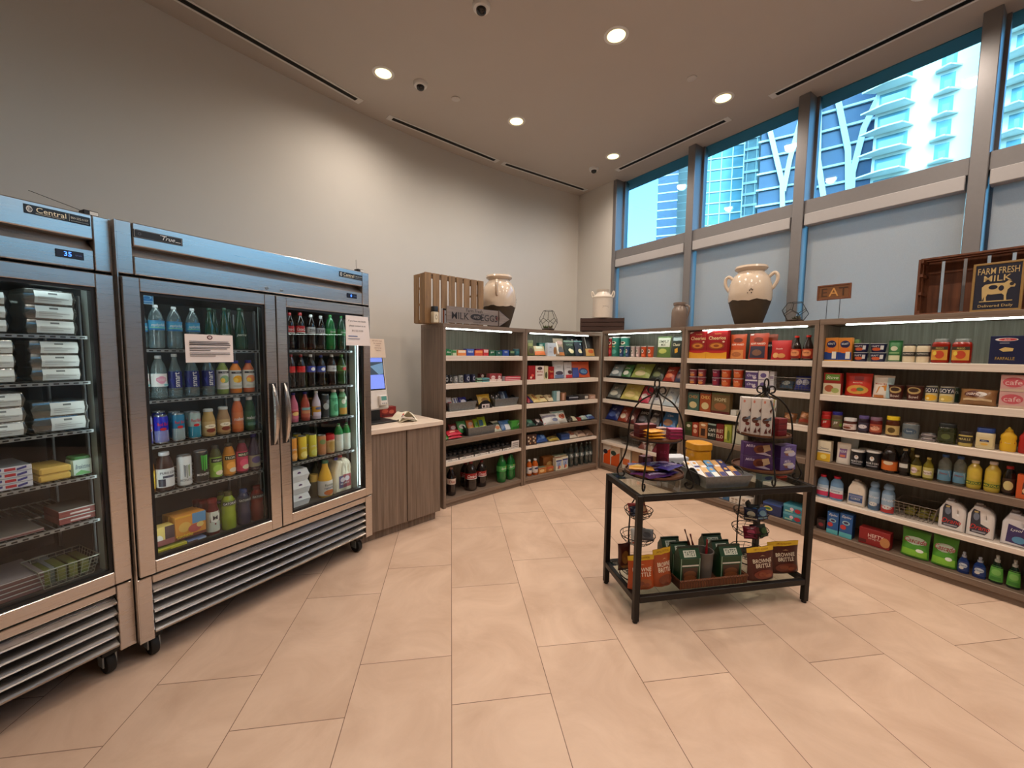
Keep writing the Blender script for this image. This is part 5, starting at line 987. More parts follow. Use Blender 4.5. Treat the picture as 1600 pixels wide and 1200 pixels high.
DC = [('t', .5, .5, .5, 'Diet C', (150, 60, 50), .9, 'b')]
row(FA, z, [(big('large dark cola bottle with cream label, cut off by the counter', (214, 200, 190), DC, cap=(190, 150, 140)), .15, 683, 697, 731, 'o'), (big('large dark cola bottle with cream label beside the counter', (206, 186, 172), DC, cap=(190, 150, 140)), .10, 695.5, 712, 730.5, 'o'),
 (big('large cola bottle with red label, left front of the cola trio', (150, 30, 30), CK), .10, 726, 745, 721.5, 'o'), (big('large cola bottle with red label on the side of the green sodas', (160, 32, 32), CK), .12, 744, 760, 719.5, 'o'), (big('large cola bottle with red label set back behind the cola pair', (140, 28, 28), CK), .25, 719, 735, 723, 'o')])
SPR = [('t', .5, .5, .5, 'Sprite', (230, 240, 226), .9, 'bi'), ('r', .62, .75, .75, .9, (236, 220, 60))]; SG = mat((20, 104, 44), .12, noise=.08, coat=.5)
row(FA, z, [(big('large green soda bottle farthest from the divider', (70, 160, 80), SPR, SG, (20, 90, 40)), .09, 775.5, 791, 711.5, 'o'), (big('large green soda bottle in the middle of the three', (60, 150, 76), SPR, SG, (20, 90, 40)), .10, 790.5, 803, 710, 'o'), (big('large green soda bottle next to the divider', (60, 150, 76), SPR, SG, (20, 90, 40)), .12, 802, 814, 708.5, 'o')])
# ---- unit in the corner
g = 'snack bags on the top shelf of the corner-side unit'; z = ZT
row(FB, z, [(PO('small olive green pouch at the divider', (96, 100, 52), [('e', .5, .3, .3, .2, (70, 52, 30)), ('r', .2, .6, .8, .8, (140, 144, 80))], .07, .15, group=g), .05, 826, 838.5, 532), (PO('orange and cream pouch lying low', (206, 190, 150), [('r', 0, .0, 1, .4, (226, 120, 60)), ('r', .2, .7, .8, .95, (210, 220, 200))], .06, .35, group=g), .04, 837.5, 857.5, 542),
 (C('teal and white box behind the orange pouch', (60, 120, 110), [('r', .1, .3, .5, .9, (200, 216, 206))], .05, 'snack box', 'snack_carton', g), .14, 842, 853, 536), (C('white cracker box with a round brown cookie picture', (196, 206, 220), [('t', .33, .68, .1, 'Lulu', (80, 80, 120), .5, 'bi'), ('e', .86, .42, .16, .3, (150, 104, 60)), ('r', .2, .3, .55, .34, (150, 160, 190))], .05, 'snack box', 'snack_carton', g), .04, 853.5, 869.5, 536),
 (PO('clear brown bag tied at the top', (150, 128, 104), [('r', .2, .1, .34, .8, (226, 220, 210)), ('e', .6, .75, .3, .12, (190, 150, 140)), ('e', .6, .3, .3, .22, (90, 90, 96)), ('r', .4, 0, 1, .18, (206, 130, 70))], .06, .22, group=g), .04, 868.5, 886, 529.5),
 (PO('black popcorn pouch with cream kernels, nearer the clear bag', (22, 40, 32), [('e', .6, .28, .22, .14, (226, 214, 170)), ('e', .45, .36, .14, .1, (236, 226, 190)), ('r', 0, .9, 1, .97, (120, 150, 130)), ('t', .5, .7, .1, 'POPCORN', (130, 160, 130), .7, 'b')], .06, .2, group=g), .04, 884, 902.5, 532.5),
 (PO('navy popcorn pouch with cream kernels', (24, 36, 56), [('e', .5, .3, .22, .14, (226, 214, 170)), ('e', .62, .24, .14, .08, (236, 226, 190)), ('e', .7, .75, .08, .05, (150, 190, 200)), ('r', 0, .9, 1, .97, (110, 150, 150))], .06, .2, group=g), .04, 901, 914.5, 532.5), (PO('black polka-dot pouch in the back row', (20, 20, 26), [('e', .3, .8, .06, .04, (190, 170, 176)), ('e', .6, .8, .06, .04, (190, 170, 176)), ('e', .85, .8, .06, .04, (190, 170, 176)), ('e', .45, .7, .06, .04, (170, 160, 190))], .05, .15, group=g), .15, 890, 914, 524.5),
 (PO('tall black pouch with orange food picture leaning on the corner panel', (24, 18, 18), [('r', .15, .0, 1, .36, (206, 160, 90)), ('e', .6, .22, .25, .1, (196, 90, 40)), ('r', .22, .38, .27, .98, (200, 196, 190))], .05, .22, group=g), .04, 914, 932, 525)])
z = Z2; g = 'snack packs on the second shelf of the corner-side unit'
row(FB, z, [(C('red snack box against the divider', (150, 20, 28), [('e', .6, .3, .2, .1, (220, 90, 80)), ('e', .4, .15, .15, .08, (230, 200, 180))], .07, 'snack box', 'snack_carton', g), .04, 825.5, 836.5, 571.5), (C('white popcorn box with red letters', (226, 214, 206), [('e', .5, .82, .3, .12, (60, 40, 40)), ('t', .5, .56, .16, 'MiniPop', (160, 40, 46), .8, 'b'), ('r', .2, .3, .8, .35, (120, 40, 46))], .07, 'snack box', 'snack_carton', g), .04, 837, 850, 572),
 (C('cream narrow box with dark green leaf', (206, 196, 160), [('e', .5, .3, .3, .25, (66, 76, 50))], .07, 'snack box', 'snack_carton', g), .05, 850.5, 856.5, 572), (C('red candy box beside the silver pouches', (150, 24, 30), [('t', .5, .6, .16, 'Twix', (230, 190, 120), .8, 'b'), ('e', .6, .2, .3, .15, (190, 60, 40))], .07, 'snack box', 'snack_carton', g), .05, 857, 867, 573),
 (PO('silver pouch with dark blue fruit picture', (196, 200, 206), [('t', .5, .66, .09, 'Crunchy', (90, 90, 110), .7, 'b'), ('e', .5, .3, .36, .12, (70, 60, 80)), ('r', .1, 0, .9, .2, (110, 130, 170))], .06, .12, group=g), .04, 865.5, 885, 565), (PO('silver pouch with red fruit picture', (200, 200, 206), [('t', .5, .66, .09, 'Crunchy', (90, 90, 110), .7, 'b'), ('e', .6, .36, .3, .12, (70, 40, 50)), ('r', .1, 0, .9, .2, (190, 50, 60))], .06, .12, group=g), .04, 884, 897.5, 566.5),
 (PO('orange and blue pouch of cookies at the corner', (196, 84, 46), [('r', 0, 0, .3, .62, (50, 70, 150)), ('e', .58, .36, .28, .22, (40, 60, 110)), ('e', .6, .36, .2, .14, (90, 130, 170))], .06, .18, group=g), .04, 897, 925, 566)])
z = Z3; g = 'snack packs lying on the third shelf of the corner-side unit'
def lay(l, b, sh=(), dp=.05, lean=1.1): return BG(l, b, sh, dp, lean, 'snack bag', 'snack_bag', g)
row(FB, z, [(lay('navy and red snack bag at the divider, third shelf', (44, 40, 90), [('r', 0, 0, .4, 1, (150, 40, 50))]), .03, 825.5, 836, 620.5), (lay('yellow snack bag, first beside the navy one', (214, 190, 120), [('e', .5, .5, .3, .3, (150, 100, 60))]), .04, 834, 846, 619.5), (lay('pale yellow snack bag, second beside the navy one', (220, 204, 150), [('r', .2, .3, .8, .5, (120, 80, 50))]), .05, 845, 858, 620.5), (lay('cream snack bag next to the leaning teal book-like pack', (214, 200, 166), [('r', .2, .3, .8, .5, (140, 110, 80))]), .04, 857, 870, 620.5),
 (C('teal and white snack box leaning upright', (110, 150, 156), [('r', .5, .05, .95, .95, (206, 214, 214))], .03, 'snack box', 'snack_carton', g), .05, 864.5, 875, 611), (C('brown and cream bar box leaning beside the teal one', (120, 84, 60), [('r', .3, .1, .7, .9, (190, 150, 130))], .03, 'snack box', 'snack_carton', g), .05, 876, 884.5, 613.5),
 (C('flat navy and silver bar carton', (36, 38, 50), [('r', 0, .6, 1, .85, (150, 156, 170))], .12, 'snack box', 'snack_carton', g, top=(60, 62, 70)), .03, 889, 903.5, 619.5), (C('flat dark carton with a white corner', (50, 46, 46), [('r', .6, .2, .95, .8, (210, 204, 196))], .12, 'snack box', 'snack_carton', g, top=(90, 86, 80)), .03, 905, 919.5, 617.5), (C('flat pinkish carton in the corner', (176, 140, 120), [('r', .2, .3, .8, .6, (206, 180, 170))], .12, 'snack box', 'snack_carton', g, top=(160, 130, 110)), .03, 921, 930.5, 617)])
z = Z4; g = 'snack packs on the brown shelf of the corner-side unit'
row(FB, z, [(lay('dark green snack bag at the divider, brown shelf', (36, 70, 60), [('e', .5, .5, .3, .3, (90, 140, 120))]), .03, 824.5, 839, 660), (lay('black and silver snack bag beside the green one', (40, 34, 36), [('e', .4, .5, .2, .3, (190, 180, 180)), ('e', .7, .6, .1, .2, (160, 150, 150))]), .03, 838.5, 851.5, 659), (lay('red snack bag lying low next to the white bags', (180, 44, 30), [('r', .1, .5, .9, .8, (206, 90, 50))]), .03, 851, 864.5, 658.5),
 (BG('white and grey cookie bag slumped over', (206, 210, 212), [('r', .0, .55, 1, .75, (140, 140, 160)), ('e', .7, .3, .2, .15, (120, 130, 160))], .07, .65, 'snack bag', 'snack_bag', g), .03, 850, 876, 648), (BG('white cookie bag with round brown cookie', (214, 218, 214), [('e', .6, .45, .24, .2, (170, 84, 50)), ('e', .62, .45, .12, .1, (120, 50, 30)), ('r', 0, .75, 1, .85, (150, 196, 196))], .08, .55, 'snack bag', 'snack_bag', g), .05, 866, 888, 643.5),
 (lay('black and white snack bag near the corner end', (196, 196, 170), [('r', 0, 0, .4, 1, (40, 34, 30))]), .03, 890, 904, 654.5), (C('small red box on the brown shelf', (140, 44, 40), [], .06, 'snack box', 'snack_carton', g), .05, 903, 909, 653), (lay('pale green and white bag near the corner', (150, 176, 170), [('r', 0, .4, 1, .6, (206, 206, 206))]), .03, 909, 920, 653.5), (lay('blue snack bag in the corner of the brown shelf', (70, 90, 140), [('r', .1, .4, .7, .7, (150, 190, 206))]), .03, 919, 931, 651.5)])
z = ZB5; g = 'packs on the thin shelf of the corner-side unit'
for k in range(2): one(FB, z, C('brown box dotted with pale nuts, %s the divider' % ['against', 'second from'][k], (70, 48, 42), [('e', .3, .75, .18, .09, (206, 190, 170)), ('e', .7, .6, .18, .09, (190, 150, 110)), ('e', .4, .4, .2, .1, (206, 190, 170)), ('e', .7, .2, .18, .09, (190, 150, 110))], .07, 'snack box', 'snack_carton', g), .03, 823.5+k*7.8, 830.8+k*7.6, 679.5-k*.8)
row(FB, z, [(lay('rounded blue bag on the thin shelf', (40, 80, 150), [('e', .6, .5, .2, .3, (110, 150, 206))], .08, .9), .03, 839.5, 857, 684.5), (lay('flat yellow and dark packet on the thin shelf', (170, 150, 70), [('r', .1, .3, .9, .6, (90, 80, 50))]), .03, 858.5, 875.5, 686.5), (C('dark blue box on the thin shelf', (36, 60, 110), [('r', .1, .1, .9, .5, (50, 80, 140))], .1, 'snack box', 'snack_carton', g, top=(50, 70, 110)), .04, 877, 890.5, 678.5), (lay('white packet beside the dark blue box', (200, 190, 176), [('e', .5, .5, .3, .3, (150, 90, 70))]), .03, 891, 904, 678), (lay('pinkish flat packet toward the corner', (186, 160, 140), [('r', .2, .3, .8, .6, (130, 100, 90))]), .03, 904, 918, 677), (lay('brown flat packet at the corner end', (120, 96, 80)), .03, 917, 929, 675)])
z = ZB; g = 'drinks at the foot of the corner-side unit'
APJ = mat((176, 84, 26), .12, noise=.1, coat=.4)
def apple(l): return BT(l, 'juice', APJ, (206, 206, 206), (206, 204, 204), [('e', .5, .7, .3, .16, (40, 50, 90)), ('r', .1, .1, .9, .3, (214, 190, 170))], name='juice_bottle', group=g, band=(.16, .56))
row(FB, z, [(apple('amber juice bottle against the divider'), .06, 822.5, 831, 718.5, 'o'), (apple('amber juice bottle, second from the divider'), .06, 831, 840.5, 717, 'o'), (C('orange juice pouch carton with pale print', (206, 130, 60), [('e', .4, .5, .3, .3, (230, 190, 130)), ('r', .1, .75, .9, .9, (150, 90, 50))], .07, 'juice box', 'juice_carton', g, top=(110, 120, 100)), .04, 842, 854, 731),
 (C('brown juice carton with a red stripe', (160, 96, 44), [('r', 0, .7, 1, .86, (196, 60, 50)), ('e', .5, .4, .3, .2, (190, 140, 80))], .07, 'juice box', 'juice_carton', g), .04, 855, 865, 729), (C('tall brown carton with a tan band at the back', (130, 80, 36), [('e', .6, .4, .3, .25, (206, 170, 110))], .08, 'juice box', 'juice_carton', g, top=(140, 90, 44)), .13, 849, 866, 714)])
MC = [('r', .05, .72, .95, .84, (36, 60, 130)), ('r', .1, .35, .9, .7, (150, 170, 206)), ('e', .55, .25, .24, .14, (206, 120, 80)), ('p', [(.3, .1), (.5, .6), (.6, .6), (.42, .1)], (40, 60, 120))]
row(FB, z, [(C('white and blue shelf milk carton nearer the divider', (214, 210, 190), MC, .06, 'milk carton', 'milk_carton', g, top=(150, 110, 90)), .03, 868.5, 878, 716), (C('white and blue shelf milk carton nearer the clear bottles', (214, 210, 190), MC, .06, 'milk carton', 'milk_carton', g, top=(150, 130, 90)), .03, 878.5, 887.5, 713.5)])
for k in range(2): one(FB, z, C('white and blue shelf milk carton in the back row, %s' % ['nearer the divider', 'nearer the clear bottles'][k], (200, 200, 180), MC, .06, 'milk carton', 'milk_carton', g, top=(90, 110, 90)), .11, 866+k*9.5, 875+k*9.3, 712-k*1.5)
SEL = clear_mat('dark clear_bottle', (.62, .70, .70), .10, .05, .3, (70, 84, 84))
def selt(l): return BT(l, 'litre', SEL, (120, 130, 130), (96, 110, 112), [('p', [(.2, .2), (.3, .2), (.3, .9), (.2, .9)], (206, 210, 210)), ('t', .55, .5, .5, 'Pure', (206, 210, 210), .7, 'b')], name='seltzer_bottle', group=g, band=(.40, .58))
for k, (x0, x1, yt) in enumerate(((888, 896, 694), (896, 904, 693), (904, 912, 692), (912, 920, 691), (920.5, 928.5, 690))): one(FB, z, selt('clear seltzer bottle, %s in the row that ends at the corner' % ORD[k]), .09, x0, x1, yt, 'o')
for k, (x0, x1) in enumerate(((880, 888), (888, 895))): one(FB, z, selt('clear seltzer bottle in the shaded back row, %s' % ['nearer the milk cartons', 'nearer the corner'][k]), .22, x0, x1, 695-k, 'o')
# ================================================================== window-side shelving, corner unit: cans and chip bags
z = ZT; g = 'snacks on the top shelf of the chip unit'; d = .06
def chipcan(l, c, gr=g): return CN(l, c, [('e', .5, .72, .26, .09, (230, 220, 200)), ('e', .5, .74, .16, .05, (60, 40, 30)), ('t', .5, .52, .07, 'Pringles', (240, 220, 120), .8, 'b'), ('e', .55, .25, .25, .12, tuple(min(255, x+50) for x in c))], cat='chip can', name='chip_can', group=gr, lid=(190, 190, 190), plid=(226, 226, 226))
for x0, x1, yt, c, l in ((940.5, 948, 528, (170, 26, 34), 'red tall chip can against the corner panel'), (948, 955.5, 528, (150, 24, 32), 'red tall chip can, second from the corner'), (955.5, 970, 527, (40, 120, 104), 'teal tall chip can next to the red pair'), (970, 985, 527, (46, 126, 110), 'teal tall chip can farther from the red pair')): one(FC, z, chipcan(l, c), .1, x0, x1, yt, 'o')
def sc(l, c): return CUP(l, c, (196, 196, 196), [('e', .5, .6, .2, .2, (230, 224, 214)), ('e', .5, .62, .1, .1, (60, 40, 36)), ('r', .2, .1, .8, .3, tuple(min(255, x+40) for x in c))], 'chip cup', 'chip_cup', 'small chip cups on the top shelf')
for k, (x0, x1, c, n) in enumerate(((967.5, 976, (36, 66, 110), 'blue'), (976.5, 984.5, (40, 70, 116), 'blue'), (985.5, 993, (206, 190, 190), 'white and pink'), (993.5, 1001, (206, 180, 180), 'white and pink'), (1001.5, 1011, (206, 84, 40), 'orange'), (1011.5, 1022, (200, 80, 40), 'orange'))): one(FC, z, sc('%s small chip cup, %s of its colour pair from the corner' % (n, ['nearer', 'farther'][k % 2]), c), .045, x0, x1, 541, 'o')
row(FC, z, [(PO('white and green snack pouch with a big round word mark', (96, 124, 60), [('r', .05, .5, .95, .93, (214, 216, 200)), ('t', .5, .76, .13, 'SIMPLY', (60, 70, 50), .8, 'b'), ('t', .5, .6, .11, 'MIX', (60, 70, 50), .6, 'b'), ('e', .5, .3, .3, .12, (190, 196, 100))], .06, .06, group=g), .05, 1024, 1045.5, 526), (PO('dark pouch with yellow cheese cracker at the divider', (34, 44, 38), [('t', .45, .62, .14, 'Cheez', (236, 226, 190), .7, 'bi'), ('p', [(.4, .2), (.66, .26), (.6, .46), (.34, .4)], (220, 160, 40)), ('r', .1, .8, .9, .95, (180, 196, 200))], .06, .06, group=g), .05, 1047, 1064.5, 526)])
def chips(z, d, specs, g, lean=.62):
    for x0, x1, yt, l, b, sh in fit_row(specs): one(FC, z+.007, BG(l, b, sh, .055, lean, 'chips', 'chip_bag', g), d, x0, x1, yt)
FT = lambda c: [('e', .5, .3, .3, .14, c)]
def ct(t, c, c2): return [('t', .5, .66, .13, t, c, .8, 'bi'), ('e', .5, .32, .3, .16, c2)]
chips(Z2, .05, [(950, 973, 569.5, 'grey and blue chip bag nearest the corner, second shelf', (120, 136, 140), ct('Miss', (230, 232, 236), (200, 206, 206))), (964, 984, 570, 'white and green chip bag, second from the corner', (60, 120, 66), ct('Lime', (236, 240, 230), (214, 220, 206))), (982, 1014, 569, 'lime and white chip bag, third from the corner', (150, 166, 84), ct('Kale', (240, 240, 224), (206, 196, 150)))
  , (1012, 1037, 570.5, 'black and green chip bag in the middle of the second shelf', (44, 52, 40), ct('Pop', (206, 214, 190), (110, 120, 80))), (1032, 1055, 573.5, 'red chip bag near the divider', (160, 50, 36), ct('Dori', (230, 200, 170), (206, 110, 70))), (1050, 1064, 575, 'navy chip bag against the divider', (60, 66, 90), ct('Rico', (190, 190, 200), (120, 90, 90)))], 'chip bags leaning on the second shelf')
chips(Z3, .05, [(947, 968, 600.5, 'grey and white chip bag nearest the corner, third shelf', (110, 116, 112), ct('Salt', (236, 236, 230), (196, 196, 180))), (966, 999, 601, 'pale yellow chip bag, the broadest of the third shelf', (206, 196, 110), ct('Lays', (236, 236, 226), (226, 206, 140))), (993, 1013, 604.5, 'pink and white chip bag', (186, 60, 84), ct('Pop', (240, 220, 224), (226, 214, 210))), (1012, 1034, 605, 'white popcorn bag behind the tiered stand top', (206, 206, 204), ct('Skinny', (60, 60, 70), (150, 150, 160))), (1034, 1053, 607, 'pale blue and white popcorn bag', (190, 206, 216), ct('Pop', (50, 90, 140), (226, 226, 220))), (1052, 1064, 609, 'white bag with a pale blue edge against the divider', (206, 212, 216), FT((160, 176, 190)))], 'chip bags leaning on the third shelf')
chips(Z4, .05, [(945, 968, 634.5, 'deep blue chip bag nearest the corner, brown shelf', (30, 44, 110), ct('Ruff', (200, 206, 226), (70, 90, 150))), (960, 980, 637, 'red brown and white chip bag, second on the brown shelf', (150, 64, 44), ct('Fri', (236, 220, 206), (206, 190, 170))), (977, 995, 639, 'dark red and white snack bag beside it', (96, 40, 40), FT((206, 190, 180))), (988, 1012, 639.5, 'black cookie bag with white print', (30, 30, 34), ct('OREO', (226, 228, 230), (90, 90, 100))), (1008, 1028, 641, 'dark bag with white print behind the tiered stand', (60, 56, 60), ct('Mini', (206, 206, 206), (130, 120, 110))), (1027, 1055, 643.5, 'light blue cookie bag near the divider', (56, 116, 176), ct('Chips', (226, 236, 240), (150, 110, 80))), (1053, 1064, 646, 'yellow-green bag against the divider', (170, 156, 60), FT((206, 200, 120)))], 'snack bags leaning on the brown shelf of the chip unit')
sxx = lambda F, px, zz: F.along(px, .05, zz)
def lowtray(F, z, px0, px1, l, g='black display trays under the chip bags'):
    a, b = sxx(F, px0, z), sxx(F, px1, z); t_ = thing('display_tray', l, 'tray', F.P((a+b)/2, .13, z+.001), F.a, g); w_ = b-a; m = MB()
    for q in ((-w_/2, w_/2, -.1, -.096, 0, .028), (-w_/2, w_/2, -.1, .12, 0, .003)): m.box(*q, M_BLACK)
    m.build('pan', t_)
lowtray(FC, Z2, 949, 1030, 'black display tray under the second-shelf chip bags by the corner'); lowtray(FC, Z3, 948.5, 1000, 'black display tray under the pale yellow chip bag')
a, b = sxx(FC, 968, ZC5), sxx(FC, 998, ZC5); wire_basket(FC, a, b, .05, .2, ZC5, .09, 'grey wire basket on the thin shelf of the chip unit', col=(90, 90, 86))
for k, (x0, x1, yt, c) in enumerate(((996, 1008, 682, (120, 70, 60)), (1006, 1018, 683, (150, 130, 110)), (1017, 1030, 685, (110, 40, 50)), (1029, 1042, 687, (90, 80, 76)))): one(FC, ZC5, BG('small mixed snack packet on the thin shelf, %s from the wire basket' % ORD[k], c, [('e', .5, .5, .3, .2, (206, 196, 186))], .04, .8, 'snack packet', 'snack_packet', 'small packets on the thin shelf'), .04, x0, x1, yt)
g = 'juice cartons at the foot of the chip unit'
row(FC, ZB, [(C('white and orange juice carton at the corner, bottom shelf', (214, 206, 196), [('p', [(.1, .0), (1, .0), (1, .8), (.4, .62), (.1, .4)], (214, 84, 26)), ('e', .35, .62, .3, .12, (40, 40, 50))], .09, 'juice carton', 'juice_carton', g), .04, 937.5, 950, 693), (C('white and orange juice carton, second from the corner', (206, 190, 170), [('p', [(.1, .0), (1, .0), (1, .7), (.4, .52), (.1, .4)], (190, 80, 30)), ('e', .35, .62, .3, .12, (36, 56, 50))], .09, 'juice carton', 'juice_carton', g), .04, 952.5, 968, 694)])
for k, (x0, x1) in enumerate(((972, 985), (987, 1000), (1003, 1017))): one(FC, ZB, C('pale carton on the bottom shelf behind the glass table, %s of three' % ORD[k], [(206, 196, 180), (150, 120, 90), (196, 160, 130)][k], [('r', .1, .2, .9, .5, (196, 100, 50))], .09, 'juice carton', 'juice_carton', g), .05, x0, x1, 698+k*4)
# ---- cereal unit
z = ZT; g = 'boxes and pouches on the top shelf of the cereal unit'
CHE = [('r', 0, 0, 1, .24, (226, 160, 40)), ('p', [(0, .24), (.3, .2), (.7, .2), (1, .24), (1, .29), (0, .29)], (190, 40, 36)), ('t', .52, .74, .12, 'Cheerios', (240, 220, 160), .86, 'b'), ('t', .56, .88, .05, 'Honey Nut', (226, 190, 110), .5, 'b'), ('e', .5, .46, .38, .13, (150, 70, 24)), ('e', .5, .46, .3, .09, (206, 130, 50)), ('e', .5, .46, .14, .045, (150, 70, 24)), ('e', .84, .6, .06, .03, (236, 206, 170)), ('p', [(.04, .9), (.3, .98), (.12, .98), (.04, .96)], (230, 226, 220))]
row(FD, z, [(C('tall red cereal box against the divider to the chip unit', (150, 18, 24), CHE, .065, 'cereal box', 'cereal_box', g), .035, 1075.5, 1102.5, 515.6), (C('tall red cereal box next to the orange pouch', (150, 18, 24), CHE, .065, 'cereal box', 'cereal_box', g), .035, 1103, 1136, 515.6),
 (PO('orange granola pouch beside the cereal boxes', (190, 74, 30), [('e', .5, .75, .3, .1, (110, 40, 20)), ('t', .5, .58, .07, 'BEAR NAKED', (240, 226, 206), .8, 'b'), ('r', .1, .0, .9, .36, (206, 130, 70)), ('e', .5, .18, .3, .1, (170, 96, 50))], .07, .05, group=g), .05, 1138, 1163, 522.5), (PO('orange-red granola pouch with a dark window', (176, 60, 30), [('e', .5, .75, .26, .1, (110, 40, 20)), ('t', .5, .6, .07, 'BEAR NAKED', (240, 226, 206), .8, 'b'), ('r', .1, .05, .9, .5, (50, 44, 60)), ('e', .5, .25, .26, .12, (120, 80, 60)), ('r', .06, .93, .24, .98, (220, 206, 200))], .07, .05, group=g), .05, 1167, 1197.5, 521),
 (PO('dark pouch with orange top behind the red breakfast pouch', (60, 52, 56), [('r', 0, .7, 1, 1, (170, 70, 40)), ('t', .5, .55, .07, 'BEAR', (230, 220, 206), .7, 'b')], .06, .05, group=g), .13, 1194, 1212, 522.5), (PO('wide bright red oats pouch beside the syrup bottles', (176, 28, 26), [('t', .5, .76, .1, 'Quaker', (236, 190, 90), .7, 'bi'), ('t', .45, .56, .08, 'Protein', (240, 220, 200), .6, 'b'), ('e', .3, .22, .16, .14, (206, 150, 90)), ('e', .6, .2, .2, .12, (196, 130, 70))], .07, .05, group=g), .05, 1202, 1235.5, 532)])
def syrup(l): return BT(l, 'cone', mat((34, 14, 10), .12, noise=.05, coat=.5), (190, 40, 24), (196, 70, 44), [('e', .5, .55, .36, .34, (226, 150, 100)), ('t', .5, .6, .2, 'Syrup', (120, 20, 16), .6, 'b'), ('r', .15, .05, .85, .22, (120, 24, 20))], name='syrup_bottle', group='syrup bottles on the cereal unit', cat='syrup bottle', band=(.08, .46))
row(FD, z, [(syrup('dark syrup bottle with red cap beside the red oats pouch'), .08, 1234.5, 1253, 525, 'o'), (syrup('dark syrup bottle with red cap against the divider'), .08, 1254, 1271.8, 524, 'o')])
z = Z2; g = 'stacked snack cups on the second shelf of the cereal unit'
def cups(F, z, d, x0, x1, ys, base, lid, sh, nm):
    x, w_, htot = seat(F, z, d, x0, x1, ys, True); h = htot/2
    for k in range(2): put(CUP('%s, %s of its stack' % (nm, ['bottom', 'top'][k]), base, lid, sh, 'food cup', 'food_cup', g)(w_, h-.001), F, x, d, z+k*h)
RA_ = [('t', .5, .6, .24, 'raisin', (226, 206, 190), .7, 'b'), ('e', .5, .25, .3, .2, (206, 130, 70))]
cups(FD, z, .07, 1075.5, 1089.5, 577, (120, 46, 60), (190, 180, 180), RA_, 'purple-red cereal cup at the divider'); cups(FD, z, .07, 1090, 1104, 577, (130, 50, 60), (190, 180, 180), RA_, 'purple-red cereal cup second from the divider')
cups(FD, z, .07, 1112.5, 1126.5, 577.5, (110, 36, 70), (190, 190, 190), [('e', .5, .4, .3, .3, (150, 40, 60)), ('t', .5, .75, .2, 'fruit', (226, 200, 210), .7, 'b')], 'purple fruit cup')
for q, (x0, x1, n) in enumerate(((1126.5, 1143.5, 'nearer the purple cups'), (1145, 1162.5, 'farther from the purple cups'))): cups(FD, z, .07, x0, x1, 577.5, (190, 70, 34), (206, 200, 196), [('t', .5, .72, .2, 'Dole', (240, 220, 190), .7, 'b'), ('e', .5, .35, .34, .3, (206, 110, 60))], 'orange fruit cup '+n)
for x0, x1, yt, l, b, sh, zz in ((1164.5, 1183.5, 596, 'white and purple cereal bar box, lower', (90, 66, 120), [('r', .0, .8, 1, 1, (214, 210, 214)), ('t', .5, .45, .3, 'Milk', (220, 214, 226), .6, 'bi')], 0), (1184.5, 1202, 597, 'white bar box with purple oval, lower', (210, 204, 204), [('e', .5, .5, .3, .3, (90, 70, 130))], 0)):
    pass
def pairbox(F, z, d, x0, x1, yt, base, sh, nm, dp=.06, g=g):
    x, w_, htot = seat(F, z, d, x0, x1, yt); h = htot/2
    for k in range(2): put(single(carton_mesh(w_, dp, h-.001, base, sh), 'pudding_pack', '%s, %s of its stack' % (nm, ['bottom', 'top'][k]), 'snack pack', g), F, x, d+dp/2, z+k*h)
pairbox(FD, z, .04, 1164.5, 1183.5, 579.5, (84, 66, 116), [('r', 0, .84, 1, 1, (214, 210, 214)), ('t', .5, .5, .3, 'Oreo', (226, 220, 230), .7, 'bi'), ('e', .75, .25, .15, .15, (200, 190, 196))], 'purple and white pudding pack')
pairbox(FD, z, .04, 1184.5, 1201, 579.5, (206, 200, 202), [('e', .5, .5, .3, .26, (96, 80, 130)), ('r', 0, 0, 1, .1, (150, 140, 160))], 'white pudding pack with purple oval')
pairbox(FD, z, .06, 1201.5, 1209, 580.5, (196, 196, 200), [('r', .1, .2, .9, .5, (140, 130, 150))], 'narrow white pudding pack')
a, b = FD.along(1209, .05, z), WD-.05; wire_basket(FD, a, b, .04, .22, z, .12, 'wire basket with blue snack bags at the divider of the cereal unit', col=(120, 116, 110))
row(FD, z+.01, [(BG('big blue and white snack bag in the wire basket', (50, 60, 140), [('e', .3, .5, .2, .2, (206, 206, 220)), ('e', .7, .5, .2, .2, (190, 196, 216))], .07, .3, 'snack bag', 'snack_bag', 'blue bags in the wire basket'), .12, 1240, 1267, 588), (BG('small blue-grey snack bag lying low in the wire basket', (70, 96, 120), [('e', .5, .5, .3, .3, (190, 200, 196))], .06, .7, 'snack bag', 'snack_bag', 'blue bags in the wire basket'), .12, 1216, 1238, 598)])
z = Z3; g = 'boxes on the third shelf of the cereal unit'
CHX = lambda t, c: [('t', .5, .74, .16, t, c, .8, 'b'), ('e', .5, .3, .34, .18, (206, 190, 140)), ('r', 0, .93, 1, 1, (60, 60, 56))]
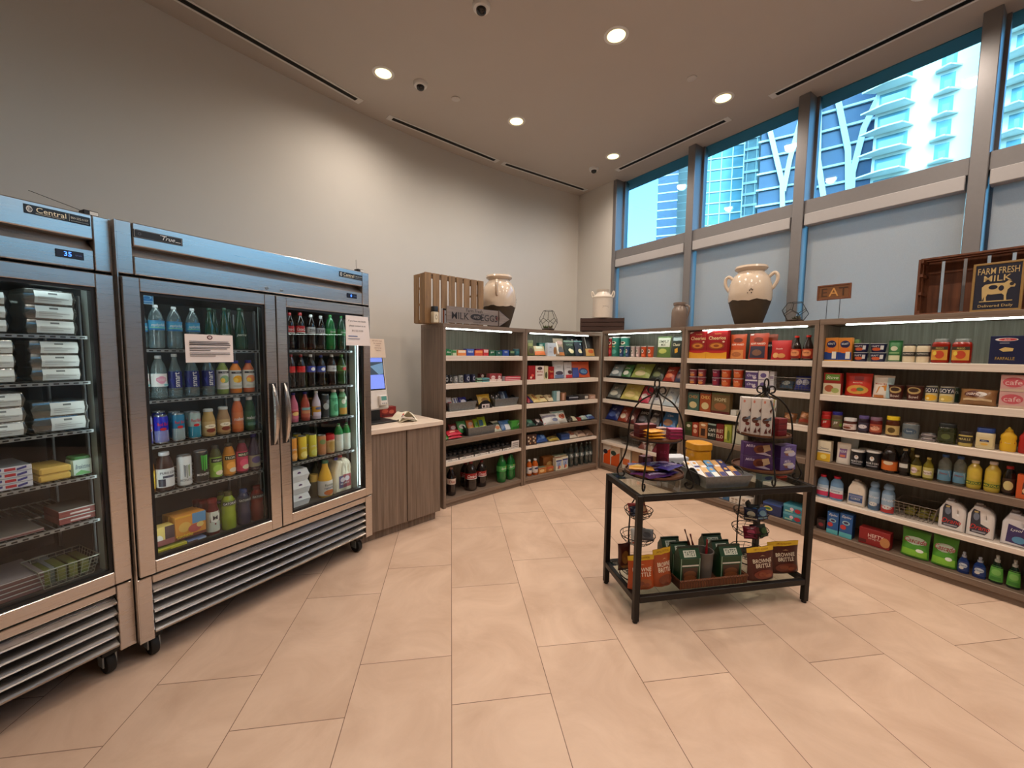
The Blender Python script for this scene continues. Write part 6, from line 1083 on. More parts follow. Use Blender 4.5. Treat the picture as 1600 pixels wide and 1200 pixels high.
row(FD, z, [(C('teal and brown cracker box at the divider', (66, 96, 84), CHX('CHEX', (190, 130, 70)), .06, 'cracker box', 'cracker_box', g), .04, 1074.5, 1092, 612.5), (C('orange and brown cracker box', (156, 74, 36), CHX('CHEX', (226, 190, 110)), .06, 'cracker box', 'cracker_box', g), .04, 1093.5, 1110.5, 613), (C('brown kraft pouch box with dark red foot', (110, 90, 56), [('t', .5, .68, .16, 'HOPE', (200, 190, 150), .8, 'b'), ('e', .5, .35, .34, .18, (150, 96, 60)), ('r', 0, 0, 1, .12, (90, 30, 30)), ('r', 0, .92, 1, 1, (90, 100, 60))], .06, 'cracker box', 'cracker_box', g), .04, 1111.5, 1140, 614.5),
 (C('low white box beside the kraft box', (196, 196, 190), [], .06, 'cracker box', 'cracker_box', g), .04, 1141.5, 1150, 641), (BG('cream foil packet beside the chocolate cartons', (206, 190, 160), [('e', .5, .5, .2, .2, (150, 120, 90))], .05, .9, 'snack bag', 'snack_bag', g), .04, 1150, 1163, 642), (BG('brown loaf bag against the divider', (130, 84, 50), [('e', .5, .6, .34, .2, (176, 120, 76)), ('r', 0, .1, 1, .3, (150, 60, 40))], .08, .5, 'bread', 'bread_bag', g), .05, 1246, 1266, 645), (BG('brown snack bag behind the chocolate cartons', (110, 70, 40), [('e', .5, .5, .3, .2, (170, 120, 80))], .07, .4, 'bread', 'bread_bag', g), .05, 1222, 1243, 646)])
z = Z4; g = 'bar boxes on the brown shelf of the cereal unit'
row(FD, z, [(C('dark green tea box at the divider', (66, 76, 40), [('e', .5, .75, .3, .12, (206, 200, 176)), ('r', .1, .1, .9, .4, (40, 56, 30))], .09, 'tea box', 'tea_box', g), .03, 1070.5, 1080.5, 660), (C('rust red tea box', (150, 56, 34), [('e', .5, .75, .34, .12, (226, 190, 170)), ('e', .5, .4, .3, .16, (206, 160, 130))], .09, 'tea box', 'tea_box', g), .03, 1081.5, 1091, 660.5), (C('copper tea box with a dark window', (170, 110, 66), [('r', .25, .15, .75, .62, (60, 36, 26)), ('e', .5, .85, .3, .08, (226, 206, 176))], .09, 'tea box', 'tea_box', g), .03, 1092, 1105, 660.5),
 (C('black coffee box with white lettering', (30, 36, 32), [('t', .5, .6, .18, 'CAFE', (220, 220, 206), .9, 'b'), ('t', .5, .3, .18, 'BUST', (220, 220, 206), .9, 'b'), ('r', 0, .9, 1, 1, (140, 160, 150))], .09, 'coffee box', 'coffee_box', g), .03, 1106, 1118.5, 662), (C('red and white coffee box with block letters', (110, 30, 26), [('t', .5, .6, .2, 'BUST', (226, 206, 180), .9, 'b'), ('t', .5, .28, .2, 'ELO', (226, 206, 180), .9, 'b')], .09, 'coffee box', 'coffee_box', g), .03, 1119, 1130.5, 663), (C('yellow-green tea box nearest the yellow tub', (150, 160, 60), [('r', .1, .2, .4, .9, (200, 200, 110)), ('e', .65, .4, .2, .3, (90, 110, 40))], .09, 'tea box', 'tea_box', g), .03, 1131.5, 1142, 664)])
one(FD, z, C('pale folded carton beside the tea boxes', (190, 190, 170), [], .09, 'tea box', 'tea_box', g), .05, 1144, 1162, 666)
z = ZB; g = 'household packs at the foot of the cereal unit'
row(FD, z, [(C('red box at the foot of the cereal unit seen under the glass table', (150, 30, 34), [], .08, 'detergent box', 'detergent_box', g), .05, 1109.5, 1120.5, 775), (C('blue and white box seen under the glass table', (70, 110, 150), [('r', 0, .2, .4, 1, (206, 196, 190))], .08, 'detergent box', 'detergent_box', g), .05, 1123, 1139, 775)])
def roll(l): return C(l, (214, 206, 196), [('e', .35, .65, .16, .14, (160, 146, 130)), ('e', .7, .65, .16, .14, (160, 146, 130)), ('e', .35, .28, .12, .12, (176, 160, 146)), ('e', .7, .28, .12, .12, (176, 160, 146))], .09, 'paper roll pack', 'paper_roll_pack', g)
row(FD, z, [(roll('white wrapped paper roll pack nearer the blue box'), .03, 1139.5, 1155, 776.5), (roll('white wrapped paper roll pack nearer the table leg'), .03, 1156, 1175, 778.5)])
one(FD, z, BT('tall white detergent bottle behind the table leg', 'litre', (206, 206, 204), (190, 190, 196), None, (), name='detergent_bottle', group=g), .10, 1176.5, 1191, 756, 'o')
row(FD, z, [(C('navy sponge box with yellow-green emblem', (30, 44, 90), [('e', .3, .5, .24, .2, (206, 200, 90)), ('e', .3, .5, .16, .12, (60, 110, 70)), ('r', .0, .86, 1, 1, (50, 80, 150))], .12, 'bag box', 'bag_box', g, top=(60, 80, 120)), .03, 1191.5, 1221, 787)])
x, w_, ht_ = seat(FD, z, .03, 1223.5, 1254, 790)
for k in range(2): put(single(carton_mesh(w_, .13, ht_/2-.001, (50, 130, 150), [('r', 0, .7, 1, 1, (90, 160, 180)), ('e', .75, .4, .16, .26, (170, 40, 60)), ('r', .1, .1, .5, .3, (150, 190, 170)), ('e', .45, .5, .1, .2, (220, 190, 206))]), 'bag_box', 'teal food bag box, %s one' % ['lower', 'upper'][k], 'bag box', g), FD, x, .095, z+k*ht_/2)
# ---- jar unit
z = ZT; g = 'dinner boxes and jars on the top shelf of the jar unit'
KD = [('e', .5, .72, .36, .16, (36, 40, 96)), ('e', .5, .72, .3, .12, (24, 26, 66)), ('t', .5, .74, .08, 'KRAFT', WHT, .5, 'b'), ('r', 0, .0, 1, .38, (30, 60, 130)), ('e', .45, .46, .36, .12, (214, 110, 40)), ('r', .58, .1, .9, .4, (226, 220, 206)), ('r', 0, 0, 1, .05, (206, 150, 40))]
for k, (x0, x1) in enumerate(((1288, 1308.5), (1309.5, 1331.5))): one(FE, z, C('orange and blue macaroni box, %s the divider' % ['against', 'second from'][k], (206, 130, 50), KD, .045, 'macaroni box', 'macaroni_box', g), .035, x0, x1, 528)
one(FE, z, C('pale green box peeking behind the macaroni boxes', (120, 150, 90), [], .05, 'macaroni box', 'macaroni_box', g), .11, 1333, 1341, 531)
for q, (x0, x1) in enumerate(((1333, 1358), (1359, 1386.5))):
    x, w_, ht_ = seat(FE, z, .075, x0, x1, 536.5, True)
    for k in range(2): put(CUP('navy macaroni cup, %s, %s the boxes' % (['bottom', 'top'][k], ['beside', 'second from'][q]), (28, 30, 70), (190, 190, 190), [('e', .45, .35, .26, .2, (196, 90, 50)), ('r', .66, .3, .84, .8, (216, 214, 216)), ('t', .4, .72, .2, 'KRAFT', WHT, .45, 'b')], 'macaroni cup', 'macaroni_cup', 'navy macaroni cups in two stacks')(w_, ht_/2-.001), FE, x, .075, z+k*ht_/2)
one(FE, z, CN('green cheese canister with dark green lid', (56, 110, 60), [('e', .5, .66, .2, .12, (206, 206, 180)), ('r', .15, .05, .85, .3, (206, 206, 170)), ('r', .2, .4, .8, .46, (150, 190, 130))], cat='cheese canister', name='cheese_canister', plid=(20, 90, 40)), .085, 1388, 1410, 533, 'o')
one(FE, z, JR('cream sauce jar beside the green canister', (222, 206, 176), (40, 36, 36), (60, 54, 50), [('t', .5, .6, .3, 'ALFREDO', (226, 220, 206), .8, 'b')], name='sauce_jar', cat='sauce jar', group='white sauce jars', lidh=.08, band=(.36, .62)), .07, 1410.5, 1431, 538, 'o')
one(FE, z, JR('cream sauce jar beside the red sauces', (222, 206, 176), (40, 36, 36), (60, 54, 50), [('t', .5, .6, .3, 'ALFREDO', (226, 220, 206), .8, 'b')], name='sauce_jar', cat='sauce jar', group='white sauce jars', lidh=.08, band=(.36, .62)), .07, 1431.5, 1454.5, 538, 'o')
for k, (x0, x1) in enumerate(((1456, 1485.5), (1487.5, 1520))): one(FE, z, JR('large red pasta sauce jar, %s' % ['beside the white sauce jars', 'nearer the navy pasta box'][k], mat((140, 30, 16), .15, noise=.15, coat=.5), (120, 120, 116), (206, 150, 60), [('r', 0, .76, 1, 1, (60, 50, 36)), ('t', .5, .87, .14, 'PREGO', (214, 190, 110), .6, 'b'), ('e', .5, .4, .3, .3, (190, 70, 40)), ('e', .2, .5, .12, .16, (226, 200, 80))], name='sauce_jar', cat='sauce jar', group='red sauce jars', lidh=.13, lidr=.74, sq=.3, band=(.14, .78)), .08, x0, x1, 530, 'o')
one(FE, z, C('navy pasta box with white oval and red centre', (20, 26, 64), [('e', .42, .87, .3, .06, (226, 216, 214)), ('e', .45, .87, .24, .045, (190, 60, 60)), ('t', .44, .87, .04, 'Barilla', WHT, .4, 'bi'), ('r', .25, .73, .5, .76, (140, 140, 150)), ('p', [(.25, .52), (.4, .6), (.62, .56), (.6, .46), (.36, .44)], (206, 176, 110)), ('t', .42, .2, .1, 'FARFALLE', (170, 140, 70), .5, 'b')], .05, 'pasta box', 'pasta_box'), .035, 1546, 1608, 525)
z = Z2; g = 'packs on the second shelf of the jar unit'
row(FE, z, [(C('red stuffing box with green word mark and food picture', (140, 36, 30), [('r', .1, .66, .92, .94, (90, 130, 50)), ('t', .5, .8, .14, 'Stove', (226, 226, 206), .7, 'bi'), ('r', 0, 0, 1, .52, (214, 200, 170)), ('e', .35, .28, .26, .16, (170, 90, 60)), ('e', .7, .2, .22, .12, (160, 170, 100))], .05, 'stuffing box', 'stuffing_box', g), .035, 1286.5, 1314, 583), (PO('wide red pouch with bright food picture', (190, 44, 26), [('r', .35, .68, .7, .86, (140, 20, 20)), ('t', .5, .58, .06, 'Mexican Style', (236, 220, 190), .5, 'b'), ('e', .5, .28, .42, .2, (206, 150, 60)), ('e', .4, .26, .14, .08, (206, 70, 40)), ('e', .62, .3, .14, .08, (90, 120, 50))], .08, .05, group=g), .045, 1317.5, 1360.5, 584),
 (PO('cream and pale blue rice bag with a wedge picture', (220, 210, 196), [('t', .4, .62, .08, 'MAHATMA', (150, 60, 40), .6, 'b'), ('p', [(.2, .2), (.75, .34), (.72, .58), (.3, .5)], (200, 130, 50)), ('r', .7, 0, 1, .9, (170, 196, 200)), ('r', .1, .0, .6, .12, (190, 120, 60))], .08, .05, group=g), .045, 1361.5, 1395, 587.5)])
for k, (x0, x1, yt) in enumerate(((1387.5, 1413.5, 601.5), (1415, 1444.5, 602.5))): one(FE, z, CUP('dark brown food tub with round cream seal, %s' % ['beside the rice bag', 'beside the corn can'][k], (76, 32, 26), (70, 50, 40), [('e', .5, .72, .34, .26, (196, 170, 110)), ('e', .5, .76, .24, .16, (60, 40, 30)), ('t', .5, .25, .2, 'Bowl', (226, 206, 190), .7, 'b')], 'food tub', 'food_tub', g), .08, x0, x1, yt, 'o')
GY = lambda c: [('r', 0, .58, 1, 1, (40, 46, 60)), ('t', .5, .78, .26, 'GOYA', (236, 236, 236), .9, 'b'), ('e', .5, .26, .4, .22, c), ('e', .35, .2, .1, .08, (236, 216, 150))]
row(FE, z, [(CN('food can with yellow corn picture', (206, 196, 150), GY((226, 176, 50)), cat='food can', name='food_can', group=g), .07, 1445.5, 1466, 603, 'o'), (CN('food can with pale bean picture', (200, 190, 150), GY((206, 180, 90)), cat='food can', name='food_can', group=g), .07, 1467.5, 1492, 604, 'o'), (CN('dark green food can half behind the bean can', (40, 70, 56), [('t', .5, .7, .2, 'GOYA', (206, 210, 206), .8, 'b')], cat='food can', name='food_can', group=g), .14, 1484, 1499, 605, 'o'),
 (BG('shiny brown and white snack bag lying on its side', (150, 110, 70), [('e', .35, .6, .25, .2, (90, 40, 30)), ('e', .6, .6, .16, .14, (226, 220, 214)), ('r', .1, .2, .9, .32, (206, 180, 140)), ('t', .35, .6, .2, 'maria', (230, 210, 200), .4, 'bi')], .08, .35, 'snack bag', 'snack_bag', g), .05, 1498.5, 1558, 609)])
x, w_, ht_ = seat(FE, z, .035, 1562, 1604, 586)
for k in range(2): put(single(carton_mesh(w_, .06, ht_/2-.001, (206, 160, 156), [('e', .5, .55, .42, .3, (200, 90, 100)), ('t', .5, .55, .3, 'cafe', (226, 190, 186), .7, 'b'), ('r', 0, 0, 1, .16, (206, 180, 160))]), 'pink_carton', 'pink carton with flower mark at the picture edge, %s one' % ['lower', 'upper'][k], 'carton', 'pink cartons stacked at the shelf end'), FE, x, .065, z+k*ht_/2)
z = Z3; g = 'spreads and condiments on the third shelf of the jar unit'
JF = [('t', .5, .48, .36, 'JIF', (236, 232, 226), .8, 'b'), ('r', 0, .8, 1, .88, (60, 110, 60))]
row(FE, z, [(JR('red peanut butter jar against the divider', (176, 34, 30), (170, 30, 30), (176, 34, 30), JF, name='peanut_butter_jar', group=g), .07, 1282.5, 1299, 643, 'o'), (JR('brown peanut butter jar with wide blue lid', (90, 70, 50), (36, 34, 120), (110, 96, 70), JF+[('e', .85, .3, .12, .2, (110, 150, 50))], name='peanut_butter_jar', group=g), .07, 1299.5, 1317, 643.5, 'o'), (JR('red peanut butter jar in the back row', (150, 30, 28), (160, 30, 30), None, (), name='peanut_butter_jar', group=g), .16, 1290, 1305, 643, 'o'),
 (JR('low spread jar with white lid and red-white label', (80, 34, 24), (216, 216, 216), (220, 206, 200), [('t', .5, .7, .3, 'nutella', (170, 40, 40), .8, 'b'), ('e', .4, .3, .25, .2, (120, 60, 40))], name='spread_jar', lidh=.22, group=g), .07, 1317.5, 1339.5, 653, 'o'), (JR('dark grape jelly jar with purple lid', (36, 16, 34), (90, 76, 130), (60, 56, 76), [('e', .5, .5, .3, .26, (206, 200, 206))], name='jelly_jar', group=g), .07, 1341, 1358.5, 649.5, 'o'), (JR('dark red jelly jar beside the honey', (96, 16, 20), (130, 100, 120), (176, 84, 60), [('e', .5, .5, .3, .3, (226, 170, 140)), ('t', .5, .7, .2, 'SMUCK', (110, 20, 20), .7, 'b')], name='jelly_jar', group=g), .07, 1359, 1379, 652, 'o'),
 (JR('brown honey jar with yellow lid', mat((80, 36, 14), .15, noise=.1, coat=.4), (226, 196, 30), (196, 170, 110), [('e', .5, .5, .2, .3, (90, 70, 30))], name='honey_jar', band=(.12, .66), group=g), .07, 1384, 1406.5, 650.5, 'o'), (CN('ribbed grey food can in the middle of the third shelf', (110, 120, 124), [('e', .5, .5, .34, .22, (70, 90, 110)), ('t', .5, .5, .14, 'Spam', (190, 206, 216), .6, 'b')], cat='food can', name='food_can', group=g), .08, 1409.5, 1437, 661, 'o')])
x, w_, ht_ = seat(FE, z, .075, 1438.5, 1463.5, 677, True)
for k in range(2): put(CN('flat tuna can beside the ribbed can, %s one' % ['lower', 'upper'][k], (150, 140, 140), [('r', .2, .3, .8, .7, (60, 50, 56))], cat='food can', name='tuna_can', group='flat tuna cans')(w_, ht_/2-.001), FE, x, .075, z+k*ht_/2)
row(FE, z, [(JR('dark pickle jar with black lid', mat((44, 48, 22), .15, noise=.3, coat=.4), (30, 34, 34), (50, 56, 30), [('e', .5, .5, .3, .3, (90, 100, 56))], name='pickle_jar', sq=.3, group=g), .08, 1465.5, 1495.5, 661.5, 'o'), (JR('squat mustard jar with dark label', mat((190, 170, 90), .2, noise=.2), (56, 48, 44), (60, 54, 44), [('t', .5, .6, .3, 'MAILLE', (214, 196, 120), .6, 'b')], name='mustard_jar', lidh=.22, band=(.3, .86), group=g), .07, 1496.5, 1520.5, 674, 'o'), (JR('cream mayonnaise jar with blue lid', (222, 210, 170), (40, 66, 130), (216, 200, 150), [('p', [(.2, .5), (.8, .5), (.76, .72), (.24, .72)], (40, 50, 90)), ('t', .5, .61, .1, 'Hellmanns', WHT, .5, 'b'), ('e', .5, .25, .24, .12, (226, 180, 80))], name='mayonnaise_jar', cat='mayonnaise jar', sq=.4, lidh=.2), .08, 1525, 1555.5, 669, 'o'),
 (BT('yellow mustard squeeze bottle', 'squeeze', (222, 176, 40), (226, 186, 50), (222, 176, 40), [('p', [(.15, .7), (.85, .78), (.85, .98), (.15, .9)], (150, 40, 30)), ('t', .5, .84, .12, "French's", WHT, .6, 'bi')], cat='mustard bottle', name='mustard_bottle', flat=.62), .08, 1562.5, 1589.5, 667.5, 'o'), (BT('red ketchup squeeze bottle at the picture edge', 'squeeze', (170, 30, 24), (226, 220, 214), None, (), cat='ketchup bottle', name='ketchup_bottle', flat=.62), .08, 1592, 1616, 668, 'o')])
z = Z4; g = 'baking goods and oils on the brown shelf of the jar unit'
row(FE, z, [(C('cream sugar box with yellow foot', (222, 214, 190), [('t', .5, .64, .1, 'Domino', (60, 60, 90), .7, 'bi'), ('r', 0, 0, 1, .4, (224, 180, 50)), ('r', .0, .48, 1, .52, (90, 90, 110)), ('e', .5, .22, .24, .12, (240, 220, 120))], .06, 'sugar box', 'sugar_box', g), .035, 1276.5, 1297, 689), (PO('white flour bag with purple label', (224, 216, 206), [('r', .22, .3, .78, .72, (120, 84, 130)), ('t', .5, .6, .1, 'FLOUR', WHT, .5, 'b'), ('r', .3, .34, .7, .44, (206, 120, 90))], .06, .03, group=g, cat='flour bag', name='flour_bag'), .04, 1305, 1328, 693), (PO('large white sugar bag behind the flour', (206, 220, 224), [], .09, .03, group=g, cat='flour bag', name='flour_bag'), .12, 1309, 1340, 685)])
SLT = [('e', .5, .62, .12, .14, (220, 220, 220)), ('t', .5, .34, .12, 'MORTON', (230, 230, 230), .7, 'b'), ('r', .2, .16, .8, .22, (150, 150, 160)), ('e', .5, .68, .05, .06, (206, 170, 140))]
for k, (x0, x1, yt) in enumerate(((1329, 1352, 703), (1353, 1377.5, 704.5))): one(FE, z, CN('black salt canister with white top, %s' % ['beside the flour bag', 'beside the orange-label syrup'][k], (20, 22, 28), SLT, cat='salt canister', name='salt_canister', group='salt canisters', lid=(226, 226, 226), plid=(224, 224, 222)), .08, x0, x1, yt, 'o')
for k, (x0, x1) in enumerate(((1338, 1358),)): one(FE, z, CN('black salt canister in the back row', (20, 22, 28), SLT, cat='salt canister', name='salt_canister', group='salt canisters', lid=(226, 226, 226), plid=(224, 224, 222)), .18, x0+2, x1+4, 701, 'o')
DG = mat((24, 16, 12), .12, noise=.1, coat=.5); OO = mat((120, 110, 30), .12, noise=.1, coat=.4); CO = mat((206, 180, 70), .12, noise=.08, coat=.4)
row(FE, z, [(BT('dark syrup bottle with round orange label', 'juice', DG, (24, 20, 18), (206, 104, 40), [('e', .5, .74, .24, .2, (220, 200, 170)), ('r', 0, .9, 1, 1, (60, 30, 16))], name='syrup_bottle', cat='syrup bottle', band=(.1, .46), group=g), .08, 1377.5, 1404, 694.5, 'o'), (BT('black vinegar bottle with small white label', 'oil', DG, (190, 180, 150), (40, 34, 30), [('r', .2, .4, .8, .85, (206, 206, 200))], name='vinegar_bottle', cat='vinegar bottle', band=(.16, .5), group=g), .08, 1404.5, 1422.5, 701, 'o'), (BT('olive oil bottle with yellow label beside the black vinegar', 'oil', mat((66, 60, 20), .12, noise=.1, coat=.4), (206, 200, 170), (190, 176, 90), [('e', .4, .5, .24, .3, (226, 206, 206)), ('t', .5, .5, .2, 'Bertolli', (110, 40, 40), .6, 'b')], name='oil_bottle', cat='oil bottle', band=(.12, .56), group=g), .08, 1423, 1441, 711, 'o'),
 (BT('olive oil bottle in the back row with pale cap', 'oil', OO, (206, 200, 120), None, (), name='oil_bottle', cat='oil bottle', group=g), .17, 1417, 1432, 700, 'o'), (BT('golden olive oil bottle beside the clear vinegars', 'oil', OO, (190, 170, 90), (196, 186, 110), [('r', .2, .3, .8, .7, (226, 216, 200)), ('t', .5, .5, .2, 'Bertolli', (110, 40, 40), .6, 'b')], name='oil_bottle', cat='oil bottle', band=(.1, .56), group=g), .08, 1442, 1459.5, 715, 'o')])
VIN = clear_mat('vinegar', (.84, .88, .84), .1, .04, .16, (180, 190, 180))
for k, (x0, x1, yt) in enumerate(((1465.5, 1487.5, 710), (1489.5, 1510.5, 713))): one(FE, z, BT('clear vinegar bottle with blue cap, %s' % ['beside the olive oil', 'beside the yellow oils'][k], 'juice', VIN, (46, 84, 140), (96, 140, 166), [('p', [(.1, .4), (.9, .4), (.8, .95), (.2, .95)], (210, 206, 200)), ('t', .5, .7, .16, 'Heinz', (150, 60, 50), .5, 'bi')], name='vinegar_bottle', cat='vinegar bottle', band=(.1, .46), group='clear vinegars'), .08, x0, x1, yt, 'o')
for k, (x0, x1, yt) in enumerate(((1510.5, 1535, 719.5), (1538, 1564.5, 721.5))): one(FE, z, BT('yellow cooking oil bottle with white cap and red collar, %s' % ['beside the clear vinegars', 'nearer the shelf end'][k], 'juice', CO, (220, 214, 206), (190, 170, 60), [('r', .05, .3, .95, .7, (70, 100, 50)), ('t', .5, .5, .24, 'MAZOLA', (226, 206, 60), .8, 'b')], name='oil_bottle', cat='oil bottle', band=(.08, .36), group='cooking oils'), .08, x0, x1, yt, 'o')
row(FE, z, [(BT('dark sauce bottle with red cap near the picture edge', 'tea', DG, (170, 36, 30), (60, 40, 30), [('e', .5, .5, .3, .34, (206, 190, 130))], name='sauce_bottle', cat='sauce bottle', group=g), .08, 1566, 1587.5, 728.5, 'o'), (C('orange box with a dark bottle picture at the picture edge', (206, 90, 40), [('p', [(.4, .2), (.7, .2), (.7, .6), (.6, .8), (.5, .8), (.4, .6)], (90, 50, 40)), ('e', .55, .35, .14, .1, (226, 190, 150))], .06, 'sauce box', 'sauce_box', g), .03, 1588, 1612, 743)])
z = ZE5; g = 'cleaning goods on the thin shelf of the jar unit'
DWN = [('r', 0, 0, 1, .42, (206, 60, 100)), ('t', .5, .6, .22, 'Downy', (40, 60, 110), .8, 'bi'), ('r', 0, .42, 1, .75, (216, 220, 226)), ('t', .5, .6, .2, 'Downy', (36, 60, 120), .8, 'bi')]
for k, (x0, x1, yt) in enumerate(((1277, 1295.5, 741), (1297, 1318.5, 744))): one(FE, z, BT('blue fabric softener bottle with red cap, %s' % ['against the divider', 'beside the bleach jug'][k], 'juice', (110, 150, 190), (190, 34, 60), (176, 200, 220), DWN, name='softener_bottle', cat='softener bottle', band=(.1, .56), group='softener bottles', flat=.6), .08, x0, x1, yt, 'o')
one(FE, z, lambda w_, h_: jug('bleach_jug', 'white bleach jug with blue label', 'bleach jug', w_, h_, .09, (224, 214, 200), (210, 206, 200), ([(.06, .1), (.94, .1), (.94, .46), (.06, .46)], (60, 90, 140)), [('r', .06, .34, .94, .42, (120, 130, 170)), ('t', .5, .28, .08, 'CLOROX', WHT, .6, 'b'), ('r', .06, .1, .94, .16, (206, 206, 210))]), .09, 1327, 1354, 749.5, None)
for k, (x0, x1, yt, c, n) in enumerate(((1357.5, 1375.5, 752, (70, 100, 130), 'blue'), (1377.5, 1399, 756, (170, 50, 50), 'red'))): one(FE, z, BT('pale blue air freshener can with %s foot' % n, 'spray', (120, 150, 180), (130, 160, 190), (150, 176, 200), [('t', .5, .7, .14, 'febreze', (236, 240, 244), .8, 'bi'), ('r', 0, 0, 1, .36, c), ('e', .5, .3, .3, .12, (206, 206, 206))], cat='air freshener', name='air_freshener', band=(.04, .66), group='air fresheners'), .08, x0, x1, yt, 'o')
a, b = FE.along(1395, .06, z+.05), FE.along(1463, .06, z+.05); wire_basket(FE, a, b, .05, .24, z, .115, 'wire basket of yellow packs between the fresheners and the white jugs')
for k in range(4): put(single(pouch_mesh(.062, .04, .10, (150, 140, 60), [('e', .5, .5, .3, .2, (200, 196, 110)), ('r', .1, .1, .9, .3, (110, 110, 60))], 1.2, k), 'sponge_pack', 'yellow-green pack lying in the wire basket, %s from the fresheners' % ORD[k], 'sponge pack', 'packs in the cleaning basket'), FE, a+.075+.068*k, .15, z+.006)
DR = ([(.12, .12), (.72, .10), (.84, .2), (.84, .34), (.52, .42), (.46, .8), (.2, .84), (.12, .7)], (50, 52, 64)); DRG = [('t', .5, .3, .15, 'Drano', (200, 50, 44), .8, 'bi'), ('e', .33, .62, .12, .12, (110, 120, 140)), ('r', .2, .14, .74, .19, (150, 150, 160)), ('r', .24, .74, .4, .79, (190, 170, 110))]
for k, (x0, x1, yt) in enumerate(((1468.5, 1511, 779.5), (1512, 1556, 787))): one(FE, z, lambda w_, h_, k=k: jug('drain_cleaner_jug', 'white drain cleaner jug with dark label, %s' % ['beside the wire basket', 'nearer the shelf end'][k], 'cleaner jug', w_, h_, .085, (222, 218, 216), (206, 204, 206), DR, DRG, 'drain cleaner jugs'), .09, x0, x1, yt, None)
one(FE, z, lambda w_, h_: jug('cleaner_jug', 'large white cleaner jug with purple label at the picture edge', 'cleaner jug', w_, h_, .09, (216, 214, 218), (206, 206, 210), ([(.14, .1), (.9, .06), (.9, .5), (.2, .62)], (60, 50, 100)), [('t', .5, .46, .1, 'Lysol', WHT, .6, 'bi'), ('e', .6, .2, .24, .1, (90, 150, 190))]), .09, 1566, 1616, 798, None)
z = ZB; g = 'bags and soaps at the foot of the jar unit'
ZP = [('t', .5, .86, .12, 'Ziploc', WHT, .8, 'bi'), ('e', .5, .62, .3, .09, (150, 190, 206)), ('e', .5, .62, .2, .05, (60, 50, 90)), ('e', .3, .42, .24, .1, (190, 60, 60)), ('r', 0, 0, 1, .2, (90, 180, 190))]
for k, (x0, x1, yt) in enumerate(((1292, 1310, 800.5), (1311.5, 1332, 803.5))): one(FE, z, C('blue storage bag box, %s' % ['nearer the divider', 'nearer the red trash bag box'][k], (36, 90, 156), ZP, .07, 'bag box', 'bag_box', 'storage bag boxes', side=(24, 60, 110)), .035, x0, x1, yt)
one(FE, z, C('small dark box in the shade against the divider', (50, 40, 40), [('e', .5, .5, .3, .2, (140, 40, 50))], .07, 'bag box', 'bag_box', g), .06, 1276, 1289.5, 812)
one(FE, z, C('red trash bag box lying long', (140, 30, 32), [('t', .55, .62, .22, 'HEFTY', (230, 206, 196), .5, 'b'), ('t', .55, .42, .12, 'Strong Trash', (230, 206, 196), .5, 'b'), ('e', .85, .4, .16, .3, (190, 130, 80)), ('r', 0, .1, .25, .3, (90, 20, 24))], .08, 'bag box', 'bag_box', g, top=(150, 44, 44)), .04, 1341.5, 1391, 829)
for k, (x0, x1, yt) in enumerate(((1405.5, 1451.5, 831), (1453.5, 1497, 841))): one(FE, z, PO('bright green dishwasher pouch, %s' % ['beside the red box', 'beside the blue soaps'][k], (80, 150, 50), [('e', .5, .6, .42, .14, (190, 206, 190)), ('t', .5, .6, .16, 'Cascade', (170, 40, 60), .84, 'bi'), ('r', .05, .06, .95, .28, (130, 190, 60)), ('e', .7, .28, .14, .06, (230, 236, 226)), ('r', 0, .93, 1, 1, (60, 110, 40))], .08, .1, 'detergent pouch', 'detergent_pouch', 'dishwasher pouches'), .04, x0, x1, yt)
for k, (x0, x1, yt) in enumerate(((1494.5, 1516, 862), (1519.5, 1542.5, 870.5))): one(FE, z, BT('dark blue dish soap bottle, %s' % ['beside the green pouches', 'nearer the green soaps'][k], 'dish', mat((24, 50, 110), .15, noise=.05, coat=.3), (150, 156, 170), (30, 56, 116), [('e', .5, .6, .3, .24, (190, 200, 210)), ('t', .5, .6, .2, 'Dawn', (40, 50, 100), .5, 'bi'), ('e', .4, .3, .16, .14, (210, 206, 200))], cat='dish soap', name='dish_soap_bottle', flat=.6, band=(.12, .56), group='blue dish soaps'), .07, x0, x1, yt, 'o')
for k, (x0, x1, yt) in enumerate(((1546, 1569.5, 867.5), (1573.5, 1597, 875))): one(FE, z, BT('dish soap bottle with bright green label, %s' % ['beside the blue soaps', 'at the shelf end'][k], 'dish', mat((16, 44, 30), .15, noise=.05, coat=.3), (170, 174, 170), (90, 160, 66), [('e', .5, .6, .3, .2, (120, 180, 90)), ('r', .2, .1, .8, .3, (60, 130, 50))], cat='dish soap', name='dish_soap_bottle', flat=.6, band=(.08, .62), group='green dish soaps'), .07, x0, x1, yt, 'o')
# ================================================================== glass table with tiered stands
FT = Frame((.715, 2.188), math.radians(10.68)); TW, TD, TZ = 1.185, .44, .757; LZ = .158
M_IRON = mat((26, 22, 20), .42, .35, noise=.15, scale=30.)
TB = thing('display_table', 'black iron table with glass top and glass lower shelf in the middle of the shop', 'table', FT.P(0, 0, 0), FT.a); q = .034
for x in (0, TW-q):
    for y in (0, TD-q): m = MB(); m.box(x, x+q, y, y+q, .012, TZ-.003, M_IRON, .003); m.lathe([(.013, 0), (.015, .003), (.013, .014)], M_RUB, 12, c=(x+q/2, y+q/2, 0)); m.build('leg', TB)
for nm, z in (('top_frame', TZ-.038), ('shelf_frame', LZ-.036)):
    m = MB(); m.box(q, TW-q, .001, q-.004, z, z+.036, M_IRON, .002); m.box(q, TW-q, TD-q+.004, TD-.001, z, z+.036, M_IRON, .002); m.box(.001, q-.004, q, TD-q, z, z+.036, M_IRON, .002); m.box(TW-q+.004, TW-.001, q, TD-q, z, z+.036, M_IRON, .002); m.build(nm, TB)
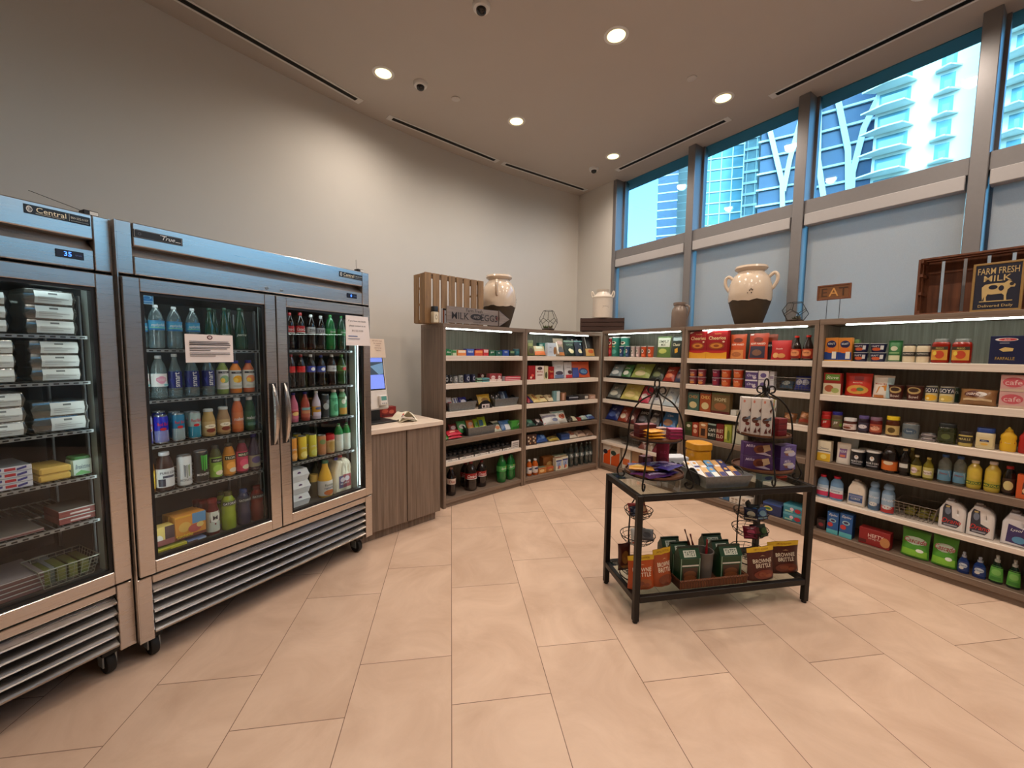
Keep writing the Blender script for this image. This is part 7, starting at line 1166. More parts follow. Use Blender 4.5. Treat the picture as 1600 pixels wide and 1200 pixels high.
GT = clear_mat('table_glass', (.84, .90, .88), .06)
for nm, z in (('glass_top', TZ-.006), ('glass_shelf', LZ-.006)): m = MB(); m.box(q-.004, TW-q+.004, q-.004, TD-q+.004, z, z+.005, GT); m.build(nm, TB)
ARM = [(.195, .042), (.183, .03), (.187, .013), (.205, .006), (.222, .015), (.229, .045), (.216, .078), (.188, .14), (.172, .20), (.166, .26), (.163, .33), (.152, .40), (.128, .46), (.092, .505), (.052, .532), (.024, .549), (.012, .567), (.019, .589), (.040, .596), (.053, .578), (.046, .558), (.031, .554)]
def smooth(pts, k=4):
    out = []; n = len(pts)
    for i in range(n-1):
        p0, p1, p2, p3 = [Vector(pts[max(0, min(n-1, j))]) for j in (i-1, i, i+1, i+2)]
        for s in range(k):
            t = s/k; out.append(.5*((2*p1)+(p2-p0)*t+(2*p0-5*p1+4*p2-p3)*t*t+(3*p1-p0-3*p2+p3)*t**3))
    out.append(Vector(pts[-1])); return out
M_RATT = mat((96, 58, 34), .5, noise=.2, scale=60., bump=.2)
def tier_stand(cx, cy, rot, label):
    t_ = thing('tiered_stand', label, 'stand', FT.P(cx, cy, TZ), FT.a, 'wrought-iron tiered stands')
    for k in range(4):
        a = rot+PI/2*k; pts = smooth([(r*math.cos(a), r*math.sin(a), z) for r, z in ARM], 3); m = MB(); m.tube(pts, .0052, M_IRON, 6); m.build('scroll_arm', t_)
    m = MB(); m.lathe([(.008, .53), (.011, .545), (.008, .57), (.006, .585)], M_IRON, 10); m.tube([(.016*math.cos(2*PI*k/14), 0, .612+.032*math.sin(2*PI*k/14)) for k in range(14)], .005, M_IRON, 6, True); m.build('finial', t_)
    for z, r in ((.068, .172), (.284, .150)):
        m = MB(); m.lathe([(.0001, z-.006), (r*.98, z-.006), (r, z-.004), (r, z+.014), (r*.97, z+.014), (r*.965, z+.002), (.0001, z+.002)], M_RATT, 32); m.tube([(r*1.005*math.cos(2*PI*k/32), r*1.005*math.sin(2*PI*k/32), z-.001) for k in range(32)], .0035, M_IRON, 5, True); m.build('plate', t_)
tier_stand(.205, .20, math.radians(45), 'wrought-iron two-tier stand with scrolled arms, at the corner-ward end of the glass table'); tier_stand(.975, .205, math.radians(66), 'wrought-iron two-tier stand with scrolled arms, holding purple boxes on the glass table')
zl, zu = TZ+.071, TZ+.287
def on(x, d, z, o, rz=0.): return put(o, FT, x, d, z, rz)
def bx(w_, dp, h_, base, sh, nm, l, cat, gr=None, side=None, top=None): return single(carton_mesh(w_, dp, h_, base, sh, side, top), nm, l, cat, gr)
CHO = [('e', .25, .9, .1, .04, (206, 130, 110)), ('e', .4, .4, .3, .08, (90, 50, 36)), ('e', .62, .29, .2, .05, (110, 50, 40)), ('p', [(.7, .66), (.95, .76), (.86, .6)], (96, 52, 40)), ('p', [(.3, .06), (.5, .22), (.6, .06)], (96, 46, 40)), ('p', [(.66, .12), (.92, .22), (.9, .06)], (106, 52, 44)), ('p', [(.2, .4), (.9, .52), (.9, .42)], (96, 110, 124))]
for k, (x, d) in enumerate(((.868, .245), (.905, .205), (.945, .165))): on(x, d, zu, bx(.060, .075, .235, (212, 204, 198), CHO, 'chocolate_carton', 'tall white chocolate carton with brown drops, %s on the upper plate' % ['farthest from the table front', 'middle of three', 'closest to the table front'][k], 'chocolate box', 'white chocolate cartons', side=(206, 198, 192)), -.55)
for k, (x, d) in enumerate(((1.01, .285), (1.055, .255))): on(x, d, zu, bx(.055, .05, .215, (176, 170, 80), [('e', .5, .86, .2, .05, (196, 110, 80)), ('e', .5, .45, .3, .07, (90, 50, 36)), ('r', .7, 0, 1, 1, (206, 204, 190)), ('p', [(.75, .1), (.95, .2), (.9, .05)], (90, 50, 40)), ('p', [(.75, .7), (.95, .8), (.9, .62)], (90, 50, 40))], 'chocolate_carton', 'tall lime and white chocolate carton, %s on the upper plate' % ['beside the white cartons', 'nearest the shelf wall'][k], 'chocolate box', 'lime chocolate cartons'), .1)
for k in range(3): on(1.02, .14, zu+k*.037, bx(.075, .06, .036, (110, 18, 24), [('r', .05, .1, .95, .2, (80, 10, 16))], 'chocolate_box', 'small dark red chocolate box, %s of the stack' % ['bottom', 'middle', 'top'][k], 'chocolate box', 'dark red chocolate boxes'), .15)
MK = [('t', .22, .75, .2, 'Milka', (206, 190, 214), .3, 'bi'), ('e', .55, .5, .22, .32, (120, 60, 34)), ('p', [(.68, .3), (.9, .5), (.84, .9), (.62, .8)], (196, 166, 130)), ('p', [(.4, .2), (.7, .3), (.9, .12), (.9, .04)], (186, 170, 190)), ('e', .55, .5, .12, .2, (90, 36, 26))]
for k in range(2): on(.897, .165, zl+k*.087, bx(.17, .06, .086, (74, 44, 96), MK, 'biscuit_box', 'purple chocolate biscuit box, %s of the stack facing the counter' % ['lower', 'upper'][k], 'biscuit box', 'purple biscuit boxes', side=(84, 56, 116)), -.42)
for k in range(2): on(1.065, .135, zl+k*.079, bx(.13, .07, .078, (96, 80, 140), [('t', .45, .74, .22, 'Milka', (214, 206, 226), .4, 'bi'), ('e', .45, .38, .2, .22, (140, 90, 80)), ('e', .7, .3, .24, .2, (190, 186, 210)), ('e', .5, .5, .34, .12, (206, 196, 186))], 'biscuit_box', 'purple chocolate biscuit box, %s of the stack by the table end' % ['lower', 'upper'][k], 'biscuit box', 'purple biscuit boxes', side=(70, 46, 100)), .12)
# goods on the other stand
for k in range(3): on(.166, .105, zu+k*.019, single(tilt_mb(bag_mesh(.11, .07, .02, (226, 160, 36), [('e', .5, .5, .3, .24, (190, 120, 30))], PI/2, k), 0), 'candy_pack', 'golden yellow candy pack, %s of its stack on the upper plate' % ['bottom', 'middle', 'top'][k], 'candy pack', 'golden candy packs'), .08*k)
for k in range(3): on(.295, .135, zu+k*.021, bx(.085, .06, .020, (130, 24, 66), [('r', .1, .3, .9, .6, (190, 60, 110))], 'candy_box', 'magenta candy box, %s of its stack on the upper plate' % ['bottom', 'middle', 'top'][k], 'candy box', 'magenta candy boxes', top=(206, 110, 150)), -.25)
for k in range(3): on(.15, .225, zu+k*.026, bx(.12, .06, .025, (84, 22, 26), [], 'candy_box', 'dark maroon candy box behind the golden packs, %s of the stack' % ['bottom', 'middle', 'top'][k], 'candy box', 'maroon candy boxes', top=(150, 96, 96)), .1)
on(.265, .235, zu, bx(.075, .05, .05, (120, 80, 66), [('e', .5, .5, .3, .3, (206, 186, 170))], 'candy_box', 'brown candy box behind the magenta stack', 'candy box', top=(190, 160, 150)), .2)
BAR = [('t', .4, .6, .3, 'Milka', (206, 196, 226), .5, 'bi'), ('e', .7, .5, .18, .3, (170, 150, 190))]
def barp(l, c, sh, gr='chocolate bars fanned on the lower plate'):
    m = bag_mesh(.19, .085, .014, c, sh, PI/2, len(l)); return single(m, 'chocolate_bar', l, 'chocolate bar', gr)
for k, (x, d, dz, rz, c, l) in enumerate(((.10, .10, 0, -.5, (84, 40, 90), 'purple chocolate bar at the plate edge facing the fridges'), (.175, .06, .0, .25, (70, 36, 84), 'dark purple chocolate bar lowest at the front of the plate'), (.265, .10, 0, .5, (60, 40, 110), 'violet chocolate bar at the front near the grey tray'), (.16, .13, .017, -.15, (96, 50, 96), 'plum chocolate bar in the second layer'), (.26, .145, .019, .3, (84, 70, 150), 'lavender chocolate bar in the second layer'), (.14, .20, .018, -.4, (110, 110, 170), 'pale blue chocolate bar toward the fridges'), (.30, .11, .036, .55, (74, 66, 150), 'blue-violet chocolate bar on top, jutting over the grey tray'), (.245, .17, .036, .1, (66, 40, 110), 'deep purple chocolate bar on top in the middle'))): on(x, d, zl+dz, barp(l, c, BAR), rz)
on(.085, .13, zl+.020, single(bag_mesh(.15, .07, .03, (222, 160, 60), [('e', .4, .5, .3, .3, (240, 200, 110)), ('e', .7, .5, .16, .2, (150, 80, 40))], PI/2, 3), 'candy_bar', 'golden candy pack at the plate edge facing the fridges', 'candy bar'), -.45)
on(.30, .26, zl, single(pouch_mesh(.085, .05, .17, (140, 16, 50), [('t', .5, .6, .1, 'RED', (190, 60, 90), .6, 'b'), ('e', .5, .3, .3, .12, (110, 10, 36))], .05, 4), 'candy_pouch', 'crimson candy pouch standing on the lower plate', 'candy pouch'), -.2)
on(.20, .29, zl, bx(.075, .05, .075, (96, 40, 40), [('e', .5, .7, .3, .2, (196, 150, 150))], 'candy_box', 'dark red candy box at the back of the lower plate', 'candy box', top=(186, 130, 140)), .1)
# tray of bars, black and white box and amber tub between the stands
tr = tray(FT, .435, .765, .03, .25, TZ, .075, 'galvanized tray full of chocolate bars between the two tiered stands', group=None)
cols = [((214, 216, 222), 'white'), ((196, 150, 96), 'gold'), ((50, 54, 140), 'blue'), ((206, 170, 120), 'tan'), ((40, 40, 90), 'navy'), ((214, 206, 196), 'cream'), ((96, 150, 196), 'sky blue'), ((186, 140, 90), 'caramel')]
for r in range(2):
    for k in range(6):
        c, n = cols[(k*3+r*5) % 8]
        on(.482+.049*k, .10+.105*r, TZ+.035+.012*r, single(carton_mesh(.044, .098, .016, c, [], top=None).__class__ and tilt_mb(carton_mesh(.044, .014, .10, c, [('r', .08, .1, .92, .5, (60, 60, 110) if k % 2 else (226, 222, 216)), ('e', .5, .75, .25, .1, (206, 160, 90))]), -1.15), 'chocolate_bar', '%s chocolate bar, %s from the fridge side, %s row of the grey tray' % (n, ORD[k], ['front', 'back'][r]), 'chocolate bar', 'wrapped bars in the grey tray'), .05*(k % 3-1))
x, w_, h_ = seat(FT, TZ, .33, 1066, 1127, 709); on(.445, .375, TZ, bx(.165, .10, .115, (190, 196, 206), [('e', .3, .5, .16, .3, (40, 40, 46)), ('e', .55, .45, .12, .26, (60, 46, 44)), ('e', .8, .5, .14, .24, (90, 96, 106)), ('r', 0, .9, 1, 1, (214, 216, 222))], 'snack_carton', 'white carton with dark script behind the grey tray', 'snack box', None, top=(206, 210, 216)), -.05)
AMB = mat((196, 136, 26), .2, noise=.1, coat=.3)
t_ = jar('candy_tub', 'big amber yellow plastic tub behind the grey tray', 'candy tub', .135, .205, AMB, (200, 140, 30), None, (), None, .2, sq=.35, lidr=1.04); on(.625, .362, TZ, t_)
row(FT, TZ, [(C('low pale blue and green pack under the purple boxes', (120, 150, 160), [('r', 0, .5, 1, 1, (150, 170, 140)), ('e', .5, .3, .3, .2, (60, 80, 130))], .05, 'candy pack', 'candy_carton'), .12, 1191, 1211, 737), (C('flat red pack lying under the purple boxes', (190, 60, 40), [], .08, 'candy pack', 'candy_carton', top=(206, 80, 56)), .16, 1216, 1230, 753)])
# ---- lower shelf
BB = lambda c: [('r', 0, .86, 1, 1, (214, 170, 40)), ('t', .5, .93, .05, 'LIMITED EDITION', (150, 100, 20), .7, 'b'), ('t', .5, .60, .115, 'BROWNIE', (238, 222, 196), .74, 'b'), ('t', .5, .46, .115, 'BRITTLE', (238, 222, 196), .70, 'b'), ('e', .5, .2, .36, .14, c), ('e', .4, .22, .14, .06, (120, 60, 34)), ('e', .62, .17, .12, .05, (130, 66, 40)), ('p', [(.4, .74), (.5, .77), (.6, .74), (.5, .75)], (206, 170, 120))]
def bb(l, c, c2, lean=.08): return PO(l, c, BB(c2), .085, lean, 'snack pouch', 'brownie_pouch', 'large brown snack pouches on the lower shelf')
one(FT, LZ, bb('orange brownie snack pouch with yellow top behind the table leg', (176, 74, 26), (150, 80, 40)), .048, 987, 1028, 876, None, -.06)
one(FT, LZ, bb('orange-brown brownie snack pouch with yellow top beside the green cookie bags', (160, 74, 34), (120, 60, 36)), .06, 1025, 1058, 865, None, .22)
one(FT, LZ, bb('dark brown brownie snack pouch next to the woven tray', (76, 28, 18), (110, 44, 26)), .015, 1175, 1219.5, 862, None, .05)
one(FT, LZ, bb('dark brown brownie snack pouch nearest the far table leg', (70, 28, 18), (100, 44, 26)), .06, 1209.5, 1256.5, 853, None, -.05)
a, b = FT.hit(1062, 915, .03)[0], FT.hit(1168, 905, .03)[0]
t_ = thing('woven_tray', 'brown woven tray in the middle of the lower shelf', 'tray', FT.P((a+b)/2, .15, LZ), FT.a); wx, wy = (b-a)/2, .12
def f_wick(t, bb_, ln, N):
    tc = N('TexCoord'); wv = N('TexWave'); wv.bands_direction = 'X'; wv.inputs['Scale'].default_value = 30.; wv.inputs['Distortion'].default_value = 1.5; cr = N('ValToRGB'); cr.color_ramp.elements[0].color = (*lin((56, 30, 16)), 1); cr.color_ramp.elements[1].color = (*lin((136, 78, 42)), 1)
    ln(tc.outputs['Object'], wv.inputs['Vector']); ln(wv.outputs[0], cr.inputs[0]); ln(cr.outputs[0], bb_.inputs['Base Color']); bp = N('Bump'); bp.inputs['Strength'].default_value = .6; bp.inputs['Distance'].default_value = .004; ln(wv.outputs[0], bp.inputs['Height']); ln(bp.outputs[0], bb_.inputs['Normal']); bb_.inputs['Roughness'].default_value = .6
M_WICK = nodes_mat('woven_cane', f_wick); m = MB()
for q_ in ((-wx, wx, -wy, -wy+.012, 0, .05), (-wx, wx, wy-.012, wy, 0, .05), (-wx, -wx+.012, -wy+.012, wy-.012, 0, .05), (wx-.012, wx, -wy+.012, wy-.012, 0, .05), (-wx+.012, wx-.012, -wy+.012, wy-.012, 0, .008)): m.box(*q_, M_WICK, .003)
m.build('basket_body', t_); m = MB(); m.tube([(-wx, -wy, .05), (wx, -wy, .05), (wx, wy, .05), (-wx, wy, .05)], .007, M_WICK, 6, True); m.build('rim', t_)
def tates(w_, h_, l):
    m = MB(); hb = h_*.72; dp = .07; G = mat((22, 62, 34), .4, noise=.06)
    m.box(-w_/2, w_/2, -dp/2, dp/2, 0, hb, G, .003); m.add([(-w_/2, -dp/2, hb), (w_/2, -dp/2, hb), (w_/2, dp/2, hb), (-w_/2, dp/2, hb), (-w_/2*.96, 0, h_), (w_/2*.96, 0, h_)], [(0, 1, 5, 4), (2, 3, 4, 5), (1, 2, 5), (3, 0, 4)], G); m.box(-w_/2*.98, w_/2*.98, -.006, .006, h_-.012, h_, mat((14, 36, 20), .4, noise=.05))
    m.gfx(lambda u, v, d: ((u-.5)*w_, -dp/2-d, v*hb), w_, hb, [('r', .14, .05, .86, .62, (70, 46, 34)), ('e', .5, .35, .3, .16, (120, 74, 46)), ('e', .5, .2, .3, .12, (140, 84, 50)), ('r', .1, .68, .9, .74, (206, 206, 196)), ('r', .04, 0, .07, 1, (150, 176, 150)), ('r', .93, 0, .96, 1, (150, 176, 150))])
    n = Vector((0, -(h_-hb), dp/2)).normalized(); m.gfx(lambda u, v, d: ((u-.5)*w_*.98, -dp/2*(1-v)+n.y*d, hb+v*(h_-hb)+n.z*d*.5), w_, .06, [('r', .2, .1, .8, .66, (206, 210, 196)), ('t', .5, .38, .4, "TATE'S", (30, 60, 40), .5, 'b')]); return single(m, 'cookie_bag', l, 'cookie bag', 'dark green cookie bags on the lower shelf')
zt = LZ+.009
for x0, x1, yt, d, l in ((1060, 1093, 856, .085, 'dark green cookie bag with white label, front one beside the stone crock'), (1048, 1077, 849, .16, 'dark green cookie bag with white label, behind the orange pouch'), (1033, 1062, 841, .235, 'dark green cookie bag at the back next to the wire baskets'), (1123, 1157.5, 853, .085, 'dark green cookie bag with tan cookies, front one toward the brown pouches'), (1112, 1140, 846, .165, 'dark green cookie bag with white label, behind the tan cookie bag'), (1098, 1128, 836, .24, 'dark green cookie bag at the back behind the crock')):
    x, w_, h_ = seat(FT, zt, d, x0, x1, yt); put(tates(w_*.94, h_, l), FT, x, d+.02, zt, -.05)
t_ = thing('stone_crock', 'grey stoneware crock holding wrapped pretzel sticks', 'crock', None or FT.P(FT.hit(1099.5, 880, .13)[0], .14, zt), FT.a); m = MB(); GR = mat((104, 98, 92), .5, noise=.08, scale=20.)
m.lathe([(.048, 0), (.052, .004), (.057, .09), (.058, .15), (.062, .158), (.062, .166), (.056, .166), (.053, .15), (.05, .02), (.0001, .018)], GR, 24); m.build('pot', t_)
for k, (dx, dy, lx, ly, c, l) in enumerate(((-.03, .0, -.085, .03, (90, 44, 30), 'brown pretzel stick leaning farthest toward the fridges'), (-.022, -.015, -.07, .02, (110, 40, 34), 'brown pretzel stick second from the fridges'), (-.012, .012, -.055, .03, (84, 40, 28), 'brown pretzel stick third from the fridges'), (.01, -.01, .012, .01, (150, 30, 36), 'red wrapped pretzel stick upright in the crock'), (.025, .008, .022, .02, (160, 36, 40), 'red wrapped pretzel stick at the rim of the crock'))):
    m = MB(); p = Vector((dx, dy, .0)); e = Vector((dx+lx, dy+ly, .27-.02*k)); m.tube([p, p+(e-p)*.7, p+(e-p)*.86, e], [.006, .007, .0025, .005], mat(c, .35, noise=.1), 7); tag(m.build('pretzel_stick', None, t_.location+Vector((0, 0, .022)), FT.a), l, 'pretzel stick', 'wrapped pretzel sticks in the crock')
def bowl_stand(x, d, label, n=3, hs=(.02, .20, .36), rs=(.105, .09, .075)):
    t_ = thing('basket_stand', label, 'basket stand', FT.P(x, d, LZ), FT.a, 'three-tier wire basket stands'); m = MB(); m.tube([(0, .11, 0), (0, .115, .25), (0, .10, .42), (0, .06, .47)], .005, M_IRON, 6); m.tube([(.09*math.cos(a_*PI/8), .02+.10*math.sin(a_*PI/8), .004) for a_ in range(16)], .004, M_IRON, 5, True); m.build('pole', t_)
    for zz, r in list(zip(hs, rs))[:n]:
        m = MB()
        for v, f in ((1, 1.), (.66, .93), (.33, .76), (.05, .46)): m.tube([(r*f*math.cos(2*PI*k/20), r*f*math.sin(2*PI*k/20), zz+.06*v) for k in range(20)], .0028 if v == 1 else .0016, M_IRON, 5, True)
        for k in range(12): a_ = 2*PI*k/12; m.tube([(r*f*math.cos(a_+w2), r*f*math.sin(a_+w2), zz+.06*v) for v, f, w2 in ((1, 1., 0), (.66, .93, .1), (.33, .76, .2), (.05, .46, .3), (.03, .05, .3))], .0015, M_IRON, 4)
        m.tube([(0, r, zz+.06), (0, .105, zz+.055)], .004, M_IRON, 5); m.build('wire_bowl', t_)
    return t_
xl = FT.hit(997, 850, .2)[0]; bowl_stand(xl, .21, 'three-tier wire basket stand under the fridge-side end of the glass table', 3, (.02, .215, .375), (.115, .105, .085))
xr = FT.hit(1172, 850, .26)[0]; bowl_stand(xr, .27, 'three-tier wire basket stand under the far end of the glass table', 3, (.02, .17, .285), (.11, .11, .105))
def sp(x, d, z, l, c, c2, w_=.08, h_=.06, rz=0., lean=.5, gr='small packets in the wire baskets'): on(x, d, z, single(bag_mesh(w_, h_, .028, c, [('e', .5, .5, .3, .24, c2), ('r', .06, .1, .94, .2, c2)], lean, len(l)), 'snack_packet', l, 'snack packet', gr), rz)
sp(xl-.025, .18, LZ+.40, 'dark blue packet in the top wire basket near the fridges', (30, 34, 60), (110, 110, 130)); sp(xl+.03, .19, LZ+.40, 'red and tan packet in the top wire basket', (130, 44, 50), (196, 150, 110), .07, .075, .3); sp(xl+.035, .23, LZ+.41, 'yellow packet sticking up from the top wire basket', (196, 160, 60), (120, 80, 40), .05, .09, .2, .1); sp(xl-.01, .235, LZ+.40, 'pink packet at the back of the top wire basket', (206, 90, 90), (150, 40, 50))
sp(xl-.035, .16, LZ+.235, 'white and orange packet in the middle wire basket', (190, 190, 186), (206, 90, 50), .075, .10, .2, .15); sp(xl+.045, .18, LZ+.24, 'grey silver packet tilted in the middle wire basket', (124, 124, 128), (90, 90, 96), .085, .07, -.4, .4); sp(xl+.05, .225, LZ+.24, 'silver foil packet behind the grey one', (150, 150, 154), (110, 110, 116), .08, .07, .5, .6)
sp(xl-.045, .11, LZ+.035, 'hot pink candy bag at the foot of the fridge-side stand', (196, 24, 60), (226, 70, 110), .11, .12, -.1, .15); sp(xl-.07, .235, LZ+.035, 'brown candy bag standing behind the pink one', (70, 34, 24), (130, 90, 40), .09, .17, .1, .05); sp(xl+.03, .17, LZ+.04, 'dark grey packet beside the pink bag', (60, 60, 66), (110, 110, 116), .08, .08, .2, .4)
for k, (dx, dd, dz, c, c2, n) in enumerate(((-.06, .20, .31, (30, 30, 60), (206, 196, 176), 'navy and cream'), (-.02, .215, .325, (24, 24, 30), (60, 110, 170), 'black and blue'), (.03, .20, .31, (60, 90, 150), (150, 190, 210), 'blue'), (.06, .235, .31, (110, 84, 76), (206, 200, 196), 'brown'), (.0, .27, .33, (24, 22, 26), (90, 110, 100), 'black'))): sp(xr+dx, dd, LZ+dz, '%s packet in the top basket of the far stand' % n, c, c2, .085, .08, .3*(k-2), .35)
for k, (dx, dd, dz, c, c2, n) in enumerate(((-.06, .19, .19, (120, 20, 44), (190, 70, 100), 'crimson'), (.0, .20, .195, (50, 20, 24), (110, 40, 44), 'dark maroon'), (.05, .2, .19, (30, 50, 30), (80, 110, 60), 'dark green'))): sp(xr+dx, dd, LZ+dz, '%s packet in the middle basket of the far stand' % n, c, c2, .09, .08, .25*(k-1), .4)
# ================================================================== ornaments on top of the shelving
M_PINE = grain('pine_slat', (120, 92, 62), (168, 132, 92), sc=(30, 30, 2.5), rough=.6); M_DKW = grain('dark_stained_wood', (44, 26, 20), (76, 48, 38), sc=(2, 40, 40), rough=.55); M_BRW = grain('brown_stained_wood', (84, 46, 26), (126, 74, 44), sc=(30, 30, 2.5), rough=.55)
def crate(name, label, F, x0, x1, d, dp, z, h, wood, n, face, gap=.24, ends=3):
    """slatted crate on its side: face 'out' shows the slatted base, 'in' shows the open mouth"""
    w_ = x1-x0; t_ = thing(name, label, 'crate', F.P((x0+x1)/2, d+dp/2, z), F.a, 'wooden crates on the shelving'); T = .012
    yb = -dp/2 if face == 'out' else dp/2-T; p = w_/(n-gap)
    for k in range(n): a = -w_/2+k*p; m = MB(); m.box(a, a+p*(1-gap), yb, yb+T, 0, h, wood, .0015); m.build('slat', t_)
    ys = -dp/2+T if face == 'out' else -dp/2
    for s in (-1, 1):
        x = s*(w_/2-T/2)
        for k in range(2): y0 = ys+(dp-T)*(.0 if k == 0 else .55); m = MB(); m.box(x-T/2, x+T/2, y0, y0+(dp-T)*.42, .004, h-.004, wood, .001); m.build('end_board', t_)
    for zz in (.012, h*.36, h*.68, h-.03):
        for s in (-1, 1): m = MB(); m.box(s*(w_/2-T)-.014 if s > 0 else -w_/2+T, s*(w_/2-T) if s > 0 else -w_/2+T+.014, ys+.002, ys+dp-T-.002, zz, zz+.02, wood); m.build('corner_post', t_)
    for zz in (0, h-T):
        for k in range(2): y0 = ys+(dp-T)*(.0 if k == 0 else .55); m = MB(); m.box(-w_/2+T, w_/2-T, y0, y0+(dp-T)*.42, zz, zz+T, wood, .001); m.build('side_board', t_)
    return t_
H = lambda F, z, d, x, yt: seat(F, z, d, x-1, x+1, yt)[2]
# heights here are for things standing a little behind the top's edge
d = .10; xa, xb = FA.along(664, d, 2.0), FA.along(755.5, d, 2.0); h = H(FA, HL, d, 664, 424.5)
crate('wooden_crate', 'pine slatted crate standing on its side above the unit next to the counter', FA, xa, xb, d, .22, HL, h, M_PINE, 8, 'out')
def urn(label, F, z, d, x0, x1, yt, rot, cream=(214, 196, 176), cat='urn'):
    x, w_, h_ = seat(F, z, d, x0, x1, yt, True); r = w_/2; t_ = thing('two_handled_urn', label, cat, F.P(x, d, z), F.a+rot, 'cream and brown stoneware urns'); CR = mat(cream, .18, noise=.06, scale=9., coat=.4); BR = mat((64, 50, 34), .6, noise=.15, scale=14.)
    P = [(.60, 0), (.62, .01), (.78, .18), (.93, .36), (.99, .44), (1., .54), (.97, .66), (.88, .77), (.74, .85), (.62, .89), (.60, .915), (.72, .94), (.76, .965), (.72, 1.0), (.62, 1.), (.56, .93), (.5, .86)]
    m = MB(); m.lathe([(a*r, b*h_) for a, b in P], [BR]*4+[CR]*12, 36)
    # wavy glaze line above the bare clay
    n = 36; vs = []
    for k in range(n): a_ = 2*PI*k/n; vs += [(r*1.003*.975*math.cos(a_), r*1.003*.975*math.sin(a_), h_*(.40+.012*math.sin(5*a_)+.008*math.sin(11*a_+1))), (r*1.006*math.cos(a_), r*1.006*math.sin(a_), h_*.47)]
    m.add(vs, [(2*k, 2*((k+1) % n), 2*((k+1) % n)+1, 2*k+1) for k in range(n)], CR)
    S = lambda u, v, d_: ((r*.985+d_)*math.sin((u-.5)*2.), -(r*.985+d_)*math.cos((u-.5)*2.), h_*(.47+.2*v))
    dk = (52, 36, 30); m.gfx(S, r*2, h_*.2, [('e', .62, .5, .012, .10, dk), ('e', .59, .42, .012, .07, dk), ('e', .65, .44, .012, .08, dk), ('e', .63, .2, .014, .06, dk), ('e', .55, .2, .012, .05, dk)], d0=.003); m.build('body', t_)
    for s in (-1, 1):
        m = MB(); pts = smooth([(s*r*.80, 0, h_*.80), (s*r*1.02, 0, h_*.86), (s*r*1.17, 0, h_*.82), (s*r*1.17, 0, h_*.72), (s*r*1.02, 0, h_*.62), (s*r*.95, 0, h_*.60)], 4); m.tube(pts, r*.085, CR, 8); m.build('handle', t_)
    return t_
urn('cream urn with brown foot and ear handles beside the arrow sign', FA, HL, .2, 779, 831, 436, .75); urn('large cream urn with brown foot and two ear handles in front of a roller shade', FD, HR, .17, 1138, 1208, 417, .25)
def terrarium(label, F, z, d, x0, x1, yt, cols):
    x, w_, h_ = seat(F, z, d, x0, x1, yt, True); R = w_/2; t_ = thing('geometric_terrarium', label, 'terrarium', F.P(x, d, z), F.a, 'glass terrariums with thin metal edges'); hz = h_
    lv = [[(R*.58*math.cos(2*PI*k/5+.3), R*.58*math.sin(2*PI*k/5+.3), .003) for k in range(5)], [(R*math.cos(2*PI*k/5+.3), R*math.sin(2*PI*k/5+.3), hz*.40) for k in range(5)], [(R*math.cos(2*PI*k/5+.3+PI/5), R*math.sin(2*PI*k/5+.3+PI/5), hz*.62) for k in range(5)], [(R*.58*math.cos(2*PI*k/5+.3+PI/5), R*.58*math.sin(2*PI*k/5+.3+PI/5), hz-.002) for k in range(5)]]
    m = MB()
    for k in range(5):
        k2 = (k+1) % 5
        for a_, b_ in ((lv[0][k], lv[0][k2]), (lv[0][k], lv[1][k]), (lv[1][k], lv[2][k]), (lv[2][k], lv[1][k2]), (lv[2][k], lv[3][k]), (lv[3][k], lv[3][k2])): m.tube([a_, b_], .0028, M_BLACK, 5)
    m.build('wire_frame', t_); G = clear_mat('terrarium_glass', (.95, .96, .95), .05); m = MB()
    for k in range(5):
        k2 = (k+1) % 5; m.add([lv[0][k], lv[0][k2], lv[1][k2], lv[2][k], lv[1][k]], [(0, 1, 2, 3, 4)], G); m.add([lv[3][k], lv[3][k2], lv[2][k2], lv[1][k2], lv[2][k]], [(4, 3, 2, 1, 0)], G)
    m.build('glass', t_); rd = random.Random(len(label)); m = MB(); m.lathe([(R*.56, .004), (R*.7, hz*.1), (R*.5, hz*.14), (.0001, hz*.15)], mat((60, 48, 40), .9, noise=.3, scale=90.), 14); m.build('soil', t_)
    for q in range(4):
        m = MB(); cx, cy = rd.uniform(-.35, .35)*R, rd.uniform(-.35, .35)*R; c = mat(cols[q % len(cols)], .5, noise=.2, scale=60.)
        for k in range(14):
            a_ = 2.4*k; e = .3+.7*(k % 5)/5; L_ = R*.34*(1.1-.04*k); p = Vector((cx, cy, hz*.13)); t = p+Vector((math.cos(a_)*L_*e, math.sin(a_)*L_*e, L_*(1.15-e*.5))); m.tube([p, p+(t-p)*.5, t], [.003, .007, .001], c, 5)
        m.build('succulent', t_)
terrarium('glass terrarium with green succulents on the unit by the far corner', FB, HL, .2, 842, 871, 485.5, [(70, 90, 44), (96, 110, 60), (90, 50, 44)]); terrarium('glass terrarium with dark plants beside the large urn', FD, HR, .14, 1222, 1264, 472.5, [(60, 70, 46), (46, 56, 36), (84, 78, 60)])
def mb(l, name, F, z, d, x0, x1, yt, body, capc, lab): return one(F, z, BT(l, 'juice', body, capc, lab, [('e', .5, .5, .26, .3, (150, 130, 100))] if lab else [], 'bottle', name, band=(.08, .6)), d, x0, x1, yt, 'o')
one(FA, HL, JR('small cream bottle with black cap at the end of the shelf top', (206, 190, 160), (20, 20, 22), (222, 210, 184), [('e', .5, .5, .26, .26, (150, 140, 120)), ('e', .5, .5, .16, .16, (222, 210, 184))], 'bottle', 'syrup_bottle', lidh=.32, sq=.4, band=(.05, .95)), .05, 674, 684, 479, 'o')
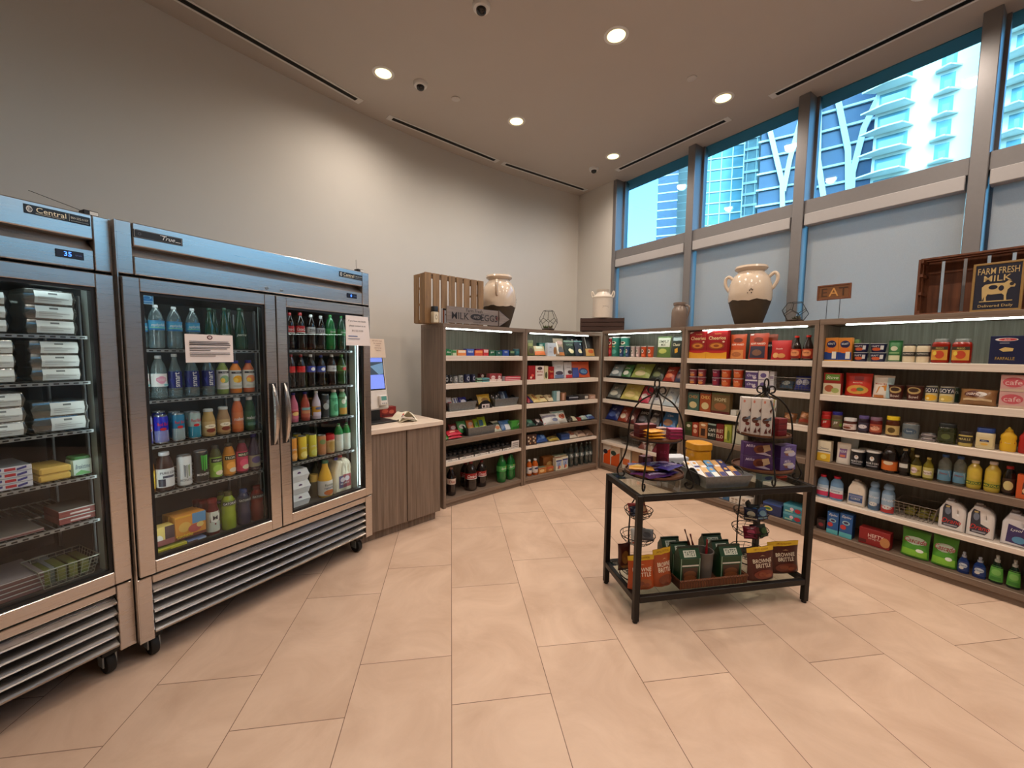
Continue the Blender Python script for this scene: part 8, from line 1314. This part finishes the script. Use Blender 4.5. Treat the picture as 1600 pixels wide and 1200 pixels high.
one(FA, HL, C('narrow white and black packet beside the black-capped bottle', (196, 206, 220), [('r', .0, .88, 1, 1, (20, 20, 24)), ('r', 0, 0, .3, .9, (130, 70, 40)), ('e', .6, .6, .14, .05, (50, 60, 90))], .03, 'packet', 'wipe_packet'), .06, 688, 696, 482)
# arrow sign
xa, xb, xt = FA.hit(697, 494, .03)[0], FA.hit(779, 497, .03)[0], FA.hit(795.5, 495, .03)[0]; h = H(FA, HL, .03, 740, 482)-.012
t_ = thing('arrow_sign', 'grey wooden arrow sign with milk and eggs lettering', 'sign', FA.P(xa, .03, HL+.005), FA.a); m = MB(); W_ = xb-xa; X = Matrix.Rotation(PI/2, 4, 'X'); GB = grain('grey_board', (112, 100, 94), (146, 134, 126), sc=(3, 40, 40)); z0 = .006
m.prism([(0, z0), (W_*.975, z0), (W_*.975, z0+h), (0, z0+h)], 0, .012, GB, X=X); m.build('board', t_)
m = MB(); e = xt-xa; m.prism([(W_, z0-.006), (e, z0+h*.5), (W_, z0+h+.006), (W_, z0+h*.72), (W_*1.01, z0+h*.5), (W_, z0+h*.28)], 0, .012, GB, X=X); m.tube([(W_, -.012, z0-.004), (e, -.012, z0+h*.5), (W_, -.012, z0+h+.004)], .003, M_BLACK, 5); m.tube([(W_*.985, -.006, -.004), (W_*.985, -.006, z0+h+.012)], .004, M_DKW, 5); m.build('arrow_tip', t_)
m = MB(); DKT = (40, 34, 34); m.gfx(lambda u, v, d_: (u*W_, -.0125-d_, z0+v*h), W_, h, [('t', .5, .84, .2, 'Farm Fresh', DKT, .5, 'b'), ('t', .24, .46, .42, 'MILK', DKT, .34, 'b'), ('e', .54, .46, .12, .2, DKT), ('t', .54, .46, .16, 'AND', (146, 134, 126), .14, 'b'), ('t', .79, .46, .42, 'EGGS', DKT, .34, 'b'), ('t', .55, .12, .1, 'delivered daily', DKT, .4), ('r', .93, .36, .96, .6, (90, 40, 36))]); m.build('lettering', t_)
# corner: dark crate bridging both units, milk can, grey jug
FK = Frame(FB.P(WB, 0, 0).xy, FB.a-PI/4); pc = FB.P(WB, 0, 0); v = Vector((pc.x, pc.y, 0)).normalized(); FK = Frame((pc.x+v.x*.10, pc.y+v.y*.10), math.atan2(v.y, v.x)-PI/2)
xa, xb = FK.hit(906.5, 505, 0)[0], FK.hit(975.5, 505, 0)[0]; zc = HR+.001; hh = FK.hit(940, 496.5, 0)[1]-zc
t_ = thing('dark_crate', 'low dark-stained slatted crate in the far corner carrying the white milk can', 'crate', FK.P((xa+xb)/2, .0, zc), FK.a, None); w_ = xb-xa
for k in range(3): z0 = k*hh/3; m = MB(); m.box(-w_/2, w_/2, 0, .014, z0+.002, z0+hh/3-.004, M_DKW, .002); m.build('slat', t_); m = MB(); m.box(-w_/2, w_/2, .226, .24, z0+.002, z0+hh/3-.004, M_DKW, .002); m.build('slat', t_)
for s in (-1, 1): m = MB(); m.box(s*w_/2-.016 if s > 0 else -w_/2, s*w_/2 if s > 0 else -w_/2+.016, .014, .226, 0, hh, M_DKW, .002); m.build('end_board', t_)
m = MB()
for k in range(6): a = -w_/2+.02+k*(w_-.04)/6; m.box(a, a+(w_-.04)/6*.9, .014, .226, hh-.018, hh-.006, M_DKW, .001)
m.build('deck', t_)
x, w_, h_ = seat(FK, zc+hh, .11, 926, 957.5, 453, True); r = w_/2; t_ = thing('milk_can', 'white enamel milk can with two small ear handles on the dark crate', 'milk can', FK.P(x, .11, zc+hh), FK.a); WE_ = mat((222, 212, 200), .3, noise=.04, coat=.3); m = MB()
m.lathe([(r*.95, 0), (r, .006), (r, h_*.70), (r*1.03, h_*.71), (r*1.03, h_*.74), (r*.96, h_*.76), (r*.62, h_*.88), (r*.56, h_*.92), (r*.64, h_), (r*.56, h_), (r*.5, h_*.9)], WE_, 28); S = lambda u, v, d_: ((r+d_)*math.sin((u-.5)*2.6), -(r+d_)*math.cos((u-.5)*2.6), h_*v)
m.gfx(S, r*2.6, h_, [('t', .62, .40, .035, 'farmhouse', (110, 96, 84), .4, 'i'), ('r', .5, .34, .74, .348, (130, 116, 104))], d0=.001); m.build('body', t_)
for s in (-1, 1): m = MB(); m.tube(smooth([(s*r*.86, 0, h_*.80), (s*r*1.02, 0, h_*.93), (s*r*1.12, 0, h_*.92), (s*r*1.1, 0, h_*.80), (s*r*1.0, 0, h_*.73)], 3), r*.07, WE_, 7); m.build('handle', t_)
x, w_, h_ = seat(FC, HR, .16, 1049, 1075, 473, True); r = w_/2; t_ = thing('stone_jug', 'grey-brown stoneware jug with one strap handle between two shades', 'jug', FC.P(x, .16, HR), FC.a); GJ = mat((128, 112, 102), .25, noise=.1, scale=12., coat=.3); m = MB()
m.lathe([(r*.97, 0), (r, .005), (r, h_*.62), (r*.94, h_*.72), (r*.72, h_*.83), (r*.70, h_*.88), (r*.80, h_*.90), (r*.82, h_*.99), (r*.76, h_), (r*.6, h_*.98), (r*.58, h_*.8)], GJ, 28); m.build('body', t_)
m = MB(); m.tube(smooth([(r*.74, 0, h_*.86), (r*1.12, 0, h_*.86), (r*1.36, 0, h_*.76), (r*1.2, 0, h_*.5), (r*.98, 0, h_*.36)], 4), r*.11, GJ, 8); m.build('handle', t_)
# EAT sign on rods, open crate and milk sign
x0, x1 = FE.hit(1277, 462, .06)[0], FE.hit(1330, 455, .06)[0]; zt_ = FE.hit(1303, 444.5, .06)[1]; zb_ = FE.hit(1303, 468, .06)[1]; xc = (x0+x1)/2; w_ = x1-x0; h_ = zt_-zb_
t_ = thing('eat_sign', 'small wooden EAT sign standing on two thin rods', 'sign', FE.P(xc, .06, HR), FE.a); zz = zb_-HR; m = MB()
for q in ((-w_/2, w_/2, -.008, .008, zz, zz+.012), (-w_/2, w_/2, -.008, .008, zz+h_-.012, zz+h_), (-w_/2, -w_/2+.012, -.008, .008, zz+.012, zz+h_-.012), (w_/2-.012, w_/2, -.008, .008, zz+.012, zz+h_-.012)): m.box(*q, M_BRW, .001)
m.box(-w_/2+.012, w_/2-.012, -.003, .006, zz+.012, zz+h_-.012, mat((120, 78, 44), .6, noise=.1)); m.build('frame', t_); m = MB(); m.gfx(lambda u, v, d_: ((u-.5)*w_, -.0035-d_, zz+v*h_), w_, h_, [('t', .22, .5, .55, 'E', (74, 50, 34), .3, 'b'), ('t', .5, .5, .55, 'A', (206, 150, 84), .3, 'b'), ('t', .78, .5, .55, 'T', (74, 50, 34), .3, 'b')]); m.build('lettering', t_)
m = MB(); m.tube([(-w_*.18, 0, .0), (-w_*.18, 0, zz+.006)], .0022, M_BLACK, 5); m.tube([(w_*.2, 0, .0), (w_*.2, 0, zz+.006)], .0022, M_BLACK, 5); m.box(-w_*.34, w_*.36, -.03, .03, -.0005, .006, M_LAMH); m.build('stand_rods', t_)
d = .05; xa = FE.along(1429, d, 1.9)+.0; h = H(FE, HR, d, 1433, 405.5); crate('wooden_crate', 'dark brown open crate standing on its side behind the milk sign', FE, xa, xa+.62, d, .17, HR, h, M_BRW, 6, 'in', .16)
x0, x1 = FE.hit(1518, 450, .01)[0], FE.hit(1600, 440, .01)[0]; h_ = H(FE, HR, .01, 1520, 415)+.005; w_ = x1-x0
t_ = thing('milk_sign', 'navy and gold framed farm fresh milk sign leaning on the open crate', 'sign', FE.P((x0+x1)/2, .012, HR), FE.a); GO = mat((150, 118, 66), .5, .1, noise=.1); NV = mat((24, 28, 48), .5, noise=.08); m = MB(); f = .012
for q in ((-w_/2, w_/2, 0, .018, 0, f), (-w_/2, w_/2, 0, .018, h_-f, h_), (-w_/2, -w_/2+f, 0, .018, f, h_-f), (w_/2-f, w_/2, 0, .018, f, h_-f)): m.box(*q, GO, .001)
m.build('frame', t_); m = MB(); m.box(-w_/2+f, w_/2-f, .004, .016, f, h_-f, NV); cg = (196, 170, 116); COW = [(.20, .20), (.18, .36), (.17, .50), (.24, .56), (.48, .58), (.66, .57), (.74, .62), (.80, .60), (.90, .52), (.88, .47), (.80, .47), (.74, .42), (.72, .30), (.73, .19), (.68, .19), (.67, .30), (.62, .34), (.40, .33), (.31, .34), (.28, .28), (.29, .19), (.24, .19), (.24, .30)]
m.gfx(lambda u, v, d_: ((u-.5)*(w_-2*f), .0035-d_, f+v*(h_-2*f)), w_-2*f, h_-2*f, [('t', .5, .86, .17, 'FARM FRESH', cg, .9, 'b'), ('t', .5, .69, .13, 'MILK', cg, .62, 'b'), ('p', COW, cg), ('e', .42, .49, .10, .05, (24, 28, 48)), ('e', .60, .46, .06, .06, (24, 28, 48)), ('e', .82, .54, .05, .04, (40, 36, 40)), ('r', .14, .17, .86, .19, cg), ('t', .5, .07, .075, 'Delivered Daily', cg, .8, 'b')]); m.build('panel', t_)
# ================================================================== self-checkout and odds on the counter
zc = .926; KW, KH = .31, .58; xk = FCN.hit(590, 600, .30)[0]-.03
t_ = thing('checkout_kiosk', 'white self-checkout screen on a black foot at the back of the counter', 'kiosk', FCN.P(xk, .33, zc+.001), FCN.a+.10); WK = mat((222, 214, 206), .35, noise=.01); KX = Matrix.Translation((0, 0, .10)) @ Matrix.Rotation(-.16, 4, 'X')
m = MB(); m.box(-.14, .14, -.15, .10, 0, .012, M_BLACK, .003); m.box(-.07, .07, .0, .05, .01, .2, M_BLACK, .003); m.build('foot', t_)
m = MB(); m.box(-KW/2, KW/2, -.02, .022, 0, KH, WK, .012, X=KX); m.build('housing', t_)
SCR = nodes_mat('lit_screen', lambda t, b, ln, N: _screen(t, b, ln, N)) if False else mat((110, 130, 214), .3, noise=0, emit=.9); m = MB()
S = lambda u, v, d_: KX @ Vector((-KW*.44+KW*.88*u, -.0205-d_, KH*.30+KH*.66*v)); m.surf(S, 1, 1, mat((24, 26, 34), .2, noise=0)); m.gfx(S, KW*.88, KH*.66, [('r', .03, .03, .97, .36, SCR), ('r', .03, .66, .97, .80, SCR), ('r', .03, .36, .97, .66, (70, 90, 110)), ('p', [(.5, .56), (.97, .64), (.97, .38), (.8, .36)], (130, 180, 226)), ('t', .5, .88, .05, 'Welcome', (200, 200, 210), .5, 'b')]); m.build('screen', t_)
m = MB(); m.box(.045, .125, -.055, -.018, .03, .125, WK, .008, X=KX); m.gfx(lambda u, v, d_: KX @ Vector((.05+.07*u, -.0555-d_, .035+.085*v)), .07, .085, [('r', .12, .5, .88, .92, (90, 150, 140)), ('r', .15, .1, .35, .25, (160, 160, 160)), ('r', .42, .1, .6, .25, (160, 160, 160)), ('r', .67, .1, .86, .25, (160, 160, 160))]); m.build('card_reader', t_)
m = MB(); m.lathe([(.0001, 0), (.012, 0), (.013, .004)], mat((20, 24, 60), .1, noise=0), 16, X=KX @ Matrix.Translation((-.04, -.021, .07)) @ Matrix.Rotation(PI/2, 4, 'X')); m.build('scanner_eye', t_)
m = MB(); S = lambda u, v, d_: KX @ Vector((-.02+.19*u, -.024-d_-.006*math.sin(3*u), KH*.80+.17*v)); m.surf(S, 6, 4, mat((226, 206, 186), .7, noise=.02)); m.surf(lambda u, v, d_: S(1-u, v, -.001), 6, 4, mat((226, 206, 186), .7, noise=.02)); m.gfx(S, .19, .17, [('t', .6, .9-.13*k, .07, ['All items must', 'be scanned', 'Please pay', 'before you go', 'Thank you'][k], (150, 110, 90), .6, 'b') for k in range(5)]); m.build('taped_notice', t_)
one(FCN, zc, C('red printed box behind the self-checkout foot', (130, 24, 20), [('e', .3, .6, .2, .2, (190, 80, 60)), ('r', .1, .1, .9, .3, (90, 14, 14)), ('e', .7, .5, .16, .2, (190, 90, 70))], .08, 'box', 'straw_box'), .47, 594, 619, 636)
# crumpled paper bag lying on the counter
t_ = None; m = MB(); CRM = mat((236, 228, 206), .7, noise=.04); px_ = FCN.hit(622, 655, .22)[0]
def SB(u, v, d_):
    a_ = (u-.5)*2; return (a_*.085+.02*math.sin(5*v), (v-.5)*.20, .004+.085*max(0, 1-abs(a_*1.15)**1.3)*(1-v*.35)+.010*math.sin(9*u+4*v)*math.sin(7*v)+.008)
def SB2(u, v, d_): x, y, z_ = SB(1-u, v, d_); return (x, y, max(.0, z_*.25-.004))
m.surf(SB, 12, 12, CRM); m.surf(SB2, 12, 12, CRM); S = lambda u, v, d_: (lambda p: (p[0], p[1], p[2]+.0015+d_))(SB(.04+.44*u, .1+.5*v, 0))
m.gfx(S, .08, .1, [('e', .4, .5, .10, .12, (120, 70, 110)), ('e', .6, .6, .10, .1, (190, 60, 50))], step=(6, 6)); tag(m.build('paper_bag', None, FCN.P(px_+.05, .20, zc+.002), FCN.a-.2), 'crumpled cream paper bag lying on the pale counter top', 'paper bag')
# ================================================================== neighbours on a shelf are eased apart where they would touch
bpy.context.view_layer.update()
def span3(F, o):
    P = [F_inv(F, x.matrix_world @ Vector(c)) for x in [o, *o.children_recursive] if x.type == 'MESH' for c in x.bound_box]
    return [(min(p[i] for p in P), max(p[i] for p in P)) for i in range(3)]
def F_inv(F, p): v = p-F.o; return v.dot(F.x), v.dot(F.y), p.z
for F in (FA, FB, FC, FD, FE, F1, F2):
    L = sorted(([span3(F, o), o] for f, o in GOODS if f is F), key=lambda q: sum(q[0][0]))
    cut = {}
    for i, (a, oa) in enumerate(L):
        for b, ob in L[i+1:]:
            ov = a[0][1]-b[0][0]
            if ov <= .0002 or any(min(a[k][1], b[k][1])-max(a[k][0], b[k][0]) <= .002 for k in (1, 2)): continue
            if ov > .35*min(a[0][1]-a[0][0], b[0][1]-b[0][0]): continue
            m_ = (a[0][1]+b[0][0])/2; a[0] = (a[0][0], m_-.0006); b[0] = (m_+.0006, b[0][1]); cut[oa.name] = (a, oa); cut[ob.name] = (b, ob)
    for a, o in cut.values():
        w0 = span3(F, o)[0]; k = (a[0][1]-a[0][0])/(w0[1]-w0[0]); o.scale.x = k; c0 = (o.location-F.o).dot(F.x)
        o.location += F.x*((a[0][0]+a[0][1])/2-(c0+((w0[0]+w0[1])/2-c0)*k))
